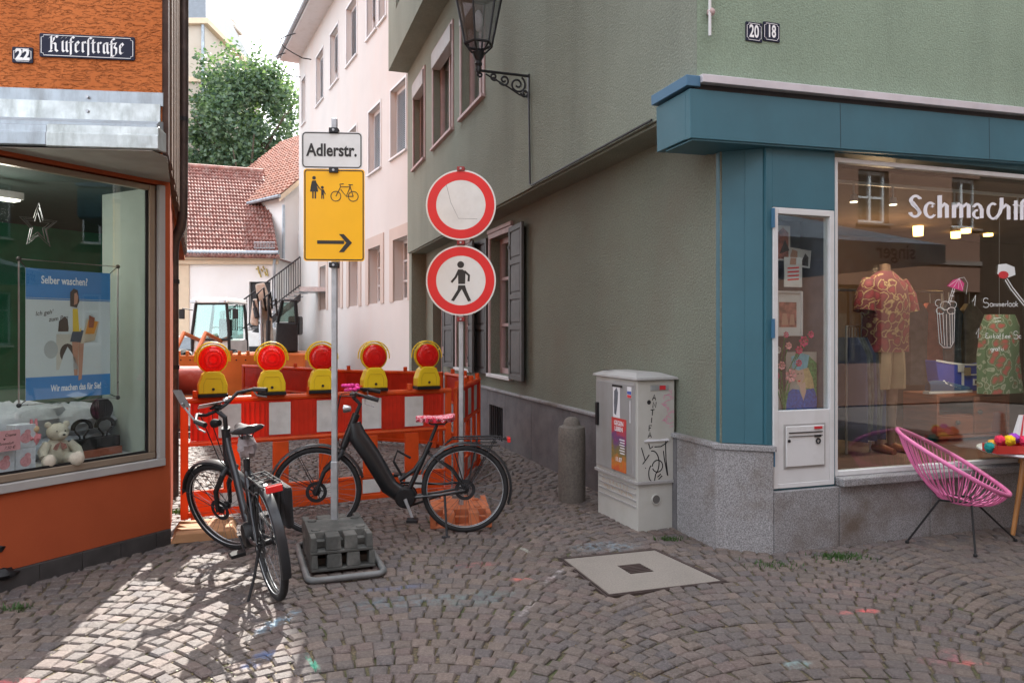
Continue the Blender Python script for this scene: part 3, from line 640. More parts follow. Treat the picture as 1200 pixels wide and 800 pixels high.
# outside stair
so1 = Vector(P(300,0,24)); so1.z = 0
st = thing('outside_stair', 'outside stair with a thin metal railing climbing the white house wall', 'stair', so1)
s0 = P(262,404,24)-so1; s1 = P(352,336,24)-so1; b = MB(); rl = MB(); tr = MB(); N = 17
b.hexa([s0+z(-.55), s1+z(-.45), s1+Vector((0,.05,-.45)), s0+Vector((0,.05,-.55))], [s0+z(-.3), s1+z(-.22), s1+Vector((0,.05,-.22)), s0+Vector((0,.05,-.3))]); obj('stringer', b, m_dark, st)
for i in range(N):
    p = s0.lerp(s1, i/(N-1)); tr = MB().box(p.x-.09, p.x+.09, p.y+.06, p.y+1.1, p.z-.06, p.z-.02); obj('tread', tr, m_galv, st)
for i in range(2*N): p = s0.lerp(s1, i/(2*N-1)); rl.tube([p, p+z(.95)], .012, 5)
obj('balusters', rl, m_dark, st); b = MB(); b.tube([s0+z(.97), s1+z(.97)], .025, 6).tube([s0+z(.06), s1+z(.06)], .02, 6); obj('handrail', b, m_dark, st)
b = MB(); b.box(s1.x, s1.x+2.5, s1.y, s1.y+1.2, s1.z-.15, s1.z); obj('landing', b, m_galv, st)
# cream tower block far left with chimneyed roof
o3 = Vector((P(215,0,45).x, 45, 0)); cb = thing('cream_house', 'tall cream house wall with a cornice far behind beside the tree', 'building', o3)
xx = P(240,0,45).x-o3.x; top = P(0,30,45).z
obj('wall', MB().box(-9, xx, 0, 9, 0, top), m_cream, cb); obj('cornice', MB().box(-9, xx+.3, -.3, 9.2, top, top+.35).box(-9, xx+.15, -.15, 9, P(0,93,45).z-.2, P(0,93,45).z+.1), m_creamtrim, cb, bevel=.03)
b = MB(); b.hexa([(-9,-.1,top+.36),(xx+.1,-.1,top+.36),(xx+.1,9,top+.36),(-9,9,top+.36)], [(-9,2.5,top+3.6),(xx-1,2.5,top+3.6),(xx-1,5,top+3.6),(-9,5,top+3.6)]); obj('roof', b, mat('slate_roof', (.12,.14,.16), .6), cb)
b = MB(); b.tube([(xx-.08,-.1,top),(xx-.08,-.1,0)], .09, 8); obj('downpipe', b, m_zinc, cb)
o4 = Vector((P(245,0,52).x, 52, 0)); tb = thing('tiled_house', 'far house roof with a chimney rising above the tree crown', 'building', o4)
bz = P(0,75,52).z; a0 = P(235,0,52).x-o4.x; a1 = P(275,0,52).x-o4.x
obj('wall', MB().box(a0-4, a1-.3, 0, 6, 0, bz), m_cream, tb)
b = MB(); b.add([(a0-4,-.2,bz),(a1,-.2,bz),(a1-1.2,3,bz+3.0),(a0-4,3,bz+3.0),(a0-4,6.2,bz),(a1,6.2,bz)], [(0,1,2,3),(3,2,5,4),(1,5,2)]); rf = obj('roof', b, m_tile2, tb)
tiles('roof_tiles', (a0-4,-.2,bz), (a1,-.2,bz), (a0-4,3,bz+3.0), (a1-1.2,3,bz+3.0), 12, 20, m_tile2, rf)
cx = P(258,0,52).x-o4.x
obj('chimney', MB().box(cx-.55, cx+.55, 1.0, 2.2, bz, bz+2.9).box(cx-.7, cx+.7, .85, 2.35, bz+2.9, bz+3.1), m_cream, tb); obj('chimney_cap', MB().box(cx-.35, cx+.35, 1.2, 2.0, bz+3.101, bz+3.6).hexa([(cx-.5,1.1,bz+3.601),(cx+.5,1.1,bz+3.601),(cx+.5,2.1,bz+3.601),(cx-.5,2.1,bz+3.601)], [(cx-.05,1.55,bz+4.1),(cx+.05,1.55,bz+4.1),(cx+.05,1.65,bz+4.1),(cx-.05,1.65,bz+4.1)]), m_whitewall, tb)
# ------------------------------------------------------------------ tree
m_leaf = leafmat('chestnut_leaves', (.04,.085,.058), (.16,.235,.155)); m_bark = mat('bark', (.07,.055,.04), .9, bump=.5, bs=12)  # leaf greens paled, so the distance haze is put into their colour
to = Vector((P(290,0,44).x, 44, 0)); tree = thing('chestnut_tree', 'large round leafy tree standing behind the tiled roofs', 'tree', to)
b = MB(); b.tube([(0,0,0),(.1,0,4),(-.1,0,8),(0,0,11)], [.45,.4,.32,.22], 10)
for i in range(14):
    a = i*2.4; h = 7+(i % 7)*.8; L_ = 2.6+rnd.random(); b.tube([(0,0,h),(cos(a)*L_*.5,sin(a)*L_*.5,h+1.2),(cos(a)*L_,sin(a)*L_,h+3)], [.14,.09,.03], 6)
obj('trunk', b, m_bark, tree, smooth=True)
b = MB(); r2 = random.Random(3); cl = []
for i in range(200):
    u = r2.uniform(-1,1); a = r2.uniform(0,2*pi); q = sqrt(1-u*u); rr = r2.uniform(.58,1.03)*(1+.28*noise.noise(Vector((cos(a)*2.2,sin(a)*2.2,u*2.4))))
    cl.append(Vector((3.15*rr*q*cos(a), 3.0*rr*q*sin(a), 14.3+3.6*rr*u+(-.3 if u < 0 else 0))))
for i in range(26): cl.append(Vector((-2.9+r2.uniform(-.8,1.1), r2.uniform(-1.5,.8), 9.8+r2.uniform(-.9,2.2))))
for i in range(26): cl.append(Vector((1.6+r2.uniform(-1.3,1.3), r2.uniform(-2,1), 10.4+r2.uniform(-.9,1.2))))
for c in cl:
    for k in range(105):
        p = c+Vector((r2.gauss(0,.38), r2.gauss(0,.38), r2.gauss(0,.30))); s = r2.uniform(.07,.17)
        a = Vector((r2.gauss(0,1), r2.gauss(0,1), r2.gauss(0,.5))).normalized(); d = a.cross(Vector((r2.gauss(0,1), r2.gauss(0,1), r2.gauss(0,1)))).normalized()
        b.add([p-a*s-d*.2*s, p-d*s*.7, p+a*s, p+d*s*.7], [(0,1,2,3)])
me = bpy.data.meshes.new('crown'); me.from_pydata([tuple(v) for v in b.v], [], b.f); me.materials.append(m_leaf); obj('crown', me, None, tree)

# ------------------------------------------------------------------ orange house (left)
oh = thing('orange_house', 'orange plastered house with a zinc canopy over a laundry shop window', 'building', MO)
def R_(M): return MOi @ M              # world frame -> child frame of the orange house
b = MB(); wall(b, -2.6, 0, .115, 2.72, [(-2.45,-.05,.62,2.69)], 0, .16); obj('shop_wall', b, m_orangelow, oh)
x = -2.6; i = 0
while x < -.005:
    x1 = min(0.0, x+.275); b = MB().box(x+.003, x1-.003, -.018, .05, -.03, .112); obj('base_tile', b, m_basetile, oh, bevel=.003); x += .275
obj('base_grout', MB().box(-2.6, -.001, -.010, .05, -.03, .1115), m_grout, oh)
MLs = R_(frame(OC, atan2(-6.4, 2.82)))   # lower side wall along the alley
b = MB(); b.extr([(-2.58,5.60),(-5.4,12.0),(-5.6,12.0),(-2.80,5.60)], -.03, 2.715); obj('side_wall', b, m_orangelow, oh, MOi)
A_ = Vector((-2.24, 4.75, 0)); MU_w = frame(A_, atan2(.12,.993)); MU = R_(MU_w)
I4 = R_(Matrix.Identity(4))
b = MB(); b.extr([(-2.24,4.75),(-5.2,11.8),(-12,12),(-12,3.57)], 2.73, 10.5); obj('upper_wall', b, m_orange, oh, I4)
b = MB(); b.extr([(-3.84,3.35),(-2.60,5.56),(-5.4,11.9),(-12,11.9),(-12,3.35)], 2.722, 2.728); obj('ceiling_slab', b, m_greyframe, oh, I4)
b = MB(); b.box(-12, -3.85, 3.3, 3.4, 0, 2.72); obj('return_wall', b, m_orangelow, oh, I4)
b = MB(); b.hexa([(-12.5,3.0,10.5),(-1.7,4.3,10.5),(-4.8,12.2,10.5),(-12.5,12.3,10.5)], [(-12.5,7,13.5),(-6,7,13.5),(-7,9,13.5),(-12.5,9,13.5)]); obj('roof', b, m_tile, oh, I4)
# timber boards on the overhanging side
sd_ = Vector((-5.2+2.24, 11.8-4.75, 0)).normalized()
MS = R_(frame(A_, atan2(sd_.y, sd_.x))); xb = .06; i = 0
while xb < 6.8:
    b = MB().box(xb, xb+.27, -.035-.012*(i % 2), .0, 2.75, 10.3); obj('board', b, m_wood if i else m_pipe, oh, MS); xb += .28; i += 1
# zinc canopy
b = MB(); extx(b, [(-.013,3.035),(-.013,3.118),(.0,3.124),(.0,3.035)], -3.2, .01); cn = obj('canopy', b, m_zinc, oh, MU)
b = MB(); extx(b, [(-.022,2.93),(-.016,3.045),(-.008,3.045),(-.008,2.93)], -3.2, -.005); obj('flashing', b, m_zincl, cn)
b = MB(); extx(b, [(-.024,2.932),(-.085,2.915),(-.13,2.885),(-.13,2.86),(-.01,2.86),(-.01,2.932)], -3.2, .012); obj('flashing', b, m_zinc, cn)
for (x0, x1, m, dz) in ((-3.2,-.62,m_zinc,0), (-.62,.03,m_zincl,.006)):
    b = MB(); extx(b, [(-.135,2.862+dz),(-.150,2.855+dz),(-.152,2.815),(-.160,2.81),(-.158,2.735-dz),(-.145,2.73-dz),(-.01,2.74),(-.01,2.859)], x0, x1); obj('canopy_edge', b, m, cn, bevel=.003)
b = MB()
for x in (-2.6,-1.95,-1.31,-.44):
    for zz in (3.075, 2.985): b.disc(0, .010, -.03, -.013, 10, x, zz)
obj('rivets', b, m_galv, cn)
b = MB(); b.extr([(-3.75,4.45),(-2.23,4.60),(-2.22,4.78),(-2.57,5.58),(-3.3,4.5)], 2.716, 2.7205); obj('soffit', b, mat('soffit_paint', (.30,.28,.25), .8, var=.15, vs=4), oh, I4)
# drain pipe
b = MB(); q = [P(215,-30,7.2), P(215,120,7.2), P(214,252,7.2), P(212,266,7.2), P(205,282,7.2), P(203.5,296,7.2), P(203.5,460,7.2), P(203.5,588,7.2)]; b.tube(q, .046, 12); dp = obj('downpipe', b, m_pipe, oh, I4, smooth=True)
b = MB()
for py in (140, 330, 430): p = P(214 if py < 250 else 203.5, py, 7.2); b.tube([p+Vector((0,0,-.02)), p+Vector((0,0,.02))], .054, 12)
obj('pipe_clamp', b, m_dark, dp)
# window frame, sill and pane of the laundry shop
b = MB(); b.box(-2.45, -.052, -.025, .02, .600, .655); b.box(-.10, -.052, -.02, .02, .655, 2.685); obj('window_surround', b, m_greyframe, oh, bevel=.004)
b = MB(); b.box(-2.4, -.102, .022, .07, .658, .705); b.box(-.155, -.102, .022, .07, .705, 2.68); b.box(-2.4, -.155, .022, .07, 2.64, 2.68); sf = obj('display_window', b, m_alu, oh, bevel=.005)
obj('pane', MB().box(-2.4, -.150, .045, .051, .70, 2.65), m_laundryglass, sf)
obj('glazing_bead', MB().box(-2.4, -.156, .034, .044, .706, .722).box(-.176, -.157, .034, .044, .722, 2.638), m_black, sf)
m_lg = mat('laundry_green', (.02,.20,.10), .9, var=.2); m_lgrey = mat('pale_side_wall', (.30,.35,.32), .9, var=.05); m_shelf = mat('display_shelf', (.45,.45,.44), .6)
obj('shop_back_wall', MB().box(-2.6, 1.6, 2.9, 2.95, .2, 2.7), m_lg, oh); obj('shop_inner_wall', MB().extr([(-.05,.62),(1.62,2.9),(1.66,2.9),(-.01,.62)], .2, 2.7), m_lg, oh); obj('shop_side_wall', MB().box(-.142, -.10, .075, .62, .66, 2.7), m_lgrey, oh)
obj('shop_ceiling', MB().box(-2.6, -.05, .075, 2.6, 2.66, 2.70).extr([(-.049,.62),(1.6,2.88),(-.049,2.88)], 2.66, 2.70), mat('dark_ceiling', (.02,.035,.03), .9), oh); obj('display_shelf', MB().box(-2.45, -.145, .072, 1.0, .62, .690), m_shelf, oh)
obj('shop_counter', MB().box(-2.6, .25, 1.3, 1.6, .3, 1.15), mat('counter_green', (.05,.14,.08), .6), oh)
m_tube = emit('fluorescent_tube', (1, .96, .8), 2.2)
for yy, x0, x1, z_ in ((.55,-2.3,-.75,2.52), (1.3,-2.5,-.62,2.50)):
    b = MB().box(x0, x1, yy, yy+.10, z_, z_+.05); lo_ = obj('ceiling_lamp', b, m_greyframe, oh); b = MB().box(x0+.02, x1-.02, yy+.01, yy+.09, z_-.012, z_-.001); obj('tube', b, m_tube, lo_)

MK = frame((17.5, 16, 0), -pi/2-.1); kh = thing('street_end_house', 'tan plastered house closing the street far to the right, mirrored in the laundry window', 'building', MK)
hol = [(a, a+.95, z0_, z0_+1.5) for a in (1.5,4.2,6.9,9.6,12.3,15) for z0_ in (1.2,4.2,6.9)]
b = MB(); wall(b, -6, 24, 0, 9.6, hol, 0, .3); obj('wall', b, mat('tan_plaster', (.10,.07,.048), .9, var=.08, vs=.8), kh)
for h in hol: window(kh, None, *h, .12, .06, m_blind, 2, (.66,), sill=m_greyframe)
b = MB(); b.hexa([(-6.3,-.4,9.61),(24.3,-.4,9.61),(24.3,7,9.61),(-6.3,7,9.61)], [(-5,3,12.4),(23,3,12.4),(23,4,12.4),(-5,4,12.4)]); obj('roof', b, m_tile, kh)
# ------------------------------------------------------------------ facade on the near side of the street (behind the viewer, mirrored in the panes)
MQ = MG @ T(0, -8.2) @ rotz(pi)
op = thing('opposite_house', 'brownish pink house across the street, mirrored in the shop windows', 'building', MQ)
m_opp = mat('rosy_brown_plaster', (.15,.085,.062), .9, var=.1, vs=.8, bump=.3, bs=30); m_opt = mat('grey_stone_band', (.14,.12,.11), .8)
hol = []
for i in range(-4, 3):
    a = -9.39-2.66*i; hol += [(a-.42, a+.42, 3.95, 5.1), (a-.42, a+.42, 6.6, 7.9)]
shopw = [(-16,-14.2,.9,2.6), (-12.6,-11.7,.1,2.5), (-9.6,-8.1,.9,2.6), (-6.4,-5.2,.9,2.6), (-2,-.6,.9,2.6), (2.2,3.4,.9,2.6)]
b = MB(); wall(b, -20, 8, 0, 8.6, hol+shopw, 0, .3); obj('wall', b, m_opp, op)
b = MB(); b.box(-20, 8, -.05, 0, 3.1, 3.2).box(-20, 8, -.25, 0, 8.5, 8.7); obj('stone_band', b, m_opt, op)
b = MB(); b.box(-20, 8, 7, 7.2, 0, 8.6).box(-20,-19.8,.3,7,0,8.6).box(7.8,8,.3,7,0,8.6); b.hexa([(-20.3,-.5,8.71),(8.3,-.5,8.71),(8.3,7.5,8.71),(-20.3,7.5,8.71)], [(-19,3,11.5),(7,3,11.5),(7,4,11.5),(-19,4,11.5)]); obj('roof', b, m_tile, op)
for h in hol: window(op, None, *h, .12, .07, m_blind, 2, (.5,), sill=m_opt)
for h in shopw: window(op, None, *h, .1, .06, m_dark, 2, ())
# ================================================================== street things
# ------------------------------------------------------------------ drain slab
m_conc = mat('washed_concrete', (.215,.19,.165), .85, var=.15, vs=3, bump=.4, bs=90, bd=.003, dirt=(.14,.13,.11), dirt_amt=.5, dirt_s=3, fine=.25)
m_iron = mat('rusty_iron', (.07,.05,.045), .7, .4, var=.3, vs=12, bump=.3, bs=40)
sl = thing('drain_cover', 'square concrete slab with a small iron grate set flush in the cobbles', 'drain cover')
c = sum(SLAB, Vector())/4
def lerpq(u, v): return SLAB[0].lerp(SLAB[1], u).lerp(SLAB[3].lerp(SLAB[2], u), v)
def quadbox(u0, u1, v0, v1, z0, z1):
    q = [lerpq(u0,v0), lerpq(u1,v0), lerpq(u1,v1), lerpq(u0,v1)]; return [Vector((p.x,p.y,z0)) for p in q], [Vector((p.x,p.y,z1)) for p in q]
g0, g1, h0, h1 = .40, .62, .42, .66
b = MB()
for (u0,u1,v0,v1) in ((.03,g0,.03,.97), (g1,.97,.03,.97), (g0,g1,.03,h0), (g0,g1,h1,.97)): b.hexa(*quadbox(u0,u1,v0,v1,-.03,.0))
obj('slab', b, m_conc, sl)
b = MB()
for (u0,u1,v0,v1) in ((-.012,1.012,-.012,0.),(-.012,1.012,1.,1.012),(-.012,0,0,1),(1.,1.012,0,1)): b.hexa(*quadbox(u0,u1,v0,v1,-.03,.002))
for (u0,u1,v0,v1) in ((.008,.992,.008,.025),(.008,.992,.975,.992),(.008,.025,.025,.975),(.975,.992,.025,.975)): b.hexa(*quadbox(u0,u1,v0,v1,-.03,.004))
obj('iron_frame', b, m_iron, sl)
b = MB(); b.hexa(*quadbox(g0,g1,h0,h1,-.06,-.03))
for i in range(6): v = h0+.02+(h1-h0-.02)*i/6; b.hexa(*quadbox(g0+.005,g1-.005,v,v+.018,-.03,.002))
obj('grate', b, m_iron, sl)
# ------------------------------------------------------------------ bollard
m_boll = mat('weathered_concrete', (.13,.115,.10), .9, var=.2, vs=5, bump=.5, bs=50, bd=.004, dirt=(.07,.06,.055), dirt_amt=.6, dirt_s=2.5, fine=.3)
bp = G(670,586); bo = thing('bollard', 'dark weathered concrete bollard with a domed top beside the grey cabinet', 'bollard', bp)
obj('post', MB().lathe([(.130,-.03),(.130,.60),(.125,.685),(.118,.70)], 28), m_boll, bo, smooth=True, bevel=.004)
obj('cap', MB().lathe([(.105,.701),(.082,.715),(.080,.73),(.066,.765),(.04,.785),(.0,.792)], 28, caps=False), m_boll, bo, smooth=True)
# ------------------------------------------------------------------ cabinet
m_cab = mat('grey_cabinet', (.33,.325,.32), .6, var=.05, vs=4, dirt=(.22,.2,.17), dirt_amt=.45, dirt_s=3, dirt_st=(1,1,.4), bump=.1, bs=90)
m_cabl = mat('light_cabinet_end', (.43,.43,.40), .6, var=.05, vs=4, dirt=(.35,.33,.28), dirt_amt=.5, dirt_s=3)
CB = G(747,623); CM = frame(CB, atan2(.12,.32)+.0); cb_ = thing('utility_cabinet', 'grey roadside utility cabinet covered in graffiti and torn posters', 'cabinet', CM)
Wd, Dp = .345, .72                    # x along the short front, y along the long ribbed side
obj('base', MB().box(.012, Wd-.012, .012, Dp-.012, -.03, .375), m_cabl, cb_, bevel=.004)
b = MB()
for z_ in (.33,.28,.23,.18): b.box(.004, .011, .04, Dp-.04, z_, z_+.012)
obj('base_rib', b, m_cab, cb_)
obj('body', MB().box(0, Wd, 0, Dp, .395, 1.205), m_cabl, cb_, bevel=.006)
obj('skirt', MB().box(-.012, Wd+.012, -.012, Dp+.012, .372, .398), m_cab, cb_, bevel=.004)
b = MB()                              # ribbed doors on the long side
n = 38
for k in range(2):
    y0 = .03+k*.335; b = MB(); m_ = 18
    b.box(-.010, -.001, y0, y0+.325, .42, 1.185)
    for i in range(m_): y = y0+.012+i*.0172; b.box(-.022, -.0105, y, y+.008, .44, 1.165)
    obj('door', b, m_cab, cb_)
obj('roof', MB().hexa([(-.025,-.025,1.208),(Wd+.025,-.025,1.208),(Wd+.025,Dp+.025,1.208),(-.025,Dp+.025,1.208)], [(-.022,-.022,1.226),(Wd+.022,-.022,1.226),(Wd+.022,Dp+.022,1.226),(-.022,Dp+.022,1.226)]).hexa([(-.022,-.022,1.2265),(Wd+.022,-.022,1.2265),(Wd+.022,Dp+.022,1.2265),(-.022,Dp+.022,1.2265)], [(.05,.10,1.262),(Wd-.08,.10,1.262),(Wd-.08,Dp-.1,1.262),(.05,Dp-.1,1.262)]), m_cab, cb_, bevel=.004)
obj('handle', MB().box(-.045, -.017, Dp-.10, Dp-.06, .78, .98), m_black, cb_, bevel=.006)
obj('vent_hole', MB().disc(0, .034, .002, .0115, 24, .175, .245), m_grout, cb_); obj('vent_ring', MB().disc(.034, .041, .000, .0115, 24, .175, .245), m_cabl, cb_)
obj('nameplate', MB().box(.12, .285, -.006, -.0005, 1.125, 1.165), m_galv, cb_); obj('nameplate_badge', MB().box(.20, .255, -.009, -.0065, 1.128, 1.162), m_red, cb_)
m_ink = mat('black_marker', (.012,.012,.015), .5); m_pinkink = mat('pink_marker', (.62,.22,.36), .6, var=.1); m_orink = mat('faded_orange_marker', (.42,.28,.17), .8)
b = MB()
def strokes(mb, L, x0, z0, s, w, y, M=None, t=.0008):
    for st in L: mb.ribbon([(x0+p[0]*s, z0+p[1]*s) for p in st], w, t, y, M)
def arc(cx, cz, rx, rz, a0, a1, n=14): return [(cx+rx*cos(radians(a0+(a1-a0)*i/n)), cz+rz*sin(radians(a0+(a1-a0)*i/n))) for i in range(n+1)]
Lt = {'A': [[(0,0),(.45,1),(.7,0)],[(.1,.35),(.65,.4)]], 'N': [[(0,0),(.1,1),(.6,0),(.7,1)]], 'T': [[(.35,0),(.4,1)],[(0,.95),(.8,1.02)]], 'I': [[(.3,0),(.35,.9)]], 'F': [[(.1,0),(.15,1),(.7,.95)],[(.1,.5),(.5,.55)]]}
for ch, xx_, zz_ in (('A',.135,1.045),('N',.14,.985),('T',.12,.925),('I',.115,.865),('F',.10,.80),('A',.095,.745)): strokes(b, Lt[ch], xx_, zz_, .045, .007, -.0018)
b.disc(0, .018, -.0018, -.001, 16, .105, 1.03)
obj('marker_lettering', b, m_ink, cb_)
b = MB(); TG = [[(0,1),(.15,.55),(.05,.45),(.2,.62),(.3,.75)], [(.28,1.12),(.33,.95),(.45,1.02)], [(.15,.3),(.17,.32)], arc(.42,.45,.26,.42,100,-60)+arc(.43,.12,.15,.28,-60,-250), arc(.62,.35,.2,.2,180,-160), [(.5,1.0),(.75,1.0),(.95,1.1),(1.02,1.18),(.95,1.2),(.93,1.1),(.95,.55),(1.02,0)], [(.85,.85),(.88,.6),(1.0,0.03)], [(.62,-.02),(.75,.08)], [(.66,-.1),(.80,.02)]]
strokes(b, TG, .035, .43, .24, .0085, -.0018); obj('graffiti_tag', b, m_ink, cb_)
b = MB(); rg = random.Random(5)
for q in range(15):
    x = .245+.075*rg.random(); z_ = 1.11-.02*q; b.ribbon([(x+rg.uniform(-.03,.03), z_+rg.uniform(-.02,.02)) for _ in range(4)], .0045, .0008, -.0018)
obj('pink_graffiti', b, m_pinkink, cb_)
ML_ = rotz(-pi/2)                     # long side: x toward the street, y into the box
b = MB()
for q in range(9): b.ribbon([(-.62+.06*q, .26+rg.uniform(-.04,.04)), (-.60+.06*q, .31+rg.uniform(-.04,.04)), (-.575+.06*q, .25+rg.uniform(-.03,.03))], .006, .0008, .0095)
obj('orange_graffiti', b, m_orink, cb_, ML_)
b = MB()
for q in range(5): b.ribbon([(.03+.04*q, .02), (.05+.04*q, .07+.02*(q % 2)), (.07+.04*q, .01)], .006, .0008, 0)
obj('graffiti', b, m_ink, cb_, T(.07,.45,1.2625) @ Matrix.Rotation(-pi/2, 4, 'X') @ Matrix.Rotation(-pi/2,4,'Y'))
def sheet(parent, name, M, x0, x1, z0, z1, m, y=-.0015, t=.001, curl=0, label=None):
    b_ = MB(); b_.box(x0, x1, y, y+t, z0, z1); return obj(name, b_, m, parent, M, label=label)
def poster_mat(name, stops, scale=2.5):
    m, t, pb, out = nt(name); v = coords(t); s = t.nodes.new('ShaderNodeSeparateXYZ'); link(t, v, s.inputs[0])
    f = mth(t, 'MULTIPLY_ADD', noisen(t, v, 18, 4), .3, s.outputs[2]); f = mth(t, 'FRACT', mth(t, 'MULTIPLY', f, scale))
    link(t, ramp(t, f, stops), pb.inputs['Base Color']); pb.inputs['Roughness'].default_value = .5; return m
m_paper = mat('paper', (.62,.62,.64), .7, var=.06, vs=9); m_inkgrey = mat('grey_print', (.10,.11,.13), .7, var=.4, vs=14)
m_colposter = poster_mat('colour_print', [(0,(.45,.03,.03)),(.25,(.5,.16,.03)),(.45,(.16,.14,.05)),(.62,(.12,.05,.16)),(.8,(.45,.05,.05)),(1,(.5,.04,.03))], 1.9)
YP = -.0235
p_ = sheet(cb_, 'torn_poster', ML_, -.365, -.245, .88, 1.145, m_paper, YP, label='torn white poster with a dark figure')
b = MB(); b.prism([(-.34,.91),(-.31,.90),(-.285,1.0),(-.275,1.09),(-.30,1.13),(-.34,1.10),(-.345,1.0)], YP-.0015, YP-.0005); obj('poster_print', b, m_inkgrey, p_); obj('poster_tape', MB().box(-.375,-.20, YP-.0035,YP-.0016,1.135,1.153), m_black, p_)
p_ = sheet(cb_, 'concert_poster', ML_, -.39, -.14, .44, .878, m_colposter, YP, label='red and violet concert poster')
b = text_mb('GEGEN', .052, .0008, .0012, .95); b2 = text_mb('LEBEN', .052, .0008, .0012, .95); b.add([Vector(v)+Vector((0,0,-.048)) for v in b2.v], b2.f); b3 = text_mb('11.07', .05, .0008, .001); b.add([Vector(v)+Vector((-.0,0,-.30)) for v in b3.v], b3.f)
obj('poster_print', b, m_paper, p_, T(-.265, YP-.0012, .835)); 
b = MB()
for q in range(6): b.box(-.25+.01*(q%2), -.165, YP-.0016, YP-.0006, .70-.022*q, .709-.022*q)
obj('poster_text', b, m_paper, p_)
sheet(cb_, 'sticker', ML_, -.125, -.055, 1.06, 1.15, m_paper, YP); sheet(cb_, 'sticker', ML_, -.122, -.058, 1.063, 1.085, m_red, YP-.0012); sheet(cb_, 'sticker', ML_, -.122, -.058, 1.09, 1.115, mat('blue_print', (.04,.09,.35), .5), YP-.0012); sheet(cb_, 'label_strip', ML_, -.085, -.072, .86, 1.04, m_paper, YP)
b = MB(); b.box(.06, .29, -.012, -.001, .715, .722).prism([(.06,.723),(.29,.723),(.28,.733),(.2,.728),(.1,.735)], -.004, -.001); obj('torn_tape', b, m_paper, cb_)
# ------------------------------------------------------------------ sign stands
m_signwhite = mat('reflective_white', (.70,.70,.68), .4, var=.04, vs=8, dirt=(.48,.46,.42), dirt_amt=.3, dirt_s=7); m_signyel = mat('sign_yellow', (.92,.46,.0), .4, var=.03, vs=6); m_signred = mat('sign_red', (.68,.015,.015), .4, var=.06, vs=6)
m_signblk = mat('sign_black', (.02,.018,.016), .5)
def rrect(w, h, r, n=5):
    return [(sx*(w/2-r)+r*cos(a), sz*(h/2-r)+r*sin(a)) for (sx, sz, a0) in ((1,1,0),(-1,1,pi/2),(-1,-1,pi),(1,-1,3*pi/2)) for a in [a0+pi/2*i/n for i in range(n+1)]]
def clamp(parent, x, z_, m=None):
    b_ = MB(); b_.box(x-.032, x+.032, -.052, .03, z_-.018, z_+.018); o = obj('clamp', b_, m or m_dark, parent, bevel=.003)
    obj('bolt', MB().disc(0,.009,-.058,-.053,8,x,z_), m_galv, o)
YS = 5.38; SP = Vector(((392-600)/FPX*YS, YS, 0)); s1 = thing('detour_sign', 'yellow detour sign with bicycle and pedestrian symbols under a white street name plate', 'sign', frame(SP, .07))
def zz(py, Y): return CAMH+(HOR-py)/FPX*Y
b = MB(); b.box(-.020, .020, -.020, .020, .25, zz(139,YS)); pole = obj('pole', b, m_galv, s1, bevel=.006)
obj('pole_sleeve', MB().box(-.024, .024, -.024, .024, .22, zz(540,YS)), m_galv, s1, bevel=.006)
def plate(parent, name, w, h, cx, cz, m, edge=.010, lw=.008, y=-.034, r=.03):
    o = obj(name, MB().prism([(cx+p[0], cz+p[1]) for p in rrect(w,h,r)], y, y+.004), m, parent)
    pa = rrect(w-2*edge, h-2*edge, r*.8); b_ = MB().ribbon([(cx+p[0], cz+p[1]) for p in pa], lw, .0008, y-.001, closed=True); obj('border', b_, m_signblk, o)
    return o
kx = YS/FPX; cx1 = (390-392)*kx; w1 = 70*kx; z1_ = zz(177.5,YS); h1_ = 43*kx
pl = plate(s1, 'name_plate', w1, h1_, cx1, z1_, m_signwhite)
b = text_mb('Adlerstr.', .124, .0008, .0036, .80); obj('lettering', b, m_signblk, pl, T(cx1, -.0358, z1_-.004))
cz = zz(253,YS); h2_ = 107*kx; cx2 = (392.5-392)*kx
pl = plate(s1, 'detour_plate', w1, h2_, cx2, cz, m_signyel, r=.02)
yb = -.0358; b = MB(); f_ = lambda px: (px-392.)*kx; g_ = lambda py: zz(py,YS)
b.box(f_(373), f_(404), yb, yb+.001, g_(286.5), g_(282.5)); b.prism([(f_(398),g_(275)),(f_(403.5),g_(275)),(f_(413),g_(285)),(f_(403.5),g_(296)),(f_(398),g_(296)),(f_(406.5),g_(285))], yb-.0004, yb+.001); obj('arrow', b, m_signblk, pl)
b = MB(); r_ = 6.3*kx
for px in (394.5, 414.5): b.disc(r_-.0065, r_-.001, yb, yb+.001, 28, f_(px), g_(231))
w_ = .006
for q in ([(394.5,231),(400,220),(411,220),(414.5,231)],[(400,223),(406.5,231),(411,220)],[(406.5,231),(414.5,231)],[(400,220),(399,217),(403.5,216.5)],[(409,217.5),(414,217.5)],[(411,220),(410.5,217.5)]): b.ribbon([(f_(a), g_(c)) for a, c in q], w_, .001, yb-.0003)
obj('bicycle_symbol', b, m_signblk, pl)
b = MB(); b.disc(0, 2.1*kx, yb, yb+.001, 16, f_(369.5), g_(210)); b.prism([(f_(367.6),g_(213)),(f_(371.6),g_(213)),(f_(374.3),g_(226)),(f_(364.8),g_(226))], yb, yb+.001); b.ribbon([(f_(371),g_(214.5)),(f_(375.5),g_(222))], .008, .001, yb); b.ribbon([(f_(368.2),g_(226)),(f_(368.2),g_(234))], .010, .001, yb).ribbon([(f_(371),g_(226)),(f_(371),g_(234))], .010, .001, yb).ribbon([(f_(367.6),g_(214)),(f_(366),g_(222))], .007,.001,yb)
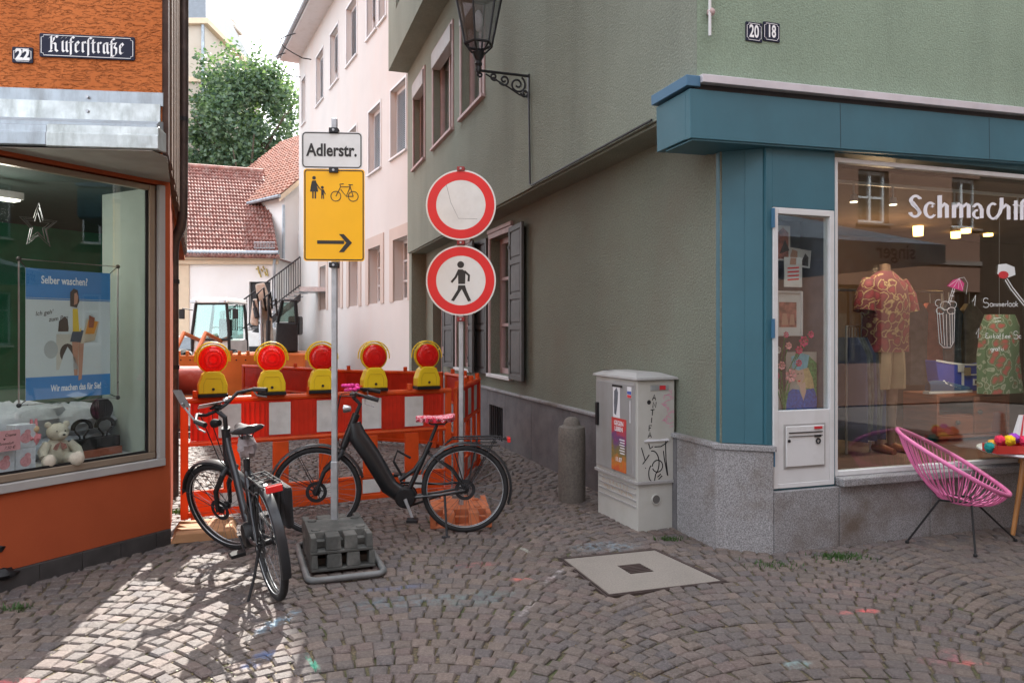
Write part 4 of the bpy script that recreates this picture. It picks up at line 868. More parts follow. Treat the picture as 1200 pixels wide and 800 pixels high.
b.disc(0, 1.7*kx, yb, yb+.001, 14, f_(379), g_(221)); b.box(f_(377.7), f_(380.7), yb, yb+.001, g_(230), g_(223.3)); b.ribbon([(f_(378.2),g_(224.5)),(f_(375.7),g_(222))], .006,.001,yb).ribbon([(f_(380.4),g_(224.5)),(f_(382.6),g_(229))], .006,.001,yb).ribbon([(f_(378.3),g_(229)),(f_(378.3),g_(234.2))], .007,.001,yb).ribbon([(f_(380.2),g_(229)),(f_(380.4),g_(234.2))], .007,.001,yb)
obj('pedestrian_symbol', b, m_signblk, pl)
for py in (154.5, 201, 311): clamp(s1, 0, zz(py,YS))
# stacked rubber footplates with carrying loop
m_foot = mat('recycled_footplate', (.065,.067,.062), .8, var=.2, vs=6, bump=.5, bs=50, bd=.005, dirt=(.22,.21,.19), dirt_amt=.6, dirt_s=5, fine=.2)
def footplate(M, label, mt, W_=.40, D_=.70, h=.115, group=None):
    t_ = thing('footplate', label, 'sign base', M, group); x0, x1, y0, y1 = -W_/2, W_/2, -D_/2, D_/2; e = .03
    b_ = MB(); b_.box(x0, x1, y0, y1, .0, .02)
    wl_ = .03; top = h
    def slope(xa, xb, ya, yb_): b_.hexa([(xa,ya,.0205),(xb,ya,.0205),(xb,yb_,.0205),(xa,yb_,.0205)], [(xa+.004,ya+.012,top),(xb-.004,ya+.012,top),(xb-.004,yb_-.006,top),(xa+.004,yb_-.006,top)])
    slope(x0, x1, y0+.15, y1-.15)
    for (xa, xb) in ((x0, x0+.045), (x0+.10, x0+.20), (x1-.20+.01, x1-.10), (x1-.045, x1)):
        slope(xa, xb, y0, y0+.149); b_.hexa([(xa,y1-.149,.0205),(xb,y1-.149,.0205),(xb,y1,.0205),(xa,y1,.0205)], [(xa,y1-.149,top),(xb,y1-.149,top),(xb,y1-.03,top),(xa,y1-.03,top)])
    b_.box(x0+.01, x1-.01, y0+.085, y0+.148, .021, top*.6)
    obj('block', b_, mt, t_, bevel=.005)
    b_ = MB()
    for (x, y) in ((-.15,-.13),(.15,-.13),(-.15,.13),(.15,.13)): b_.lathe([(.032,top),(.030,top+.009),(.0,top+.010)], 14, T(x,y))
    obj('studs', b_, mt, t_, kind='stuff'); return t_
FA = .36
MF = frame((SP.x, SP.y, 0), FA) @ T(0, -.16)
footplate(MF @ T(0,0,.02), 'lower of two stacked grey rubber sign footplates', m_foot, .42, .66, .11, None); footplate(MF @ T(-.01,.01,.132), 'upper grey rubber footplate holding the yellow detour sign pole', m_foot, .41, .66, .11)
b = MB(); pts = []
x0, x1, y0, y1, r = -.245, .245, -.50, .38, .07
for (cx_, cy_, a0) in ((x1-r,y1-r,0),(x0+r,y1-r,pi/2),(x0+r,y0+r,pi),(x1-r,y0+r,3*pi/2)):
    for i in range(6): a = a0+pi/2*i/5; pts.append((cx_+r*cos(a), cy_+r*sin(a), .024))
b.tube(pts, .021, 10, closed=True); fl = obj('carrying_frame', b, m_tubular, None, MF, smooth=True); tag(fl, 'grey tubular carrying frame lying under the stacked footplates', 'frame')
# round signs
YR = 6.35; kx = YR/FPX; RP = Vector(((540.5-600)*kx, YR, 0)); s2 = thing('round_signs', 'post with a plain red ringed prohibition sign above a no pedestrians sign', 'sign', frame(RP, -.03))
b = MB(); b.box(-.020,.020,-.020,.020,.10,zz(203,YR)); obj('pole', b, m_galv, s2, bevel=.006)
for (py, nm) in ((241,'prohibition_plate'), (329,'no_pedestrians_plate')):
    z_ = zz(py,YR); R_s = 41*kx; o = obj(nm, MB().disc(0,R_s,-.034,-.030,56,0,z_), m_signwhite, s2)
    obj('red_ring', MB().disc(R_s*.705,R_s*.955,-.0355,-.0345,56,0,z_), m_signred, o)
    if py > 300:
        s_ = kx; q = lambda px, pz: ((px-542)*s_, z_+(329-pz)*s_); b = MB(); yb = -.0358
        c_ = q(541.8,307+3.5); b.disc(0, 4.0*s_, yb, yb+.001, 20, c_[0]+.0, c_[1]-.0)
        b.prism([q(538.5,316),(q(544,316)),q(547.5,319),q(547,333),q(539,333)], yb, yb+.001)
        b.ribbon([q(539.5,317.5),q(536,325),q(531,331)], 2.6*s_, .001, yb).ribbon([q(546,318),q(551.5,323),q(551,330)], 2.6*s_, .001, yb)
        b.prism([q(539,334.5),q(547,334.5),q(548.5,340),q(554,352.5),q(550.5,353.5),q(543,339),q(534,353),q(530.5,352),q(538,340)], yb, yb+.001)
        obj('pedestrian_symbol', b, m_signblk, o)
    else:
        b = MB(); b.ribbon([((525-542)*kx*1., z_+24*kx), (-.085, z_+.02), (-.02, z_-.115), (.14, z_-.12)], .0025, .0008, -.0348); obj('scratch', b, m_inkgrey, o)
m_clampred = mat('red_clamp', (.25,.02,.02), .5)
for py in (199, 285, 374): clamp(s2, 0, zz(py,YR), m_clampred)
m_orplas = transl('orange_plastic', (.76,.12,.02), .42, .45); m_redplas = transl('red_plastic_board', (.74,.05,.02), .42, .45); m_orold = mat('worn_orange_rubber', (.50,.14,.05), .7, var=.25, vs=8, bump=.4, bs=50, dirt=(.2,.12,.08), dirt_amt=.6, dirt_s=6)
footplate(frame((RP.x-.02, RP.y+.03, 0), .12), 'orange footplate under the round signs behind the bicycle rear wheel', m_orold, .50, .70, .12)
# ------------------------------------------------------------------ barriers
m_reflw = mat('grey_white_reflector', (.56,.57,.56), .5, var=.08, vs=9, dirt=(.25,.25,.24), dirt_amt=.3, dirt_s=7)
def barrier(p0, p1, n, label, group='plastic barriers round the building site', lowband=True, H=1.04, first=0):
    p0 = Vector(p0); p1 = Vector(p1); L_ = (p1-p0).length; t_ = thing('barrier', label, 'barrier', frame(p0, atan2(p1.y-p0.y, p1.x-p0.x)), group)
    b_ = MB()
    for x in (0.03, L_-.03): obj('end_post', MB().box(x-.03, x+.03, -.02, .02, .03, H), m_orplas, t_, bevel=.006)
    k = max(1, round(L_/.40))
    for i in range(1, k): x = L_*i/k; obj('upright', MB().box(x-.068, x+.068, -.014, .014, .264, .633), m_orplas, t_, bevel=.006)
    b_ = MB(); b_.tube([(0,0,H-.02),(L_,0,H-.02)], .026, 8); obj('top_rail', b_, m_orplas, t_, smooth=True)
    b_ = MB(); b_.tube([(0.06,0,.655),(L_-.06,0,.655)], .021, 8); obj('middle_rail', b_, m_orplas, t_, smooth=True)
    b_ = MB(); b_.box(.06, L_-.06, -.018, .018, .04, .085); b_.box(.06, L_-.06, -.015, .015, .235, .262); obj('bottom_rail', b_, m_orplas, t_, bevel=.005)
    a0 = .075; w = (L_-.15)/n
    for i in range(n):
        white = (i % 2 == (1 if first == 0 else 0)); b_ = MB(); x0_ = a0+i*w; b_.box(x0_+.001, x0_+w-.001, -.008, .008, .678, H-.046)
        for q in range(5): x = x0_+w*(q+.5)/5; b_.box(x-.006, x+.006, -.015 if not white else -.012, -.008, .69, H-.055)
        obj('board_panel', b_, m_redplas, t_)
        if white: obj('reflector', MB().box(x0_+.012, x0_+w-.012, -.017, -.0125, .695, H-.062), m_reflw, t_)
        if lowband:
            b_ = MB(); b_.box(x0_+.001, x0_+w-.001, -.007, .007, .087, .233); obj('low_panel', b_, m_orplas, t_)
            if i % 2 == 1: obj('low_reflector', MB().box(x0_+.02, x0_+w-.02, -.012, -.008, .10, .225), m_reflw, t_)
    for i in range(int(L_/.47)+1):
        x = .12+i*.47
        if x < L_-.05: obj('socket', MB().lathe([(.028,H+.004),(.026,H+.06),(.0,H+.062)], 12, T(x,0)), m_orplas, t_, smooth=True)
    for x in (.12, L_-.12): obj('foot', MB().hexa([(x-.04,-.06,.0),(x+.04,-.06,.0),(x+.04,.06,.0),(x-.04,.06,.0)], [(x-.03,-.03,.09),(x+.03,-.03,.09),(x+.03,.03,.09),(x-.03,.03,.09)]), m_orplas, t_, bevel=.005)
    return t_
B0 = Vector((-2.76, 6.18, 0)); B1 = Vector((-.60, 7.28, 0))
Bm = B0.lerp(B1, .5)
bar = barrier(B0, B1, 11, 'long red and white barrier behind the bicycles carrying five red lamps')
barrier(B1+Vector((.04,.04,0)), (-.40, 9.0, 0), 7, 'barrier standing end on beside the round sign post')
barrier((-.95, 10.2, 0), (-2.7, 10.9, 0), 7, 'red barrier further up the alley behind the right hand lamps')
barrier((-.55, 9.3, 0), (-.9, 10.1, 0), 4, 'short barrier closing the corner beside the alley shutters')
barrier((-2.9, 11.2, 0), (-4.5, 12.4, 0), 7, 'red barrier behind the middle lamps near the digger arm')
# notched orange excavation panel on the far side
m_orpan = mat('faded_orange_board', (.62,.20,.035), .55, var=.1, vs=3)
pt0 = P(206,411,13); pt1 = P(302,409,13); L_ = (pt1-pt0).length; tp = thing('trench_panel', 'faded orange notched trench panel across the far end of the site', 'panel', frame((pt0.x,13,0), .03)); 
b = MB(); b.box(0, L_, -.03, .03, .45, pt0.z-.08); 
for i in range(int(L_/.15)): b.box(.03+i*.15, .075+i*.15, -.03, .03, pt0.z-.0795, pt0.z)
obj('board', b, m_orpan, tp, bevel=.006); b = MB()
for i in range(9): b.disc(0,.014,-.034,-.0305,8,.1+i*.16,pt0.z-.16)
obj('bolts', b, m_dark, tp, kind='stuff'); obj('post', MB().box(.05,.13,-.02,.05,-.02,.449), m_orpan, tp); obj('post', MB().box(L_-.13,L_-.05,-.02,.05,-.02,.449), m_orpan, tp)
# ------------------------------------------------------------------ beacon lamps
m_yel = mat('yellow_plastic', (.72,.52,.01), .45, var=.05, vs=6, dirt=(.45,.3,.02), dirt_amt=.4, dirt_s=8); 
def lensmat():
    m, t, pb, out = nt('red_lens'); pb.inputs['Base Color'].default_value = (.75,.015,.012,1); pb.inputs['Roughness'].default_value = .18; pb.inputs['Coat Weight'].default_value = .5
    v = coords(t, (1,1,1)); vo = t.nodes.new('ShaderNodeTexVoronoi'); vo.inputs['Scale'].default_value = 70; link(t, v, vo.inputs['Vector']); bumpn(t, pb, vo.outputs['Distance'], .5, .004)
    tl = t.nodes.new('ShaderNodeBsdfTranslucent'); tl.inputs['Color'].default_value = (.95,.02,.015,1); mx = t.nodes.new('ShaderNodeMixShader'); mx.inputs[0].default_value = .42
    link(t, pb.outputs[0], mx.inputs[1]); link(t, tl.outputs[0], mx.inputs[2]); link(t, mx.outputs[0], out.inputs['Surface']); return m
m_lens = lensmat(); bang = atan2(B1.y-B0.y, B1.x-B0.x)
def beacon(M, label):
    t_ = thing('warning_lamp', label, 'warning lamp', M, 'red warning lamps on the front barrier')
    hw = .115
    b_ = MB(); b_.prism([(-hw,.045),(hw,.045),(hw,.12),(.085,.205),(.05,.235),(-.05,.235),(-.085,.205),(-hw,.12)], -.065, .065); bd = obj('battery_case', b_, m_yel, t_, bevel=.010)
    obj('base', MB().box(-hw-.004, hw+.004, -.068, .068, .015, .044), m_black, bd, bevel=.004)
    b_ = MB(); b_.ribbon([(-.075,.06),(-.075,.13),(-.055,.175),(.055,.175),(.075,.13),(.075,.06)], .004, .003, -.068); b_.disc(0,.012,-.071,-.0655,12,0,.085); obj('case_trim', b_, mat('yellow_edge', (.5,.35,.01), .5) if 'yellow_edge' not in bpy.data.materials else bpy.data.materials['yellow_edge'], bd)
    obj('bolt', MB().disc(0,.012,-.076,-.0715,10,0,.085), m_dark, bd)
    c = .335
    for q_ in (.035, .065, .092): b_ = MB(); b_.disc(q_, q_+.006, -.067+.020*(q_/.092)**3, -.045, 30, 0, c); obj('lens_rib', b_, m_lens, t_)
    b_ = MB(); MR = T(0,0,c) @ Matrix.Rotation(pi/2, 4, 'X')
    b_.lathe([(.0,-.062),(.05,-.060),(.09,-.050),(.113,-.028),(.116,-.01),(.116,.01),(.113,.028),(.09,.050),(.05,.060),(.0,.062)], 32, MR, caps=False); obj('lens', b_, m_lens, t_, smooth=True)
    b_ = MB(); b_.disc(.114, .124, -.022, .022, 36, 0, c); obj('lens_ring', b_, m_yel, t_)
    for dy in (-.038, .038):
        pts_ = [( .138*cos(a), dy, c+.142*sin(a)) for a in [radians(-8+196*i/20) for i in range(21)]]; obj('guard_hoop', MB().tube(pts_, .0055, 6), m_yel, t_, smooth=True)
    b_ = MB()
    for a in (25, 65, 115, 155): a = radians(a); b_.tube([(.14*cos(a),-.04,c+.142*sin(a)),(.14*cos(a),.04,c+.142*sin(a))], .004, 6)
    obj('guard_bars', b_, m_yel, t_); return t_
for px, lab in ((249,'leftmost red warning lamp, half hidden by the bicycle handlebar'), (318,'second red warning lamp from the left, clear of both bicycles'), (377,'middle red warning lamp just left of the yellow sign pole'), (438,'red warning lamp above the black bicycle with a covered saddle'), (500,'rightmost red warning lamp beside the round sign post')):
    k = (px-600)/FPX; d = B1-B0; t = (B0.x-k*B0.y)/(k*d.y-d.x); p = B0+d*t
    beacon(frame((p.x, p.y, 1.028), bang+rnd.uniform(-.12,.06)), lab)
# wooden pallet piece under the left barrier end
m_plank = mat('splintered_wood', (.33,.17,.08), .8, var=.35, vs=4, st=(1,6,1), bump=.4, bs=30)
wp = G(228,628); w_ = thing('timber_block', 'broken timber offcut under the left end of the long barrier', 'timber', frame((wp.x+.07, wp.y+.05, 0), .35))
for i in range(4): obj('plank', MB().hexa([(-.24+.02*i,-.2+i*.11,.0),(.24-.02*i,-.2+i*.11,.0),(.23,-.1+i*.11,.0),(-.25,-.1+i*.11,.0)], [(-.2+.03*i,-.19+i*.11,.065+.012*(i%2)),(.2-.02*i,-.19+i*.11,.06),(.2,-.105+i*.11,.07),(-.21,-.105+i*.11,.07)]), m_plank, w_, bevel=.004)
# ------------------------------------------------------------------ street name and number plates
m_navy = mat('navy_enamel', (.006,.008,.028), .5, var=.1, spec=.25); m_enw = mat('white_enamel', (.78,.78,.78), .3)
def enamel(name, label, cat, M, x0, x1, z0, z1, maker, group=None, parent=None):
    t_ = thing(name, label, cat, M, group); o = obj('plate', MB().prism([((x0+x1)/2+p[0], (z0+z1)/2+p[1]) for p in rrect(x1-x0, z1-z0, .008, 3)], -.010, -.002), m_navy, t_, bevel=.002)
    w, h = x1-x0-.022, z1-z0-.022; cx, cz = (x0+x1)/2, (z0+z1)/2; r = .014
    pts_ = []
    for (sx, sz, a0) in ((1,1,-pi/2),(-1,1,0),(-1,-1,pi/2),(1,-1,pi)):
        q = [(cx+sx*w/2+r*cos(a), cz+sz*h/2+r*sin(a)) for a in [(pi if sx > 0 else 0)+0 for _ in ()]]
    for (sx, sz) in ((1,1),(-1,1),(-1,-1),(1,-1)):
        a = (cx+sx*(w/2), cz+sz*(h/2-r)); b_ = (cx+sx*(w/2-r*.4), cz+sz*(h/2-r*.4-0)); c_ = (cx+sx*(w/2-r), cz+sz*h/2)
        mid = (cx+sx*(w/2-r*.85), cz+sz*(h/2-r*.85)); pts_ += [a, mid, c_] if sx*sz > 0 else [c_, mid, a]
    obj('rim_line', MB().ribbon(pts_, .0035, .0006, -.0108, closed=True), m_enw, o)
    maker(o, cx, cz); return t_
def fraktur(mb, x, z, s, txt):
    """broken letters drawn with a slanted broad pen"""
    nib = (.056*s, .056*s*.8); D = {}
    D['K'] = (.64, [[(.02,.82),(.14,.94),(.14,.12),(.04,.0)],[(.14,.46),(.30,.72),(.30,.86),(.42,.95),(.52,.86)],[(.14,.46),(.34,.52),(.40,.44),(.40,.12),(.52,.02)],[(.0,.02),(.2,.02)]])
    D['ü'] = (.46, [[(.02,.6),(.1,.66),(.1,.12),(.18,.02),(.32,.12)],[(.27,.6),(.34,.66),(.34,.12),(.42,.02)],[(.05,.84),(.13,.92)],[(.29,.84),(.37,.92)]])
    D['f'] = (.26, [[(.08,-.15),(.08,.8),(.17,.95),(.28,.86)],[(-.02,.6),(.22,.62)]])
    D['s'] = (.24, [[(.08,-.15),(.08,.8),(.17,.95),(.28,.86)],[(.0,.6),(.08,.62)]])
    D['e'] = (.36, [[(.27,.12),(.18,.02),(.08,.12),(.08,.55),(.18,.68),(.28,.56),(.1,.36)]])
    D['r'] = (.32, [[(.02,.6),(.1,.66),(.1,.12),(.16,.04)],[(.1,.56),(.2,.67),(.28,.6)]])
    D['t'] = (.28, [[(.1,.82),(.1,.12),(.18,.02),(.26,.1)],[(.0,.62),(.24,.64)]])
    D['a'] = (.42, [[(.3,.62),(.18,.66),(.08,.55),(.08,.12),(.16,.02),(.30,.14)],[(.30,.66),(.30,.12),(.38,.02)],[(.08,.6),(.3,.62)]])
    D['ß'] = (.46, [[(.08,-.15),(.08,.8),(.17,.93),(.26,.86)],[(.2,.62),(.36,.68),(.24,.42),(.38,.34),(.36,.02),(.22,-.14),(.14,-.1)],[(-.02,.6),(.2,.62)]])
    for ch in txt:
        w, L = D[ch]
        for st in L: mb.ribbon([(x+p[0]*s, z+p[1]*s) for p in st], .01, .0006, -.0108, nib=nib)
        x += w*s*1.12
    return x
# orange-house plates live on the combed upper wall
pu = lambda px, py: ((MU_w.inverted() @ P(px, py, 4.7)).x, P(px,py,4.72).z)
def ray_on_front(px):                 # where a sight line meets the upper orange front
    k = (px-600)/FPX; ux, uy = .993, .12; return (k*A_.y-A_.x)/(ux-k*uy)
xa, xb_ = ray_on_front(47), ray_on_front(158.5); Yc = A_.y+(xa+xb_)/2*.12; zt, zb = zz(42,Yc), zz(69.5,Yc)
def mk1(o, cx, cz):
    b_ = MB(); e = fraktur(b_, 0, 0, .105, 'Küferstraße'); w_t = e; b2_ = MB(); sx_ = (xb_-xa)*.80/w_t
    b2_.add([Vector(((v[0]-w_t/2)*sx_+cx, v[1], v[2]+cz-.040)) for v in b_.v], b_.f); obj('lettering', b2_, m_enw, o)
enamel('street_name_plate', 'long navy enamel street name plate in white blackletter on the orange wall', 'street sign', MU_w, xa, xb_, zb, zt, mk1)
def numtext(s, sx=.8, off=.004, size=.105):
    def mk(o, cx, cz): obj('lettering', text_mb(s, size, .0008, off, sx), m_enw, o, T(cx, -.0108, cz))
    return mk
xa2, xb2 = ray_on_front(15), ray_on_front(39.5)
enamel('house_number_plate', 'small navy plate with white number 22 on the orange wall', 'house number', MU_w, xa2, xb2, zz(60.5,4.45), zz(41,4.45), numtext('22', .88, .004, .095))
def fr(px): k = (px-600)/FPX; return (5.299*k-1.605)/(.948-.319*k)
for (a, c, s) in ((873,892.5,'20'),(893.5,913,'18')):
    xa2, xb2 = fr(a), fr(c); Yc = 5.299+.319*(xa2+xb2)/2
    enamel('house_number_plate', ('left hand navy plate of the pair on the sage wall, reading 20' if s == '20' else 'right hand navy plate of the pair on the sage wall, reading 18'), 'house number', MG, xa2, xb2, zz(48.5,Yc)-.006, zz(27,Yc), numtext(s, .66 if s == '20' else .60, .003, .125))
# ------------------------------------------------------------------ wall lantern
LM = MG @ MAu @ T(-3.44, 0)
lt = thing('wall_lantern', 'black six sided street lantern on a scrolled iron bracket on the olive wall', 'lantern', LM)
zb_ = 4.50; b = MB(); b.box(-.02,.02,-.016,.0,zb_-.26,zb_+.02); b.tube([(0,-.01,zb_),(0,-.60,zb_)], .016, 8)
obj('bracket', b, m_dark, lt)
def spiral(cy, cz, r0, r1, a0, a1, n=22): return [(0, cy+(r0+(r1-r0)*i/n)*cos(radians(a0+(a1-a0)*i/n)), cz+(r0+(r1-r0)*i/n)*sin(radians(a0+(a1-a0)*i/n))) for i in range(n+1)]
for s_ in (spiral(-.14,zb_-.11,.10,.02,60,-500), spiral(-.30,zb_-.075,.065,.012,200,700), spiral(-.42,zb_-.05,.045,.010,-40,-500), spiral(-.055,zb_-.20,.045,.01,180,640), spiral(-.58,zb_-.045,.035,.008,90,520)): obj('scroll', MB().tube(s_, .012, 6), m_dark, lt, smooth=True)
obj('brace', MB().tube([(0,-.02,zb_-.24),(0,-.12,zb_-.22),(0,-.25,zb_-.15),(0,-.36,zb_-.10),(0,-.52,zb_-.03)], .010, 6), m_dark, lt, smooth=True)
TL = T(0,-.60,zb_)
obj('socket', MB().lathe([(.02,-.03),(.035,.0),(.028,.04),(.045,.07),(.03,.10),(.055,.14),(.075,.19),(.07,.2)], 16, TL), m_dark, lt, smooth=True)
def hexp(r, z_): return [Vector((r*cos(pi/3*i+pi/6), -.60+r*sin(pi/3*i+pi/6), z_)) for i in range(6)]
z0_, z1_ = zb_+.285, zb_+.86; lo, hi = hexp(.155, z0_), hexp(.275, z1_)
b = MB()
for i in range(6): b.tube([Vector((.05*cos(pi/3*i+pi/6), -.60+.05*sin(pi/3*i+pi/6), zb_+.17)), lo[i]+Vector((0,0,-.01))], .010, 6)
obj('cradle', b, m_dark, lt)
b = MB(); b.tube(lo, .016, 6, closed=True).tube(hi, .018, 6, closed=True)
for i in range(6): b.tube([lo[i], hi[i]], .012, 6)
obj('lantern_frame', b, m_dark, lt)
for i in range(6): j = (i+1) % 6; c_ = Vector((0,-.60,0)); b = MB(); e = [(p-Vector((0,-.6,p.z)))*-.02 for p in (lo[i],lo[j],hi[j],hi[i])]; q = [lo[i],lo[j],hi[j],hi[i]]; b.hexa(q, [q[k]+e[k] for k in range(4)]); obj('pane', b, m_frostglass, lt)
top = hexp(.30, z1_+.01); b = MB(); b.add(top+hexp(.12, z1_+.22)+hexp(.06,z1_+.30), [(i,(i+1)%6,6+(i+1)%6,6+i) for i in range(6)]+[(6+i,6+(i+1)%6,12+(i+1)%6,12+i) for i in range(6)]+[(12,13,14,15,16,17),(5,4,3,2,1,0)]); obj('lantern_roof', b, m_dark, lt)
obj('bulb', MB().ball((0,-.60,zb_+.55), (.05,.05,.12)), m_enw, lt, smooth=True)
# ================================================================== bicycles
m_bframe = mat('black_frame_paint', (.009,.010,.012), .38, var=.2, coat=.15); m_bframe2 = mat('anthracite_frame_paint', (.018,.020,.024), .38, var=.15, coat=.15)
m_chrome = mat('brushed_metal', (.45,.46,.48), .3, .9, var=.1); m_fender = mat('fender_plastic', (.016,.018,.021), .4, var=.15, coat=.1)
m_gripr = mat('grip_rubber', (.02,.02,.02), .7); m_redl = mat('tail_light', (.65,.02,.02), .2, coat=.5); m_spoke = mat('spoke_steel', (.16,.16,.17), .35, .9)
m_saddle = mat('saddle_vinyl', (.022,.022,.026), .42, var=.2)
def wheel(parent, C, Mw, R=.345, disc=True):
    """rim with tyre, spokes, hub, brake disc as sub-parts; Mw turns the wheel plane (local x,z) into place"""
    rim = obj('wheel', MB().tube([Mw @ Vector((C[0]+(R-.032)*cos(2*pi*i/48), C[1], C[2]+(R-.032)*sin(2*pi*i/48))) for i in range(48)], .013, 8, closed=True), m_black, parent, smooth=True)
    obj('tyre', MB().tube([Mw @ Vector((C[0]+(R-.020)*cos(2*pi*i/56), C[1], C[2]+(R-.020)*sin(2*pi*i/56))) for i in range(56)], .0225, 10, closed=True), m_rubber, rim, smooth=True)
    b_ = MB()
    for sgn in (-1, 1): b_.tube([Mw @ Vector((C[0]+(R-.042)*cos(2*pi*i/56), C[1]+sgn*.0165, C[2]+(R-.042)*sin(2*pi*i/56))) for i in range(56)], .0030, 5, closed=True)
    obj('reflective_band', b_, m_galv, rim, kind='stuff')
    b_ = MB()
    for i in range(36):
        a = 2*pi*i/36; a2 = a+(.55 if i % 4 < 2 else -.55); s_ = .028*(1 if i % 2 else -1)
        b_.tube([Mw @ Vector((C[0]+.026*cos(a2), C[1]+s_, C[2]+.026*sin(a2))), Mw @ Vector((C[0]+(R-.040)*cos(a), C[1], C[2]+(R-.040)*sin(a)))], .0013, 4)
    obj('spokes', b_, m_spoke, rim, kind='stuff')
    MH = Mw @ T(*C) @ Matrix.Rotation(pi/2, 4, 'X')
    obj('hub', MB().lathe([(.0,-.055),(.012,-.055),(.012,-.04),(.032,-.036),(.032,-.028),(.018,-.02),(.018,.02),(.032,.028),(.032,.036),(.012,.04),(.012,.055),(.0,.055)], 16, MH, caps=False), m_dark, rim, smooth=True)
    if disc:
        b_ = MB(); b_.disc(.055, .082, .040, .0425, 30, 0, 0, Mw @ T(*C))
        for i in range(5): a = 2*pi*i/5; b_.tube([Mw @ Vector((C[0]+.02*cos(a),C[1]+.041,C[2]+.02*sin(a))), Mw @ Vector((C[0]+.058*cos(a+.5),C[1]+.041,C[2]+.058*sin(a+.5)))], .004, 5)
        obj('brake_disc', b_, m_dark, rim, kind='stuff')
    return rim
def fender(parent, C, Mw, R, a0, a1, m, w=.030):
    b_ = MB(); n = 26; vs = []
    for i in range(n+1):
        a = radians(a0+(a1-a0)*i/n)
        for (dy, dr) in ((-w,-.010),(-w*.8,.004),(0,.010),(w*.8,.004),(w,-.010)): vs.append(Mw @ Vector((C[0]+(R+dr)*cos(a), C[1]+dy, C[2]+(R+dr)*sin(a))))
    b_.add(vs, [(5*i+k, 5*i+k+1, 5*i+k+6, 5*i+k+5) for i in range(n) for k in range(4)])
    o = obj('fender', b_, m, parent, smooth=True); b2_ = MB()
    for a in (a0+.06*(a1-a0), a0+.3*(a1-a0)) if a0 < 90 and a1 > 90 else (a1-8,):
        a = radians(a)
        for dy in (-.032, .032): b2_.tube([Mw @ Vector((C[0],C[1]+dy*1.4,C[2])), Mw @ Vector((C[0]+(R)*cos(a), C[1]+dy, C[2]+R*sin(a)))], .0028, 5)
    obj('fender_stay', b2_, m_dark, o, kind='stuff'); return o
def bicycle(M, label, steer, style):
    t_ = thing('bicycle', label, 'bicycle', M)
    WB = style['wb']; R = .345; fr = style['frame_mat']
    ht, hb, fh = Vector((WB-.300,0,.93)), Vector((WB-.215,0,.71)), Vector((WB,0,R))
    ax = (ht-hb).normalized(); MS_ = T(*hb) @ Matrix.Rotation(steer, 4, ax) @ T(*(-hb)); I = Matrix.Identity(4)
    BB = Vector((.47,0,.285)); sh_ = style.get('sh', 0); st_ = Vector((.255,0,.78+sh_)); sd = Vector((.215,0,.905+sh_))
    rw = wheel(t_, (0,0,R), I, R); fw_ = wheel(t_, (WB,0,R), MS_, R)
    b_ = MB()
    dt = style['dt']
    b_.tube([ht.lerp(hb,.25)+Vector((-.01,0,0)), ht.lerp(hb,.6)+Vector((-.06,0,-.02)), Vector((WB-.42,0,.62)), Vector((.60,0,.37)), BB+Vector((.05,0,.03))], [dt*.7, dt, dt*1.0, dt*.95, dt*.9], 14, sq=.62, up=(1,0,0))
    b_.tube([ht+ax*.02, hb-ax*.02], .030, 12); b_.tube([BB, st_+Vector((.02,0,-.06))], .020, 10); b_.tube([st_+Vector((.035,0,-.12)), Vector((.40,0,.50)), Vector((.52,0,.42))] if style['low'] else [st_+Vector((.03,0,-.1)), Vector((.5,0,.62)), hb+Vector((-.02,0,.04))], .018, 10)
    for sy in (-1, 1):
        b_.tube([Vector((.43,sy*.03,.285)), Vector((.2,sy*.055,.31)), Vector((0,sy*.062,R))], .011, 8); b_.tube([st_+Vector((.035,sy*.012,-.15)), Vector((.1,sy*.05,.50)), Vector((0,sy*.062,R))], .009, 8)
    obj('frame', b_, fr, t_, smooth=True, kind='stuff')
    b_ = MB(); MBB = T(*BB) @ Matrix.Rotation(pi/2,4,'X')
    b_.lathe([(.0,-.055),(.07,-.052),(.085,-.03),(.085,.03),(.07,.052),(.0,.055)], 20, MBB, caps=False); obj('motor', b_, m_black, t_, smooth=True)
    b_ = MB(); b_.disc(.06,.088,-.068,-.062,26,BB.x,BB.z); obj('chainring', b_, m_dark, t_)
    obj('chain_guard', MB().tube([(0,-.068,R+.04),(.2,-.07,.37),(BB.x+.04,-.072,.385),(BB.x+.10,-.072,.30),(BB.x,-.072,.19),(.2,-.07,.28),(0,-.068,R-.04)], .010, 6), m_black, t_, smooth=True)
    ca = radians(style['crank'])
    for sy in (-1, 1):
        c_, s_ = cos(ca)*sy*.165, sin(ca)*sy*.165; e = BB+Vector((c_, sy*.085, s_)); cr = obj('crank', MB().tube([BB+Vector((0,sy*.075,0)), e], [.014,.010], 8, sq=.6), m_dark if not style.get('silver') else m_galv, t_, smooth=True)
        obj('pedal', MB().box(e.x-.045, e.x+.045, min(e.y, e.y+sy*.09)+.0, max(e.y, e.y+sy*.09), e.z-.012, e.z+.012), m_black, cr, bevel=.004)
    b_ = MB(); b_.tube([st_+Vector((.02,0,-.05)), sd+Vector((0.01,0,-.05))], .0135, 10); obj('seat_post', b_, m_chrome if style.get('chrome_post') else m_dark, t_, smooth=True)
    # saddle: lofted sections
    prof = [(.175,.015,.0),(.15,.028,.004),(.08,.040,.004),(.02,.058,.002),(-.04,.088,.006),(-.09,.104,.014),(-.12,.090,.018),(-.135,.045,.016)]; b_ = MB(); vs = []; n = 12
    for (x, w, dz) in prof:
        for k in range(n):
            a = 2*pi*k/n; vs.append(sd+Vector((x, w*cos(a), dz+ (.022 if sin(a) > 0 else .030)*sin(a))))
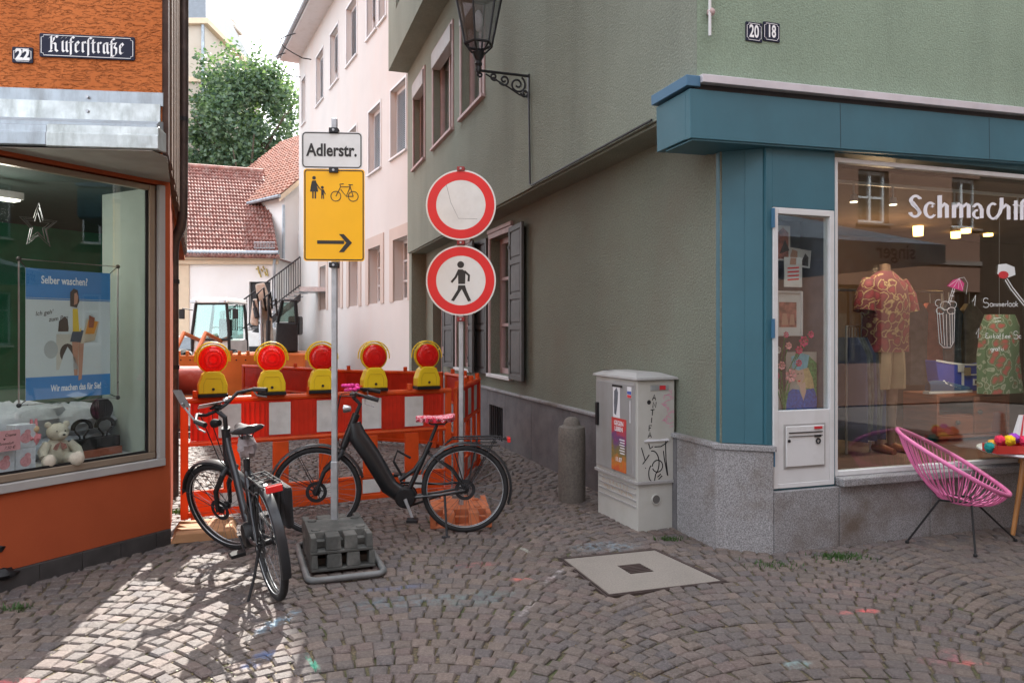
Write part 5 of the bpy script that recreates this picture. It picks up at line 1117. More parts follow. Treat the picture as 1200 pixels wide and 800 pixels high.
    b_.add(vs, [(i*n+k, i*n+(k+1) % n, (i+1)*n+(k+1) % n, (i+1)*n+k) for i in range(len(prof)-1) for k in range(n)]+[tuple(range(n)), tuple(range((len(prof)-1)*n+n-1, (len(prof)-1)*n-1, -1))])
    so_ = obj('saddle', b_, style.get('saddle_mat', m_saddle), t_, smooth=True, label=style.get('saddle_label'))
    b_ = MB()
    for sy in (-1,1): b_.tube([sd+Vector((.12,sy*.02,-.01)), sd+Vector((.05,sy*.025,-.045)), sd+Vector((-.05,sy*.03,-.045)), sd+Vector((-.09,sy*.035,-.01))], .004, 6)
    obj('saddle_rail', b_, m_dark, so_, kind='stuff')
    # fork, stem, bar (turned with the steering)
    def S(v): return MS_ @ Vector(v)
    b_ = MB(); cr_ = hb+Vector((.015,0,-.05))
    b_.tube([S(hb-ax*.02), S(cr_)], .022, 10)
    for sy in (-1, 1): b_.tube([S(cr_+Vector((0,sy*.02,0))), S(cr_+Vector((.01,sy*.062,-.03))), S((WB-.06,sy*.064,R+.16)), S((WB,sy*.062,R))], [.018,.021,.018,.013], 10)
    obj('fork', b_, style.get('fork_mat', m_dark), t_, smooth=True, kind='stuff')
    sm = ht+ax*.10; bc = sm+Vector((.05,0,.055)); b_ = MB(); b_.tube([S(ht), S(sm), S(bc)], .016, 10); stem = obj('stem', b_, m_dark, t_, smooth=True)
    hw = style['bar']; pts_ = [S(bc+Vector((dx, y, dz))) for (dx, y, dz) in ((-.20,hw,.01),(-.10,hw*.93,.035),(-.03,hw*.65,.05),(.0,.10,.01),(0,0,0),(.0,-.10,.01),(-.03,-hw*.65,.05),(-.10,-hw*.93,.035),(-.20,-hw,.01))]
    hbx = obj('handlebar', MB().tube(pts_, .0115, 10), style.get('bar_mat', m_dark), t_, smooth=True)
    for sy in (0, -1):
        a, c_ = (pts_[0], pts_[1]) if sy == 0 else (pts_[-1], pts_[-2]); obj('grip', MB().tube([a, a.lerp(c_,.6), c_], [.018,.016,.015], 10), m_gripr, hbx, smooth=True)
        d_ = (pts_[2] if sy == 0 else pts_[-3]); obj('brake_lever', MB().tube([c_+Vector((0,0,-.01)), c_.lerp(a,.3)+Vector((.03,0,-.045)), a+Vector((.03,0,-.05))], .006, 6), m_chrome, hbx, smooth=True)
    obj('display', MB().box(-.035,.035,-.028,.028,0,.016, Matrix.Translation(S(bc+Vector((-.005,0,.018)))) @ MS_.to_3x3().to_4x4()), m_black, hbx, bevel=.004)
    hl = S(bc+Vector((.05,0,-.09))); b_ = MB(); b_.lathe([(.0,-.035),(.022,-.03),(.032,.02),(.030,.03),(.0,.034)], 14, Matrix.Translation(hl) @ MS_.to_3x3().to_4x4() @ Matrix.Rotation(pi/2,4,'Y'), caps=False); obj('headlight', b_, m_chrome if style.get('silver') else m_black, t_, smooth=True)
    for k, sy in enumerate((-1, 1)): obj('cable', MB().tube([pts_[1 if sy > 0 else -2], S(bc+Vector((.10,sy*.06,.02))), S(bc+Vector((.13,sy*.03,-.12))), S(hb+Vector((.06,sy*.02,.02))), S(hb+Vector((.0,sy*.03,-.05)))], .0035, 6), m_black, t_, smooth=True)
    obj('bell', MB().ball(S(bc+Vector((.0,-.10,.035))), (.024,.024,.018), 12, 8), m_chrome, hbx, smooth=True)
    ff = fender(t_, (WB,0,R), MS_, R+.022, 20, 165, style['fender_mat']); fender(t_, (0,0,R), I, R+.022, 20, 200, style['fender_mat'])
    # rack
    b_ = MB(); zr = .75
    for sy in (-1, 1):
        b_.tube([(.10,sy*.055,zr),(-.28,sy*.06,zr),(-.33,sy*.05,zr-.01)], .006, 6); b_.tube([(-.10,sy*.060,zr),(-.02,sy*.066,R+.02)], .005, 6); b_.tube([(-.24,sy*.06,zr-.01),(-.03,sy*.068,R+.02)], .0045, 6); b_.tube([(.10,sy*.055,zr),(.16,sy*.02,.70)], .005, 6)
        b_.tube([(.0,sy*.085,zr-.05),(-.26,sy*.085,zr-.05)], .005, 6)
    for x in (.08,-.02,-.12,-.22,-.31): b_.tube([(x,-.056,zr),(x,.056,zr)], .0045, 6)
    b_.tube([(.0,-.025,zr+.012),(-.25,-.025,zr+.012),(-.25,.025,zr+.012),(.0,.025,zr+.012)], .004, 6)
    obj('luggage_rack', b_, m_dark, t_, smooth=True, kind='stuff')
    obj('tail_light', MB().box(-.362,-.335,-.045,.045,zr-.035,zr+.005), m_redl, t_, bevel=.006)
    kx_ = style['kick']; b_ = MB(); b_.tube([(kx_,.05,.30),(kx_-.01,.10,.15),(kx_-.02,.16,.012)], [.010,.009,.009], 8); b_.tube([(kx_-.045,.165,.008),(kx_+.02,.165,.008)], .009, 8); obj('kickstand', b_, m_dark, t_, smooth=True)
    return t_, S, bc, pts_
# black low-step bicycle standing side on: rear wheel right, facing left
m_flor = None
def floral():
    m, t, pb, out = nt('red_floral_fabric'); v = coords(t); n = t.nodes.new('ShaderNodeTexVoronoi'); n.inputs['Scale'].default_value = 38; link(t, v, n.inputs['Vector'])
    link(t, ramp(t, noisen(t, v, 40, 2), [(.38,(.55,.01,.04)),(.47,(.6,.02,.07)),(.52,(.7,.55,.58)),(.6,(.62,.05,.1)),(.7,(.3,.01,.03))]), pb.inputs['Base Color']); pb.inputs['Roughness'].default_value = .6; return m
m_flor = floral()
R2 = G(545,623); ang2 = atan2(.0-.06, -1.0)
bk2, S2, bc2, hp2 = bicycle(frame((R2.x, R2.y, 0), ang2), 'black low-step electric bicycle with a red floral saddle cover, side on', .10,
    dict(wb=1.165, frame_mat=m_bframe, dt=.074, low=True, crank=-112, bar=.27, fender_mat=m_fender, saddle_mat=m_flor, saddle_label='red and white floral saddle cover', kick=.16, silver=True))
# folds of the saddle cover
b = MB(); 
for i in range(12): a = 2*pi*i/12; b.tube([Vector((.215+.02+.12*cos(a), .075*sin(a), .915)), Vector((.215+.02+.13*cos(a), .085*sin(a), .880))], [.022,.014], 6)
obj('cover_ruffle', b, m_flor, bk2, smooth=True, kind='stuff')
b = MB(); 
for i in range(22):
    a = i*2.4; r = .012+.0022*i; p = hp2[1]+Vector((.10,0.02,.07))+Vector((r*cos(a), r*sin(a), .02*sin(i*1.3))); b.ball(p, (.018,.018,.014), 8, 5)
m_pinkf = mat('hot_pink_petals', (.75,.04,.30), .6, var=.2, vs=30); fl_ = obj('plastic_flower', b, m_pinkf, bk2, smooth=True, kind='stuff'); 
m_lock = m_black; b = MB(); b.tube([Vector((.43,.03,.60)), Vector((.53,.05,.66)), Vector((.56,.06,.58)), Vector((.50,.05,.47))], .010, 8); obj('folding_lock', b, m_black, bk2, smooth=True)
# dark city bicycle seen from behind on the left
R1 = G(324,700); h1d = Vector((-.53,.85,0)).normalized()
m_lockbag = mat('grey_plastic_bag', (.28,.24,.25), .5, var=.3, vs=20, bump=.8, bs=25, bd=.01)
M1 = frame((R1.x, R1.y, 0), atan2(h1d.y, h1d.x)) @ Matrix.Rotation(radians(-8), 4, 'X')
bk1, S1, bc1, hp1 = bicycle(M1, 'dark city bicycle seen from behind with its front wheel turned aside', .60,
    dict(wb=1.13, frame_mat=m_bframe2, dt=.038, low=True, crank=200, bar=.29, fender_mat=m_fender, kick=.05, sh=.10, chrome_post=True, fork_mat=m_dark))
b = MB(); b.ball((.235,0,.895), (.06,.055,.07), 14, 9, jit=.5); obj('plastic_bag', b, m_lockbag, bk1, smooth=True)
b = MB(); b.box(-.045,.045,-.075,.075,0,.006, Matrix.Translation(S1(bc1+Vector((.02,.02,.05)))) @ Matrix.Rotation(.35,4,'Y')); obj('phone_holder', b, mat('pale_screen', (.55,.56,.55), .25), bk1, bevel=.004)
b = MB(); q = hp1[1]; b.tube([q, q+Vector((.02,.05,.10)), q+Vector((-.0,.06,.13))], .006, 6); b.add([q+Vector((-.04,.02,.10)), q+Vector((.04,.06,.10)), q+Vector((.05,.10,.22)), q+Vector((-.05,.06,.22))], [(0,1,2,3)]); obj('mirror', b, m_galv, bk1, kind='stuff')
b = MB(); b.hexa([(-.20,-.075,.44),(.02,-.075,.44),(.02,-.12,.44),(-.20,-.12,.44)], [(-.24,-.07,.70),(.05,-.07,.70),(.05,-.13,.70),(-.24,-.13,.70)]); obj('side_bag', b, mat('dark_bag_cloth', (.014,.014,.016), .85, bump=.6, bs=20, bd=.01), bk1, bevel=.03)

# ================================================================== chair and side table
m_pinkcord = mat('pink_cord', (.68,.17,.36), .38, var=.08, vs=12); 
CF = [G(1063,636), G(1102,617), G(1143,652), G(1190,634)]
CC = (CF[0]+CF[1]+CF[2]+CF[3])/4; ch = thing('string_chair', 'pink string lounge chair on thin black legs beside the display window', 'chair', frame((CC.x-.0, CC.y+.0, 0), -.50))
NC = 72; b = MB()
def rimp(u):
    a = 2*pi*u; x = .37*cos(a); y = .375*sin(a)*(1+.10*cos(a)); z_ = .625-.215*cos(a)-.01*cos(2*a)-.02*abs(sin(a)); return Vector((x-.05, y, z_))
def botp(u):
    a = 2*pi*u; return Vector((-.03+.115*cos(a), .115*sin(a), .315-.025*cos(a)))
obj('rim', MB().tube([rimp(i/64) for i in range(64)], .0165, 10, closed=True), m_pinkcord, ch, smooth=True)
obj('base_ring', MB().tube([botp(i/24) for i in range(24)], .008, 8, closed=True), m_pinkcord, ch, smooth=True)
for i in range(NC):
    u = i/NC; u2 = u+(.012 if i % 2 else -.012); a_, c_ = rimp(u), botp(u2); pts_ = []
    for k in range(6):
        s_ = k/5; p = a_.lerp(c_, s_); out_ = Vector((p.x+.02, p.y, 0)); L0 = sin(s_*pi)
        p = p+out_.normalized()*.028*L0+Vector((0,0,-.030*L0)); pts_.append(p)
    obj('cord', MB().tube(pts_, .0043, 5), m_pinkcord, ch, smooth=True)
iM = ch.matrix_world.inverted() if False else frame((CC.x, CC.y, 0), -.50).inverted()
for f_ in CF:
    l_ = iM @ f_; tp_ = Vector((-.03+.13*(1 if l_.x > -.03 else -1)*.8, .12*(1 if l_.y > 0 else -1), .325)); lo_ = obj('leg', MB().tube([tp_, l_+Vector((0,0,.012))], .0075, 8), m_black, ch, smooth=True); obj('foot', MB().lathe([(.014,.0),(.014,.014),(.009,.022)], 10, T(l_.x,l_.y)), m_black, lo_)
b = MB()
q = [Vector((-.135,-.12,.325)), Vector((.075,-.12,.325)), Vector((.075,.12,.325)), Vector((-.135,.12,.325))]; b.tube(q, .008, 8, closed=True); obj('seat_frame', b, m_black, ch, smooth=True)
obj('back_stay', MB().tube([(-.135,0,.325),(-.27,0,.48),(-.385,0,.80)], .0075, 8), m_black, ch, smooth=True)
m_tbw = mat('white_table_top', (.62,.62,.62), .35, var=.05); m_oak = mat('orange_oak', (.42,.19,.06), .5, var=.25, vs=6, st=(1,1,.3))
TT = P(1222,527,5.95); tt = thing('side_table', 'small round white side table on splayed wooden legs, cut by the right edge', 'table', (TT.x, TT.y, 0)); hz = TT.z
obj('table_top', MB().lathe([(.0,hz-.022),(.44,hz-.022),(.455,hz-.011),(.45,hz),(.0,hz)], 44, caps=False), m_tbw, tt, smooth=True)
for a in (pi+.35, pi-1.5, -.4, 1.2): obj('leg', MB().tube([(.20*cos(a),.20*sin(a),hz-.025),(.34*cos(a),.34*sin(a),.0)], [.026,.016], 10), m_oak, tt, smooth=True)
bkp = P(1181,524,5.80); bs = thing('wool_basket', 'small clear red tray heaped with bright wool pompoms on the side table', 'basket', (bkp.x, bkp.y, hz+.002))
b = MB(); b.hexa([(-.11,-.07,0),(.11,-.07,0),(.11,.07,0),(-.11,.07,0)], [(-.14,-.09,.004),(.14,-.09,.004),(.14,.09,.004),(-.14,.09,.004)])
for (x0,x1,y0,y1) in ((-.14,.14,-.095,-.085),(-.14,.14,.085,.095),(-.145,-.135,-.085,.085),(.135,.145,-.085,.085)): b.box(x0,x1,y0,y1,.005,.065)
obj('tray', b, mat('red_tray', (.45,.04,.03), .3), bs)
for k, (x, y, z_, c_) in enumerate(((-.155,-.02,.045,(.01,.22,.20)),(-.075,-.02,.10,(.65,.03,.08)),(-.02,-.05,.105,(.75,.50,.01)),(.04,-.01,.115,(.30,.05,.45)),(.10,-.04,.10,(.65,.03,.10)),(.12,.03,.09,(.7,.08,.05)),(.0,.03,.08,(.6,.05,.2)),(-.09,.04,.06,(.7,.35,.05)))):
    tg = ('teal','crimson','yellow','violet','rose red','scarlet','magenta','orange')[k]; o = obj('pompom', MB().ball((0,0,0), .038, 14, 9, jit=.5), mat('wool_'+tg.replace(' ','_'), c_, .95, var=.3, vs=60, bump=1, bs=160), None, (T(bkp.x, bkp.y, hz) @ T(x, y, z_)), smooth=True); tag(o, '%s wool pompom in the heap on the side table' % tg, 'pompom', 'wool pompoms on the side table')
# striped cone standing on the table edge
sp = P(1200,520,6.1); o = thing('striped_bag', 'red and white striped paper bag standing at the right edge of the window', 'bag', (sp.x, sp.y, hz+.002)); 
b = MB(); wq = MB()
for i in range(8):
    (b if i % 2 else wq).hexa([(-.10+.025*i,-.04,0),(-.075+.025*i,-.04,0),(-.075+.025*i,.04,0),(-.10+.025*i,.04,0)], [(-.03+.010*i,-.02,.26),(-.02+.010*i,-.02,.26),(-.02+.010*i,.02,.26),(-.03+.010*i,.02,.26)])
obj('red_stripes', b, m_red, o, kind='stuff'); obj('paper', wq, m_paper, o, kind='stuff')
# black display stand foot at the left edge
dp_ = G(-14,690); o = thing('display_stand', 'black lumpy display stand foot at the left edge of the pavement', 'stand', (dp_.x, dp_.y, 0))
obj('foot', MB().ball((.0,0,.10), (.17,.10,.045), 16, 8, jit=.4), m_black, o, smooth=True); obj('column', MB().tube([(-.06,0,.09),(-.07,0,.27)], .05, 10), m_black, o, smooth=True); obj('cap', MB().ball((-.02,0,.27), (.13,.08,.06), 16, 8, jit=.5), m_black, o, smooth=True); obj('wood_base', MB().box(-.16,.04,-.08,.08,.0,.05), m_oak, o, bevel=.005)
# grass tufts by the plinth
m_grass = leafmat('weed_leaves', (.02,.06,.012), (.06,.12,.03), .2)
def tuft(px, py, n, s_, lab):
    p = G(px,py); b_ = MB(); rr = random.Random(int(px))
    for i in range(n):
        x, y = rr.gauss(0,s_), rr.gauss(0,s_*.5); a = rr.uniform(0,6.28); h = rr.uniform(.008,.028); w = rr.uniform(.003,.007)
        b_.add([(x-w*cos(a),y-w*sin(a),-.006),(x+w*cos(a),y+w*sin(a),-.006),(x+.6*h*cos(a+1.5)+w*.5,y+.6*h*sin(a+1.5),h),(x+.6*h*cos(a+1.5)-w*.3,y+.6*h*sin(a+1.5),h*1.1)], [(0,1,2,3)])
    me_ = bpy.data.meshes.new('weeds'); me_.from_pydata([tuple(v) for v in b_.v],[],b_.f); me_.materials.append(m_grass); o_ = obj('weeds', me_, None, None, T(p.x,p.y,0)); o_['kind'] = 'stuff'; o_['label'] = lab
tuft(983,653,260,.09,'green weeds in the joints by the granite plinth'); tuft(905,663,80,.10,'sparse weeds at the granite corner block'); tuft(785,632,90,.05,'weeds at the cabinet foot'); tuft(16,713,80,.05,'weeds near the black stand'); tuft(215,600,240,.07,'tall weeds behind the timber offcut')
# moss threads along the joints
b = MB(); rr = random.Random(11)
for i in range(9000):
    y = 2.9+5.5*rr.random()**1.3; x = rr.uniform(-.68,.68)*y
    if noise.noise(Vector((x*1.3,y*1.3,0))) < -.02 or rr.random() < .3: continue
    L_ = MGi @ Vector((x,y,0))
    if L_.x > -.1 and L_.y > -.05: continue
    s_ = rr.uniform(.003,.007); a = rr.uniform(0,3.1); b.add([(x-s_*cos(a),y-s_*sin(a),-.006+rr.random()*.003),(x+s_*sin(a),y-s_*cos(a),-.004),(x+s_*cos(a),y+s_*sin(a),-.006+rr.random()*.003),(x-s_*sin(a),y+s_*cos(a),-.003)], [(0,1,2,3)])
mlit = leafmat('dry_joint_litter', (.20,.13,.035), (.09,.11,.03), .1); me = bpy.data.meshes.new('joint_litter'); me.from_pydata([tuple(v) for v in b.v],[],b.f); me.materials.append(mlit); obj('joint_litter', me, None, ground, kind='stuff')

# ================================================================== digger, loader and cars behind the barriers
m_cabin = mat('vehicle_white', (.62,.62,.60), .35, var=.05, coat=.3, dirt=(.35,.3,.25), dirt_amt=.4, dirt_s=3); m_cglass = glass('cab_glass', tint=(.62,.80,.76), refl=.7, base=.15); m_mud = mat('muddy_steel', (.46,.40,.33), .7, .2, var=.35, vs=4, dirt=(.50,.47,.42), dirt_amt=.8, dirt_s=5); m_orv = mat('vehicle_orange', (.60,.15,.03), .4, var=.1)
def vframe(px, Y, a=0): p = P(px, 388, Y); return frame((p.x, Y, 0), a)
# wheel loader, cab facing the viewer
Yv = 21; ld = thing('wheel_loader', 'white cabbed wheel loader parked behind the notched orange panel', 'loader', vframe(247, Yv, -.08)); s_ = Yv/FPX
ct = CAMH+(388-353)*s_; cbm = CAMH+(388-412)*s_; hw = .50
b = MB()
for (x,y) in ((-hw,0),(hw,0),(-hw-.02,1.1),(hw+.02,1.1)): b.tube([(x*1.08,y,cbm),(x*1.08,y-.02,cbm+.5),(x*.9,y+.03,ct-.06)], .045, 8)
b.tube([(-hw*.9,.03,ct-.06),(hw*.9,.03,ct-.06)], .04, 8).tube([(-hw*1.08,0,cbm+.35),(hw*1.08,0,cbm+.35)], .035, 8)
obj('cab_frame', b, m_dark, ld, smooth=True, kind='stuff')
obj('cab_roof', MB().hexa([(-.58,-.14,ct-.05),(.58,-.14,ct-.05),(.58,1.2,ct-.05),(-.58,1.2,ct-.05)], [(-.50,-.05,ct+.10),(.50,-.05,ct+.10),(.50,1.1,ct+.10),(-.50,1.1,ct+.10)]), m_cabin, ld, bevel=.04)
obj('windscreen', MB().hexa([(-hw,-.0,cbm+.36),(hw,-.0,cbm+.36),(hw,.02,cbm+.36),(-hw,.02,cbm+.36)], [(-hw*.88,.03,ct-.08),(hw*.88,.03,ct-.08),(hw*.88,.05,ct-.08),(-hw*.88,.05,ct-.08)]), m_cglass, ld); obj('rear_window', MB().box(-hw*.9,hw*.9,1.08,1.1,cbm+.36,ct-.08), m_cglass, ld)
obj('seat', MB().box(-.22,.22,.5,.95,cbm+.3,cbm+.42).box(-.2,.2,.85,.95,cbm+.42,cbm+.95), m_black, ld, bevel=.05, kind='stuff'); obj('steering_wheel', MB().tube([(.18*cos(a/16*2*pi),.25+.05*sin(a/16*2*pi),cbm+.55+.15*sin(a/16*2*pi)) for a in range(16)], .018, 6, closed=True), m_black, ld)
for x in (-.42,.42): obj('work_light', MB().box(x-.09,x+.09,-.2,-.142,ct-.05,ct+.03), m_chrome, ld, bevel=.01)
for sx_ in (-1,1): o = obj('mirror_arm', MB().tube([(sx_*.5,-.05,ct-.25),(sx_*.78,-.12,ct-.2),(sx_*.78,-.12,ct-.32)], .014, 6), m_dark, ld); obj('mirror', MB().box(sx_*.78-.08,sx_*.78+.08,-.15,-.11,ct-.50,ct-.22), m_black, o, bevel=.01)
obj('cab_body', MB().hexa([(-.58,-.05,.5),(.58,-.05,.5),(.6,1.3,.5),(-.6,1.3,.5)], [(-.56,.02,cbm+.34),(.56,.02,cbm+.34),(.58,1.2,cbm+.34),(-.58,1.2,cbm+.34)]), m_cabin, ld, bevel=.04)
for sx_ in (-1,1):
    for y in (-.3,1.9): w_o = obj('wheel', MB().lathe([(.2,-.17),(.48,-.17),(.55,-.10),(.55,.10),(.48,.17),(.2,.17)], 24, T(sx_*.72,y,.55) @ Matrix.Rotation(pi/2,4,'Y')), m_rubber, ld, smooth=True); obj('rim', MB().lathe([(.0,-.12),(.24,-.14),(.24,.14),(.0,.12)], 18, T(sx_*.72,y,.55) @ Matrix.Rotation(pi/2,4,'Y')), m_orv, w_o)
for sx_ in (-.28,.28): obj('lift_arm', MB().tube([(sx_,.1,1.3),(sx_*1.1,-.9,1.55),(sx_*1.1,-1.5,.9)], .06, 8), m_orv, ld, smooth=True)
obj('bucket', MB().hexa([(-.9,-2.1,.2),(.9,-2.1,.2),(.9,-1.5,.2),(-.9,-1.5,.2)], [(-.9,-1.75,.95),(.9,-1.75,.95),(.9,-1.45,.95),(-.9,-1.45,.95)]), m_mud, ld, bevel=.03)
# white van with dark windscreen strip
Yv = 23.5; vn = thing('white_van', 'white van with its bonnet visible between the loader and the digger', 'van', vframe(284, Yv, .1)); s_ = Yv/FPX; zt_ = CAMH+(388-388)*s_
obj('body', MB().hexa([(-.62,0,.4),(.75,0,.4),(.75,3.6,.4),(-.62,3.6,.4)], [(-.55,.5,zt_+.05),(.68,.5,zt_+.05),(.7,3.4,zt_+.15),(-.6,3.4,zt_+.15)]), m_cabin, vn, bevel=.12); obj('grille', MB().hexa([(-.58,-.03,.85),(.70,-.03,.85),(.70,.04,.85),(-.58,.04,.85)], [(-.56,.02,1.12),(.68,.02,1.12),(.68,.15,1.12),(-.56,.15,1.12)]), m_black, vn, bevel=.02)
for x in (-.5,.6): obj('headlight', MB().ball((x,.02,1.15), (.11,.06,.06), 12, 8), m_chrome, vn, smooth=True); obj('wheel', MB().lathe([(.15,-.1),(.33,-.1),(.34,.1),(.15,.1)], 20, T(x*1.1,.7,.34) @ Matrix.Rotation(pi/2,4,'Y')), m_rubber, vn)
# digger
Yv = 19; dg_ = thing('digger', 'tracked digger with a muddy folded boom and dark cab on the building site', 'digger', vframe(322, Yv, .0)); s_ = Yv/FPX
def dx(px, py, dy=0): p = P(px, py, Yv+dy); return Vector((p.x-P(322,388,Yv).x, dy, p.z))
b = MB(); b.hexa([dx(322,412),dx(349,412),dx(349,412,1.4),dx(322,412,1.4)], [dx(324,378),dx(349,378),dx(349,378,1.3),dx(324,378,1.3)]); obj('cab', b, m_dark, dg_, bevel=.03)
b = MB()
for (a, c_) in ((dx(325,378),dx(331,352)), (dx(348,378),dx(346,352)), (dx(325,378,1.3),dx(331,352,1.3)), (dx(348,378,1.3),dx(346,352,1.3))): b.tube([a,c_], .05, 8)
obj('cab_pillars', b, m_black, dg_, kind='stuff'); b = MB(); b.hexa([dx(328,353,-.05),dx(349,353,-.05),dx(349,353,1.4),dx(328,353,1.4)], [dx(329,350.5,-.05),dx(348,350.5,-.05),dx(348,350.5,1.4),dx(329,350.5,1.4)]); obj('cab_roof', b, m_dark, dg_, bevel=.03)
b = MB(); b.hexa([dx(326,377,.02),dx(347.5,377,.02),dx(347.5,377,.04),dx(326,377,.04)], [dx(331,354,.02),dx(346,354,.02),dx(346,354,.04),dx(331,354,.04)]); obj('windscreen', b, m_cglass, dg_)
obj('seat', MB().box(.15,.45,.6,1.0,1.5,2.0), m_black, dg_, bevel=.05)
b = MB(); b.hexa([dx(303,416,-1.2),dx(322,416,-1.2),dx(322,416,-.7),dx(303,416,-.7)], [dx(305,360,-.9),dx(318,360,-.9),dx(318,360,-.4),dx(305,360,-.4)]); obj('boom', b, m_mud, dg_, bevel=.04)
b = MB(); b.hexa([dx(303,362,-1.1),dx(321,362,-1.1),dx(321,362,-.7),dx(303,362,-.7)], [dx(299,333,-1.0),dx(310,331,-1.0),dx(310,331,-.7),dx(299,333,-.7)]); obj('stick', b, m_mud, dg_, bevel=.04)
for (a, c_, m) in ((dx(307,414,-1.35),dx(305,352,-1.25),m_chrome), (dx(314,414,-1.35),dx(315,345,-1.2),m_dark), (dx(301,372,-1.3),dx(297,352,-1.2),m_dark)): obj('ram', MB().tube([a, a.lerp(c_,.55), a.lerp(c_,.56), c_], [.055,.055,.03,.03], 8), m, dg_, smooth=True)
obj('bucket', MB().hexa([dx(293,380,-1.3),dx(303,382,-1.3),dx(303,382,-.6),dx(293,380,-.6)], [dx(296,350,-1.2),dx(303,350,-1.2),dx(303,350,-.6),dx(296,350,-.6)]), m_mud, dg_, bevel=.05)
for k, (x, z_) in enumerate(((304,345),(312,350),(318,358))): obj('hose', MB().tube([dx(x,z_+14,-1.15), dx(x-3,z_,-1.4), dx(x+5,z_-8,-1.2), dx(x+7,z_+12,-1.2)], .025, 6), m_black, dg_, smooth=True)
for q in (-.75,.75): obj('track', MB().prism([(-1.1,.05),(1.1,.05),(1.35,.3),(1.1,.6),(-1.1,.6),(-1.35,.3)], q-.2, q+.2, T(.1,.5) ), m_rubber, dg_, bevel=.03)
obj('turntable', MB().box(-.9,.95,-.6,1.9,.62,1.05), m_orv, dg_, bevel=.05)
# parked car behind, far left
Yv = 24; cr = thing('parked_car', 'white car roof and windscreen just visible beside the drain pipe', 'car', vframe(212, Yv, .2)); s_ = Yv/FPX
obj('body', MB().hexa([(-.9,0,.3),(.75,0,.3),(.75,4,.3),(-.9,4,.3)], [(-.85,.1,.95),(.7,.1,.95),(.7,3.9,.95),(-.85,3.9,.95)]), m_cabin, cr, bevel=.1); obj('roof', MB().hexa([(-.8,.9,.96),(.65,.9,.96),(.65,3.5,.96),(-.8,3.5,.96)], [(-.62,1.5,1.45),(.47,1.5,1.45),(.47,3,1.45),(-.62,3,1.45)]), m_cabin, cr, bevel=.06)
obj('windscreen', MB().hexa([(-.72,.86,1.0),(.58,.86,1.0),(.58,.90,1.0),(-.72,.90,1.0)], [(-.56,1.38,1.40),(.41,1.38,1.40),(.41,1.44,1.40),(-.56,1.44,1.40)]), mat('dark_windscreen', (.12,.15,.17), .1), cr)
for x in (-.8,.68): obj('wheel', MB().lathe([(.15,-.1),(.31,-.1),(.31,.1),(.15,.1)], 20, T(x,.8,.31) @ Matrix.Rotation(pi/2,4,'Y')), m_rubber, cr); obj('headlight', MB().ball((x*.85,.02,.72), (.12,.05,.06), 12, 8), m_chrome, cr, smooth=True)
# red pipe drum behind the barrier
pd = P(227,446,12.2); o = thing('cable_drum', 'faded red drum lying behind the leftmost warning lamp', 'drum', (pd.x, 12.2, 0)); zc_ = pd.z
obj('drum', MB().lathe([(.0,-.30),(.24,-.30),(.24,.30),(.0,.30)], 24, T(0,0,zc_) @ Matrix.Rotation(pi/2,4,'Y')), mat('faded_red', (.50,.10,.07), .4, dirt=(.6,.5,.45), dirt_amt=.5), o, smooth=True); obj('drum_trestle', MB().box(-.3,-.24,-.2,.2,0,zc_-.22).box(.24,.3,-.2,.2,0,zc_-.22), m_plank, o, kind='stuff')
# ================================================================== laundry window contents (left)
def LO(px, py, d):                    # point on a plane d metres behind the laundry window, in the window frame
    k = (px-600)/FPX; ox, oy = OC.x-.872*d, OC.y+.49*d       # a point of that plane
    s_ = (k*oy-ox)/(.49-k*.872); Y = oy+.872*s_; return Vector((s_, d, CAMH+(HOR-py)/FPX*Y))
m_pblue = mat('poster_blue', (.045,.20,.48), .45, var=.04); m_pwhite = mat('poster_white', (.50,.56,.58), .5, var=.03); m_skin = mat('printed_skin', (.42,.22,.15), .6); m_skd = mat('printed_dark', (.05,.035,.03), .6)
dP = .16
a, c = LO(30,315,dP), LO(129,315,dP); xa, xb_ = a.x, c.x; zt = (LO(30,314,dP).z+LO(129,320,dP).z)/2; zb = (LO(30,468,dP).z+LO(129,463,dP).z)/2; zbt = LO(80,350,dP).z; zbb = LO(80,440,dP).z
po = thing('laundry_poster', 'blue and white laundry poster in a thin metal stand behind the left window', 'poster', MO)
pp = obj('poster', MB().box(xa, xb_, dP, dP+.003, zb, zt), m_pwhite, po); obj('blue_band', MB().box(xa,xb_,dP-.0016,dP-.0006,zbt,zt), m_pblue, pp); obj('blue_band', MB().box(xa,xb_,dP-.0016,dP-.0006,zb,zbb), m_pblue, pp); obj('blue_line', MB().box(xa,xb_,dP-.0016,dP-.0006,zbt-.011,zbt-.004), m_pblue, pp)
W_ = xb_-xa; H_ = zt-zb
m_ptext = mat('poster_text', (.75,.78,.8), .5)
obj('lettering', text_mb('Selber waschen?', .072, .0006, .0012, W_*.70/.56*.92), m_ptext, pp, T(xa+W_*.44, dP-.0026, zt-.075)); obj('lettering', text_mb('Wir machen das für Sie!', .062, .0006, .0010, W_*.70/.56*.80), m_ptext, pp, T(xa+W_*.58, dP-.0026, zb+.068))
b = text_mb('Ich geh\'', .042, .0006, .0, .9, .3); b2 = text_mb('zum Profi!', .042, .0006, 0, .9, .3); b.add([Vector(v)+Vector((.10,0,-.05)) for v in b2.v], b2.f); obj('handwriting', b, m_skd, pp, T(xa+W_*.20, dP-.002, zbt-.10) @ Matrix.Rotation(-.15,4,'Y'))
U = lambda u, v: (xa+W_*u, zb+H_*v)   # woman with laundry basket, printed flat
def flat(nm, poly, m, dy=-.0012): obj(nm, MB().prism([U(*p) for p in poly], dP+dy, dP+dy+.0005), m, pp)
flat('printed_washer', [(.34,.22),(.60,.22),(.60,.50),(.34,.50)], mat('print_pale', (.48,.47,.42), .6))
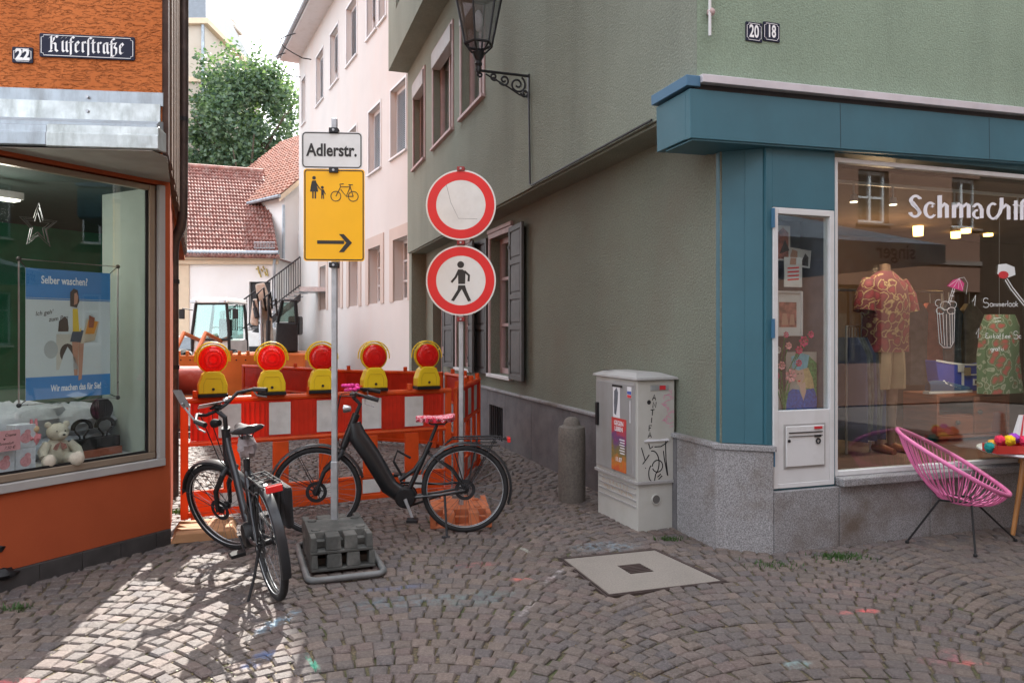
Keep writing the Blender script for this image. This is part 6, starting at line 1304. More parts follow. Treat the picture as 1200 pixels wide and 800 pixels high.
flat('printed_drum', [(.47+.09*cos(t*pi/8), .35+.075*sin(t*pi/8)) for t in range(16)], m_skd, -.0018); flat('printed_drum_door', [(.28+.08*cos(t*pi/8), .38+.07*sin(t*pi/8)) for t in range(16)], mat('print_grey', (.35,.38,.38), .6), -.0014); flat('printed_linen', [(.37,.22),(.60,.22),(.57,.30),(.47,.40),(.42,.33)], m_pwhite, -.0022)
flat('printed_clothes', [(.36,.52),(.48,.52),(.49,.60),(.44,.64),(.37,.60)], m_skd, -.0018)
flat('printed_leg', [(.55,.17),(.59,.17),(.60,.46),(.52,.46)], m_skin, -.0022); flat('printed_leg', [(.60,.13),(.64,.14),(.67,.46),(.60,.46)], m_skin, -.0024)
flat('printed_shorts', [(.50,.44),(.68,.43),(.66,.53),(.53,.53)], mat('print_denim', (.04,.06,.09), .7), -.0028); flat('printed_top', [(.53,.52),(.63,.52),(.64,.64),(.60,.70),(.53,.70)], mat('print_yellow', (.60,.42,.03), .6), -.0032)
flat('printed_shirt', [(.49,.50),(.53,.52),(.53,.70),(.50,.71),(.47,.62)], m_pwhite, -.0036); flat('printed_shirt', [(.61,.52),(.66,.60),(.76,.66),(.80,.64),(.64,.72),(.59,.71)], m_pwhite, -.0036)
flat('printed_hair', [(.50,.72),(.50,.83),(.54,.86),(.59,.85),(.61,.76),(.58,.71)], m_skd, -.0030); flat('printed_face', [(.545,.73),(.585,.74),(.595,.80),(.575,.83),(.55,.82)], m_skin, -.0036)
flat('printed_basket', [(.62,.42),(.80,.45),(.86,.60),(.70,.62)], mat('print_basket', (.45,.38,.28), .6), -.0042); flat('printed_fabric', [(.68,.50),(.79,.50),(.84,.60),(.72,.61)], mat('print_orange', (.55,.22,.03), .6), -.0048); flat('printed_fabric', [(.72,.55),(.78,.55),(.80,.63),(.73,.65)], mat('print_brown', (.25,.08,.04), .6), -.0052)
b = MB(); f0, f1 = LO(24,304,dP).x, LO(140,308,dP).x; z0_, z1_ = zb-.03, zt+.055
b.tube([(f0,dP+.02,z0_),(f0,dP+.02,z1_),(f1,dP+.02,z1_),(f1,dP+.02,z0_)], .007, 6, closed=True); obj('stand_frame', b, m_chrome, po)
for (x, z_) in ((f0,z0_),(f1,z0_),(f0,z1_),(f1,z1_)): obj('corner_clip', MB().ball((x,dP+.02,z_), .016, 8, 6), m_black, po)
for (x, z_, dx_) in ((xa,zt,-1),(xb_,zt,1),(xa,zb,-1),(xb_,zb,1)): obj('tie', MB().tube([(x,dP,z_),(f0 if dx_ < 0 else f1,dP+.02,z1_ if z_ == zt else z0_)], .003, 4), m_black, po)
# seated cream teddy bear
m_fur = mat('cream_plush', (.50,.46,.38), .95, var=.12, vs=30, bump=1, bs=140, bd=.006); SZ = .692
tb_ = LO(70,538,.14); td = thing('teddy_bear', 'cream teddy bear with a checked bow sitting behind the left window', 'teddy bear', MO @ T(tb_.x, .17, SZ) @ rotz(-.25))
b = MB(); b.ball((0,0,.095), (.078,.065,.095), 18, 12, jit=.15); obj('body', b, m_fur, td, smooth=True)
b = MB(); b.ball((.0,-.01,.225), (.068,.062,.06), 18, 12, jit=.1).ball((.015,-.065,.208), (.032,.03,.026), 14, 9); hd = obj('head', b, m_fur, td, smooth=True, kind='stuff')
for sx_ in (-1,1): obj('ear', MB().ball((sx_*.055,0,.275), (.022,.012,.022), 12, 8), m_fur, hd, smooth=True); obj('eye', MB().ball((sx_*.024+.006,-.064,.236), .006, 8, 6), m_black, hd)
obj('nose', MB().ball((.016,-.096,.214), (.010,.007,.007), 8, 6), m_black, hd)
obj('arm', MB().tube([(-.065,-.02,.15),(-.10,-.05,.10),(-.10,-.08,.07)], [.03,.032,.026], 12), m_fur, td, smooth=True); obj('arm', MB().tube([(.065,-.02,.15),(.11,-.04,.10),(.12,-.07,.06)], [.03,.032,.026], 12), m_fur, td, smooth=True)
for sx_ in (-1,1): obj('leg', MB().tube([(sx_*.05,-.02,.045),(sx_*.075,-.10,.045),(sx_*.085,-.135,.048)], [.042,.045,.04], 12), m_fur, td, smooth=True); obj('paw', MB().ball((sx_*.086,-.14,.052), (.042,.028,.048), 12, 8), m_fur, td, smooth=True)
b = MB(); b.hexa([(.0,-.075,.165),(.03,-.085,.15),(.04,-.08,.12),(.01,-.075,.11)], [(.0,-.068,.165),(.03,-.078,.15),(.04,-.073,.12),(.01,-.068,.11)]).hexa([(-.0,-.075,.165),(-.03,-.08,.15),(-.045,-.08,.12),(-.02,-.075,.11)], [(-.0,-.068,.165),(-.03,-.073,.15),(-.045,-.073,.12),(-.02,-.068,.11)]); obj('bow', b, mat('checked_ribbon', (.28,.12,.10), .7, var=.5, vs=90), td, kind='stuff')
# pink rabbit, gift boxes, waffle irons, bedding, star
m_plpink = mat('pink_plush', (.62,.22,.25), .95, var=.1, bump=1, bs=140); bu = LO(41,515,.13); rb_ = thing('plush_rabbit', 'small pink plush rabbit perched on the gift boxes beside the teddy bear', 'soft toy', MO @ T(bu.x-.0,.145,SZ+.156) @ rotz(-.2))
obj('body', MB().ball((0,0,.045), (.034,.03,.048), 12, 9), m_plpink, rb_, smooth=True); obj('head', MB().ball((.004,-.005,.108), (.028,.026,.026), 12, 9), mat('peach_plush', (.62,.42,.26), .95), rb_, smooth=True)
for sx_ in (-1,1): obj('ear', MB().tube([(sx_*.012,0,.13),(sx_*.014,0,.175)], [.012,.007], 8), m_plpink, rb_, smooth=True); obj('arm', MB().tube([(sx_*.03,-.01,.07),(sx_*.018,-.035,.045)], .011, 8), m_plpink, rb_, smooth=True)
m_gift = mat('gift_box_print', (.50,.52,.58), .5, var=.15, vs=40); m_giftp = mat('gift_box_pattern', (.55,.25,.28), .5, var=.25, vs=60); m_pinkcard = mat('pink_card', (.62,.30,.33), .6, var=.03)
for k, (px, py, lab, zo) in enumerate(((5,540,'left of two lower white gift boxes in the left window',0),(30,545,'gift box under the pink rabbit in the left window',0),(30,510,'upper gift box leaning behind the pink rabbit',.152))):
    p = LO(px,py,.12); t_ = thing('gift_box', lab, 'box', MO @ T(p.x,.12,SZ+zo)); obj('carton', MB().box(-.062,.062,0,.11,0,.15), m_gift, t_, bevel=.002); obj('flower_print', MB().disc(0,.035,-.0012,-.0004,12,0,.065).disc(0,.02,-.0020,-.0013,10,.012,.10), m_giftp, t_, kind='stuff')
p = LO(6,518,.10); t_ = thing('price_card', 'pink handwritten price card standing on the left gift box', 'card', MO @ T(p.x,.07,SZ+.152)); cd = obj('card', MB().prism([(q[0]-.03,q[1]+.066) for q in rrect(.21,.13,.012)], 0, .003), m_pinkcard, t_)
obj('handwriting', text_mb('Creme', .026, .0006, 0, .9, .3), m_skd, cd, T(.015,-.0012,.102)); obj('handwriting', text_mb('Rosenduft', .024, .0006, 0, .9, .3), m_skd, cd, T(-.01,-.0012,.050)); obj('handwriting', text_mb('7,50 €', .026, .0006, 0, .9, .3), m_skd, cd, T(.01,-.0012,.022)); obj('heart_print', MB().prism([(0,-.007),(.007,.002),(.003,.006),(0,.003),(-.003,.006),(-.007,.002)], -.0014, -.0006, T(-.02,0,.078)), m_skd, cd)
def iron(px, py, d, lab, top_m):
    p = LO(px,py,d); t_ = thing('waffle_iron', lab, 'waffle iron', MO @ T(p.x,d,SZ)); obj('plinth', MB().box(-.11,.11,-.03,.07,0,.055), mat('reddish_wood', (.26,.075,.04), .5, var=.2) if 'reddish_wood' not in bpy.data.materials else bpy.data.materials['reddish_wood'], t_, bevel=.004)
    obj('lower_plate', MB().box(-.10,.10,-.02,.06,.0555,.135), m_black, t_, bevel=.006); obj('handle', MB().ribbon([(.065*cos(a),.215+.055*sin(a)) for a in [radians(-10+200*i/12) for i in range(13)]], .022, .02, .0), m_black, t_); obj('handle_rod', MB().tube([(-.05,.01,.20),(-.015,.01,.155),(-.015,.01,.136)], .007, 6).tube([(.05,.01,.20),(.015,.01,.155),(.015,.01,.136)], .007, 6), m_black, t_, kind='stuff'); return t_
iron(97,530,.28,'black waffle iron with an arched handle right of the teddy bear',None)
t_ = iron(124,522,.30,'open waffle iron with a round grid plate near the pale side wall',None)
b = MB(); b.disc(0,.085,.045,.055,28,0,.33); g_o = obj('grid_plate', b, m_black, t_); b = MB()
for q in range(-4,5): w = sqrt(.0068-(.018*q)**2) if .0068 > (.018*q)**2 else 0; b.box(.018*q-.002,.018*q+.002,.040,.0449,.33-w,.33+w); b.box(-w,w,.0395,.0399,.33+.018*q-.002,.33+.018*q+.002)
obj('grid', b, m_dark, g_o, kind='stuff')
m_bed = mat('pale_bedding', (.42,.45,.50), .9, var=.08, vs=5, bump=.5, bs=9, bd=.03)
for k, (px, py, rx, rz, lab) in enumerate(((20,470,.36,.15,'pale bedding bundle filling the left part of the laundry window'),(85,480,.36,.13,'folded pale quilt behind the teddy bear'),(55,505,.5,.09,'flat pale pillow under the bedding in the laundry window'))):
    p = LO(px,py,.55); o = obj('bedding', MB().ball((0,0,0), (rx,.22,rz), 24, 14, jit=.35), m_bed, None, MO @ T(p.x,.60,SZ+rz*.9+(.12 if k < 2 else 0)), smooth=True); tag(o, lab, 'bedding')
b = MB(); c_ = LO(46,265,.35)
for rr_ in (.13,.105,.08):
    q = [(c_.x+(rr_ if i % 2 == 0 else rr_*.42)*sin(i*pi/5), c_.z+(rr_*1.25 if i % 2 == 0 else rr_*.5)*cos(i*pi/5)) for i in range(10)]; b.ribbon(q, .006, .004, .35+.02*(rr_*10 % 1), closed=True)
o = obj('window_star', b, m_spoke, None, MO, kind=None); tag(o, 'thin outlined metal star hanging high in the laundry window', 'star')

# ================================================================== display case contents
def GO(px, py, d):
    k = (px-600)/FPX; ox, oy = GC.x-.319*d, GC.y+.948*d; s_ = (k*oy-ox)/(.948-.319*k); Y = oy+.319*s_; return Vector((s_, d, CAMH+(HOR-py)/FPX*Y))
def card(name, label, cat, px0, py0, px1, py1, d, m, tilt=0, extra=None):
    a, c = GO(px0,py1,d), GO(px1,py0,d); w, h = c.x-a.x, c.z-a.z; t_ = thing(name, label, cat, MG @ T((a.x+c.x)/2, d, (a.z+c.z)/2) @ Matrix.Rotation(tilt,4,'Y')); o = obj('sheet', MB().box(-w/2,w/2,0,.004,-h/2,h/2), m, t_)
    if extra: extra(o, w, h)
    return t_
m_ph1 = mat('dim_photo', (.30,.10,.07), .6, var=.7, vs=18); m_ph2 = mat('grey_photo', (.22,.20,.20), .6, var=.7, vs=18); m_cards = mat('card_stock', (.55,.54,.52), .6)
def fl2(o, nm, poly, m, w, h, y): obj(nm, MB().prism([(p[0]*w, p[1]*h) for p in poly], y, y+.0006), m, o)
def ex1(o, w, h): fl2(o,'print',[(-.4,-.45),(.4,-.45),(.4,.3),(.1,.45),(-.4,.2)],m_ph1,w,h,-.0012); fl2(o,'print',[(-.1,-.3),(.45,-.2),(.2,.1)],m_skd,w,h,-.002)
def ex2(o, w, h): fl2(o,'print',[(-.42,-.3),(-.05,-.3),(-.08,.35),(-.3,.4)],m_skin,w,h,-.0012); fl2(o,'print',[(.05,-.4),(.42,-.4),(.4,.1),(.25,.3),(.15,-.1)],m_skd,w,h,-.0012)
card('postcard','upper colourful postcard in the narrow display case','postcard',905,265,926,305,.20,m_cards,.0,ex1)
card('postcard','wide postcard of two figures beneath the upper card','postcard',922,292,950,312,.22,m_cards,.10,ex2)
def ex3(o, w, h): 
    for q in range(4): fl2(o,'stripe',[(-.32,.15-.13*q),(.32,.19-.13*q),(.32,.14-.13*q),(-.32,.10-.13*q)],m_signred,w,h,-.0012)
    fl2(o,'print',[(-.2,.25),(.15,.25),(.18,.48),(-.15,.48)],m_skin,w,h,-.0016)
card('paper_cutout','striped paper figure cut-out in the display case','cut-out',919,302,940,336,.16,m_cards,0,ex3)
def ex4(o, w, h): fl2(o,'mount',[(-.30,-.30),(.30,-.30),(.30,.25),(-.30,.25)],m_ph1,w,h,-.0012); fl2(o,'print',[(-.22,-.25),(.02,-.25),(-.05,0),(-.18,0)],m_skin,w,h,-.002); fl2(o,'print',[(.05,-.25),(.24,-.25),(.2,-.02),(.1,-.02)],m_skin,w,h,-.002); obj('frame_moulding', MB().ribbon([(-w/2+.01,-h/2+.01),(w/2-.01,-h/2+.01),(w/2-.01,h/2-.01),(-w/2+.01,h/2-.01)], .02, .012, -.012, closed=True), m_white, o)
card('picture_frame','white picture frame with a small red photo in the display case','picture frame',906,341,940,394,.20,m_cards,0,ex4)
m_hair = mat('printed_blonde', (.50,.36,.17), .7, var=.2, vs=40); m_blued = mat('printed_blue_dress', (.02,.09,.40), .6, var=.5, vs=50); m_hat = mat('printed_blue_hat', (.16,.40,.50), .6, var=.25, vs=20); m_skl = mat('printed_light_skin', (.58,.38,.30), .6); m_grn = mat('printed_leaves', (.06,.22,.06), .7, var=.7, vs=60)
def ex5(o, w, h):
    fl2(o,'printed_leaves',[(-.2,.0),(.5,-.3),(.5,.3),(.2,.45)],m_grn,w,h,-.0006)
    fl2(o,'printed_hair',[(-.02,-.12),(.42,-.16),(.36,.05),(.22,.22),(-.05,.24)],m_hair,w,h,-.0014); fl2(o,'printed_face',[(-.20,.20),(.05,.22),(.10,.05),(.0,-.06),(-.12,-.08),(-.20,.05)],m_skl,w,h,-.0022); fl2(o,'printed_neck',[(-.08,-.08),(.12,-.02),(.14,-.2),(.06,-.34),(-.02,-.2)],m_skl,w,h,-.0024)
    fl2(o,'printed_dress',[(-.5,-.5),(-.48,-.22),(-.3,-.14),(-.08,-.16),(.06,-.36),(.16,-.16),(.40,-.14),(.5,-.30),(.5,-.5)],m_blued,w,h,-.003); fl2(o,'printed_hat',[(-.34,.42),(-.30,.22),(-.1,.18),(.18,.22),(.25,.44),(.0,.48)],m_hat,w,h,-.0032)
    fl2(o,'printed_lips',[(-.13,.0),(-.03,.01),(-.06,-.02),(-.1,-.02)],m_signred,w,h,-.0030); fl2(o,'printed_eye',[(-.15,.12),(-.08,.13),(-.11,.105)],m_skd,w,h,-.0030); fl2(o,'printed_eye',[(-.03,.13),(.03,.13),(.0,.11)],m_skd,w,h,-.0030)
card('magazine','magazine picture of a blonde woman in a blue hat and blue dress','magazine',921,412,957,480,.14,mat('cover_ground',(.35,.33,.30),.6),0,ex5)
mg = GO(912,480,.16); o = obj('notebook', MB().box(-.035,.035,0,.03,0,.16), m_cards, None, MG @ T(mg.x,.15,1.001), bevel=.004); tag(o, 'cream notebook standing left of the magazine in the display case', 'notebook')
ft = GO(917,430,.15); fw2 = thing('silk_flowers', 'spray of pink and crimson silk flowers in the display case', 'flowers', MG @ T(ft.x, .13, 1.0)); hz_ = ft.z-1.0
b = MB(); fls = []; rg = random.Random(9); m_p1 = mat('crimson_petals', (.50,.02,.10), .7, var=.2, vs=40); m_p2 = mat('pale_pink_petals', (.68,.30,.30), .7, var=.2, vs=40)
for k, (px, py, r, m) in enumerate(((925,440,.055,m_p2),(912,428,.035,m_p2),(930,410,.035,m_p1),(940,400,.045,m_p1),(946,392,.03,m_p1),(918,405,.03,m_p2),(910,410,.03,m_cards),(932,425,.03,m_p1),(915,392,.025,m_p1),(908,440,.03,m_p1))):
    p = GO(px,py,.12); q = Vector((p.x-ft.x, -.02-.02*(k % 3), p.z-1.0)); b.tube([Vector((0,.0,.0)), Vector((q.x*.5,.02,q.z*.6)), q], .004, 5); f2 = MB()
    for j in range(7): a = 2*pi*j/7+k; f2.hexa([q+Vector((r*.2*cos(a-.5),0,r*.2*sin(a-.5))), q+Vector((r*.8*cos(a-.38),-.015,r*.8*sin(a-.38))), q+Vector((r*cos(a),-.008,r*sin(a))), q+Vector((r*.8*cos(a+.38),-.015,r*.8*sin(a+.38)))], [q+Vector((r*.2*cos(a-.5),.003,r*.2*sin(a-.5))), q+Vector((r*.8*cos(a-.38),-.012,r*.8*sin(a-.38))), q+Vector((r*cos(a),-.005,r*sin(a))), q+Vector((r*.8*cos(a+.38),-.012,r*.8*sin(a+.38)))])
    f2.ball(q+Vector((0,-.006,0)), r*.2, 8, 5); obj('flower', f2, m, fw2, kind='stuff')
obj('stems', b, m_grn, fw2, kind='stuff')
# ================================================================== clothes shop window contents
FZ = .522
def SP_(px, py, d): return GO(px,py,d)
def hawaii(name, a, b_, c):
    m, t, pb, out = nt(name); v = coords(t, (1,1,1)); n = t.nodes.new('ShaderNodeTexVoronoi'); n.inputs['Scale'].default_value = 12; n.feature = 'F1'
    nn = noisen(t, v, 9, 3); mx = t.nodes.new('ShaderNodeVectorMath'); mx.operation = 'ADD'; link(t, v, mx.inputs[0]); cm = t.nodes.new('ShaderNodeCombineXYZ'); link(t, mth(t,'MULTIPLY',nn,.12), cm.inputs[0]); link(t, mth(t,'MULTIPLY',nn,.1), cm.inputs[2]); link(t, cm.outputs[0], mx.inputs[1]); link(t, mx.outputs[0], n.inputs['Vector'])
    link(t, ramp(t, n.outputs['Distance'], [(.2,a),(.48,b_),(.56,c),(.62,b_)]), pb.inputs['Base Color']); pb.inputs['Roughness'].default_value = .8; return m
m_shirt = hawaii('tropical_shirt_cloth', (.17,.010,.016), (.09,.006,.010), (.32,.22,.09)); m_dress = hawaii('floral_dress_cloth', (.40,.09,.08), (.10,.16,.08), (.36,.36,.28)); m_khaki = mat('khaki_cloth', (.26,.185,.10), .85, var=.12, vs=6, bump=.3, bs=12, bd=.01); m_denim = mat('dark_speckled_cloth', (.05,.062,.068), .9, var=.7, vs=30, st=(1,1,.35)); m_mann = mat('wooden_mannequin', (.17,.09,.05), .6)
d0 = .75; p = SP_(1037,412,d0); top_ = SP_(1037,318,d0).z; bot_ = SP_(1037,412,d0).z; hwid = (SP_(1068,380,d0).x-SP_(1006,380,d0).x)/2
mq = thing('mannequin', 'shop mannequin in a red tropical shirt and khaki shorts behind the glass', 'mannequin', MG @ T(p.x, d0, FZ) @ rotz(.1))
def loft(mb, secs, n=20, jit=0):
    vs = []
    for (cx_, cz_, rx, ry) in secs:
        for k in range(n): a = 2*pi*k/n; q = 1+jit*sin(3*a+cz_*9)+jit*sin(7*a); vs.append(Vector((cx_+rx*cos(a)*q, ry*sin(a)*q, cz_)))
    return mb.add(vs, [(i*n+k, i*n+(k+1) % n, (i+1)*n+(k+1) % n, (i+1)*n+k) for i in range(len(secs)-1) for k in range(n)]+[tuple(range(n-1,-1,-1)), tuple((len(secs)-1)*n+k for k in range(n))])
zt, zb = top_-FZ, bot_-FZ; hh = zt-zb
b = MB(); loft(b, [(0,zb,hwid*.86,.13),(0,zb+hh*.3,hwid*.82,.14),(0,zb+hh*.6,hwid*.88,.15),(0,zb+hh*.85,hwid*.80,.12),(0,zb+hh*.95,hwid*.45,.08),(0,zt,.07,.06)], 24, .03); obj('shirt', b, m_shirt, mq, smooth=True)
for sx_ in (-1,1): b = MB(); b.tube([(sx_*hwid*.66,0,zt-hh*.12),(sx_*hwid*.86,-.01,zt-hh*.3),(sx_*hwid*.94,-.02,zt-hh*.50)], [.06,.085,.09], 14); obj('sleeve', b, m_shirt, mq, smooth=True)
obj('neck', MB().lathe([(.05,zt-.02),(.045,zt+.06),(.0,zt+.07)], 14), m_mann, mq, smooth=True)
zs0 = SP_(1037,455,d0).z-FZ; b = MB(); 
for sx_ in (-1,1): loft(b, [(sx_*.10,zs0,.105,.10),(sx_*.09,zs0+.15,.105,.12),(sx_*.075,zb+.03,.10,.12)], 16, .04)
obj('shorts', b, m_khaki, mq, smooth=True, kind='stuff')
for sx_ in (-1,1): obj('leg', MB().tube([(sx_*.09,0,zs0+.05),(sx_*.085,0,zs0-.10),(sx_*.08,.0,.02)], [.055,.048,.03], 12), m_mann, mq, smooth=True); obj('shoe', MB().tube([(sx_*.08,.05,.035),(sx_*.085,-.05,.035),(sx_*.09,-.17,.022)], [.035,.04,.028], 10), mat('brown_leather',(.18,.05,.02),.4) if 'brown_leather' not in bpy.data.materials else bpy.data.materials['brown_leather'], mq, smooth=True)
# clothes rail
p = SP_(1000,400,.9); rk = thing('clothes_rail', 'rail of dark speckled garments at the left of the clothes window', 'clothes rail', MG @ T(p.x-.06,.78,FZ) @ rotz(.3)); zr = SP_(1000,395,.9).z-FZ
b = MB(); b.tube([(-.19,0,0),(-.19,0,zr+.1),(.21,0,zr+.1),(.21,0,0)], .010, 8); obj('rail', b, m_chrome, rk)
for i in range(7): x = -.15+.05*i; b = MB(); loft(b, [(x,.12+.05*(i%3),.030,.17),(x,zr*.5,.026,.17),(x,zr*.85,.024,.16),(x,zr,.02,.09)], 14, .08); g_o = obj('garment', b, m_denim if i % 3 else mat('dark_blue_cloth', (.03,.04,.09), .9) if 'dark_blue_cloth' not in bpy.data.materials else (bpy.data.materials['dark_blue_cloth'] if not i % 3 else m_denim), rk, smooth=True); obj('hanger', MB().tube([(x,0,zr),(x,0,zr+.09)], .004, 5), m_chrome, g_o)
# sideboard
d1 = 1.0; a, c = SP_(1098,462,d1), SP_(1183,462,d1); zc = a.z; m_cabw = mat('red_brown_veneer', (.25,.075,.03), .4, var=.25, vs=3, st=(1,1,9)); sb = thing('sideboard', 'low reddish wooden sideboard with round knobs inside the clothes window', 'sideboard', MG @ T(a.x, d1, FZ)); w = c.x-a.x; h = zc-FZ
b = MB(); b.box(0,w,.0,.4,h-.03,h).box(0,.03,.0,.4,.06,h-.031).box(w-.03,w,.0,.4,.06,h-.031).box(.03,w-.03,.0,.4,.03,.06).box(.03,w-.03,.38,.4,.061,h-.031); obj('carcass', b, m_cabw, sb, kind='stuff'); 
for (x0,x1,z0_,z1_) in ((w*.52,w-.035,.065,h-.035),(.035,w*.5,.065,h*.52)): dr = obj('door', MB().box(x0,x1,.005,.025,z0_,z1_), m_cabw, sb, bevel=.004); obj('knob', MB().ball(((x0+.05) if x0 > .1 else (x0+x1)/2,-.012,(z0_+z1_)/2+.03), .022, 12, 8), m_skd, dr, smooth=True)
obj('shelf', MB().box(.031,w*.51,.03,.379,h*.53,h*.55), m_cabw, sb)
# sneaker
sh = SP_(1112,463,d1+.06); sn = thing('sneaker', 'blue canvas sneaker with white sole and laces on the sideboard', 'shoe', MG @ T(sh.x, d1+.06, zc+.002)); Ls = SP_(1137,455,d1).x-SP_(1083,455,d1).x
b = MB(); loft_pts = [(-.5,.30,.35),(-.3,.30,.34),(0,.25,.33),(.3,.29,.36),(.5,.12,.16)]
vs = []; n = 10
for zz_ in (0,.026): vs += [Vector((x*Ls, s_2*w_*.13, zz_)) for s_2 in (-1,1) for (x,w_,_) in (loft_pts if s_2 < 0 else loft_pts[::-1])]
b.add(vs, [tuple(range(9,-1,-1)), tuple(range(10,20))]+[(i,(i+1)%10,10+(i+1)%10,10+i) for i in range(10)]); obj('sole', b, m_cards, sn, bevel=.004)
b = MB(); secs = [(-.46,.095,.034),(-.30,.105,.037),(-.12,.095,.036),(.08,.075,.037),(.28,.050,.038),(.42,.035,.030),(.48,.015,.012)]; vs = []
for (x,h_,w_) in secs:
    for k in range(9): a = pi*k/8; vs.append(Vector((x*Ls, -w_*cos(a), .0265+h_*(sin(a)**.7))))
b.add(vs, [(i*9+k, i*9+k+1, (i+1)*9+k+1, (i+1)*9+k) for i in range(6) for k in range(8)]); obj('upper', b, mat('navy_canvas', (.02,.06,.13), .8), sn, smooth=True)
b = MB()
for q in range(5): x = (-.12+.09*q)*Ls; hq = .125-.016*q; b.tube([(x,-.034,hq-.03),(x+.012,0,hq),(x,.034,hq-.03)], .0045, 5).tube([(x+.02,-.034,hq-.035),(x-.004,0,hq-.002),(x+.02,.034,hq-.035)], .0045, 5)
obj('laces', b, m_enw, sn, kind='stuff')
# blue shopper
a, c = SP_(1097,460,d1+.2), SP_(1181,421,d1+.2); sbg = thing('beach_bag', 'large blue canvas bag with white straps and edging on the sideboard', 'bag', MG @ T(a.x, d1+.2, zc+.002)); w, h = c.x-a.x, c.z-zc
m_bagb = mat('royal_blue_canvas', (.03,.06,.42), .8, var=.12, bump=.3, bs=14, bd=.01); sag = [(x, h*(1-.16*sin(x*pi))) for x in (0,.15,.35,.5,.65,.85,1)]
obj('body', MB().prism([(w*.06,0),(w*.94,0)]+[(w*x, z_) for x, z_ in sag[::-1]], 0, .14), m_bagb, sbg, bevel=.01)
obj('edging', MB().ribbon([(w*x, z_) for x, z_ in sag], .018, .006, -.006), m_enw, sbg)
for x in (.36,.70): obj('strap', MB().ribbon([(w*x,.0),(w*x,h*.80)], .030, .005, -.006), m_enw, sbg)
obj('strap', MB().ribbon([(w*.36,h*.52),(w*.70,h*.52)], .012, .005, -.007), m_enw, sbg)
obj('handle', MB().tube([(w*.62,-.01,h*.8),(w*.72,-.04,h*1.08),(w*.84,-.04,h*.98),(w*.86,-.03,h*.65),(w*.74,-.03,h*.55)], .012, 8), m_enw, sbg, smooth=True)
obj('badge', MB().box(w*.50,w*.59,-.010,-.003,h*.18,h*.38), m_enw, sbg); obj('badge_print', MB().box(w*.52,w*.57,-.0115,-.0102,h*.22,h*.34), m_skd, sbg); obj('tag', MB().box(w*.28,w*.37,-.016,-.012,h*.62,h*.86), m_cards, sbg); obj('tag', MB().box(w*.36,w*.45,-.022,-.018,h*.50,h*.76), mat('kraft_card', (.30,.22,.12), .8), sbg)
# floral dress on the right
p = SP_(1188,412,.8); dr_ = thing('hanging_dress', 'green and red floral dress hanging at the right of the clothes window', 'dress', MG @ T(p.x,.95,0)); zt, zb = SP_(1180,368,.8).z, SP_(1180,462,.8).z
b = MB(); loft(b, [(0,zb,.28,.10),(0,(zb+zt)/2,.25,.10),(0,zt-.1,.23,.09),(0,zt,.18,.06)], 24, .06); obj('dress', b, m_dress, dr_, smooth=True); obj('hanger', MB().tube([(0,0,zt),(0,0,2.88)], .003, 5), m_chrome, dr_)
# glowing wall lamps and ceiling spots
m_glow = emit('lit_lamp_shade', (1.0,.55,.16), 3.4); m_glow.node_tree.nodes['Principled BSDF'].inputs['Base Color'].default_value = (.8,.6,.3,1)
for k, (px, py) in enumerate(((1076,267),(1120,270),(1132,264),(1158,268))):
    p = SP_(px,py,2.6+.25*(k % 2)); t_ = thing('hanging_lamp', ('leftmost glowing yellow lamp shade deep in the clothes shop','second glowing lamp shade from the left under the painted shop name','third and highest glowing lamp shade under the shop name','rightmost narrow glowing lamp shade under the shop name')[k], 'lamp', MG @ T(p.x, p.y, p.z), 'lit lamps inside the clothes shop')
    obj('shade', MB().lathe([(.055,-.10),(.06,.0),(.055,.10)], 18), m_glow, t_, smooth=True); obj('cord', MB().tube([(0,0,.10),(0,0,2.89-p.z)], .004, 5), m_dark, t_)
m_spot = emit('spot_glow', (1,.85,.6), 3.0)
def lamp_light(name, p, watt, col, r):
    ld_ = bpy.data.lights.new(name, 'SPOT' if name == 'spot_light' else 'POINT'); ld_.energy = watt
    if name == 'spot_light': ld_.spot_size = radians(125); ld_.spot_blend = .8
    ld_.color = col; ld_.shadow_soft_size = r; lo2 = bpy.data.objects.new(name, ld_); COL.objects.link(lo2); lo2.location = p
for (px_, y_) in ((1046,.45),(1118,.45),(1192,.45),(1000,.45)): q_ = SP_(px_,225,.6); lamp_light('spot_light', MG @ Vector((q_.x,.50,2.66)), 15, (1,.86,.66), .04)
lamp_light('shade_light', MG @ Vector((3.6,2.3,2.3)), 12, (1,.66,.36), .08)
for x_ in (-.95, -1.7): lamp_light('tube_light', MO @ Vector((x_,.6,2.45)), 7, (1,.96,.86), .15)
_ = 0; tr_ = thing('spot_rail', 'ceiling rail of small white spotlights across the top of the clothes window', 'light rail', MG); obj('rail', MB().box(1.0,4.2,.58,.61,2.86,2.885), m_white, tr_)
for (px, on) in ((1046,1),(1118,0),(1192,0),(1000,1)):
    p = SP_(px,225,.6); o = obj('spotlight', MB().tube([(p.x,.595,2.86),(p.x,.595,2.76)], .008, 6).lathe([(.025,.04),(.036,-.02),(.0,-.02)], 14, T(p.x,.595,2.73)), m_white, tr_, kind='stuff'); 
    if on: obj('lit_face', MB().lathe([(.03,0),(.0,-.004)], 12, T(p.x,.595,2.705)), m_spot, o)
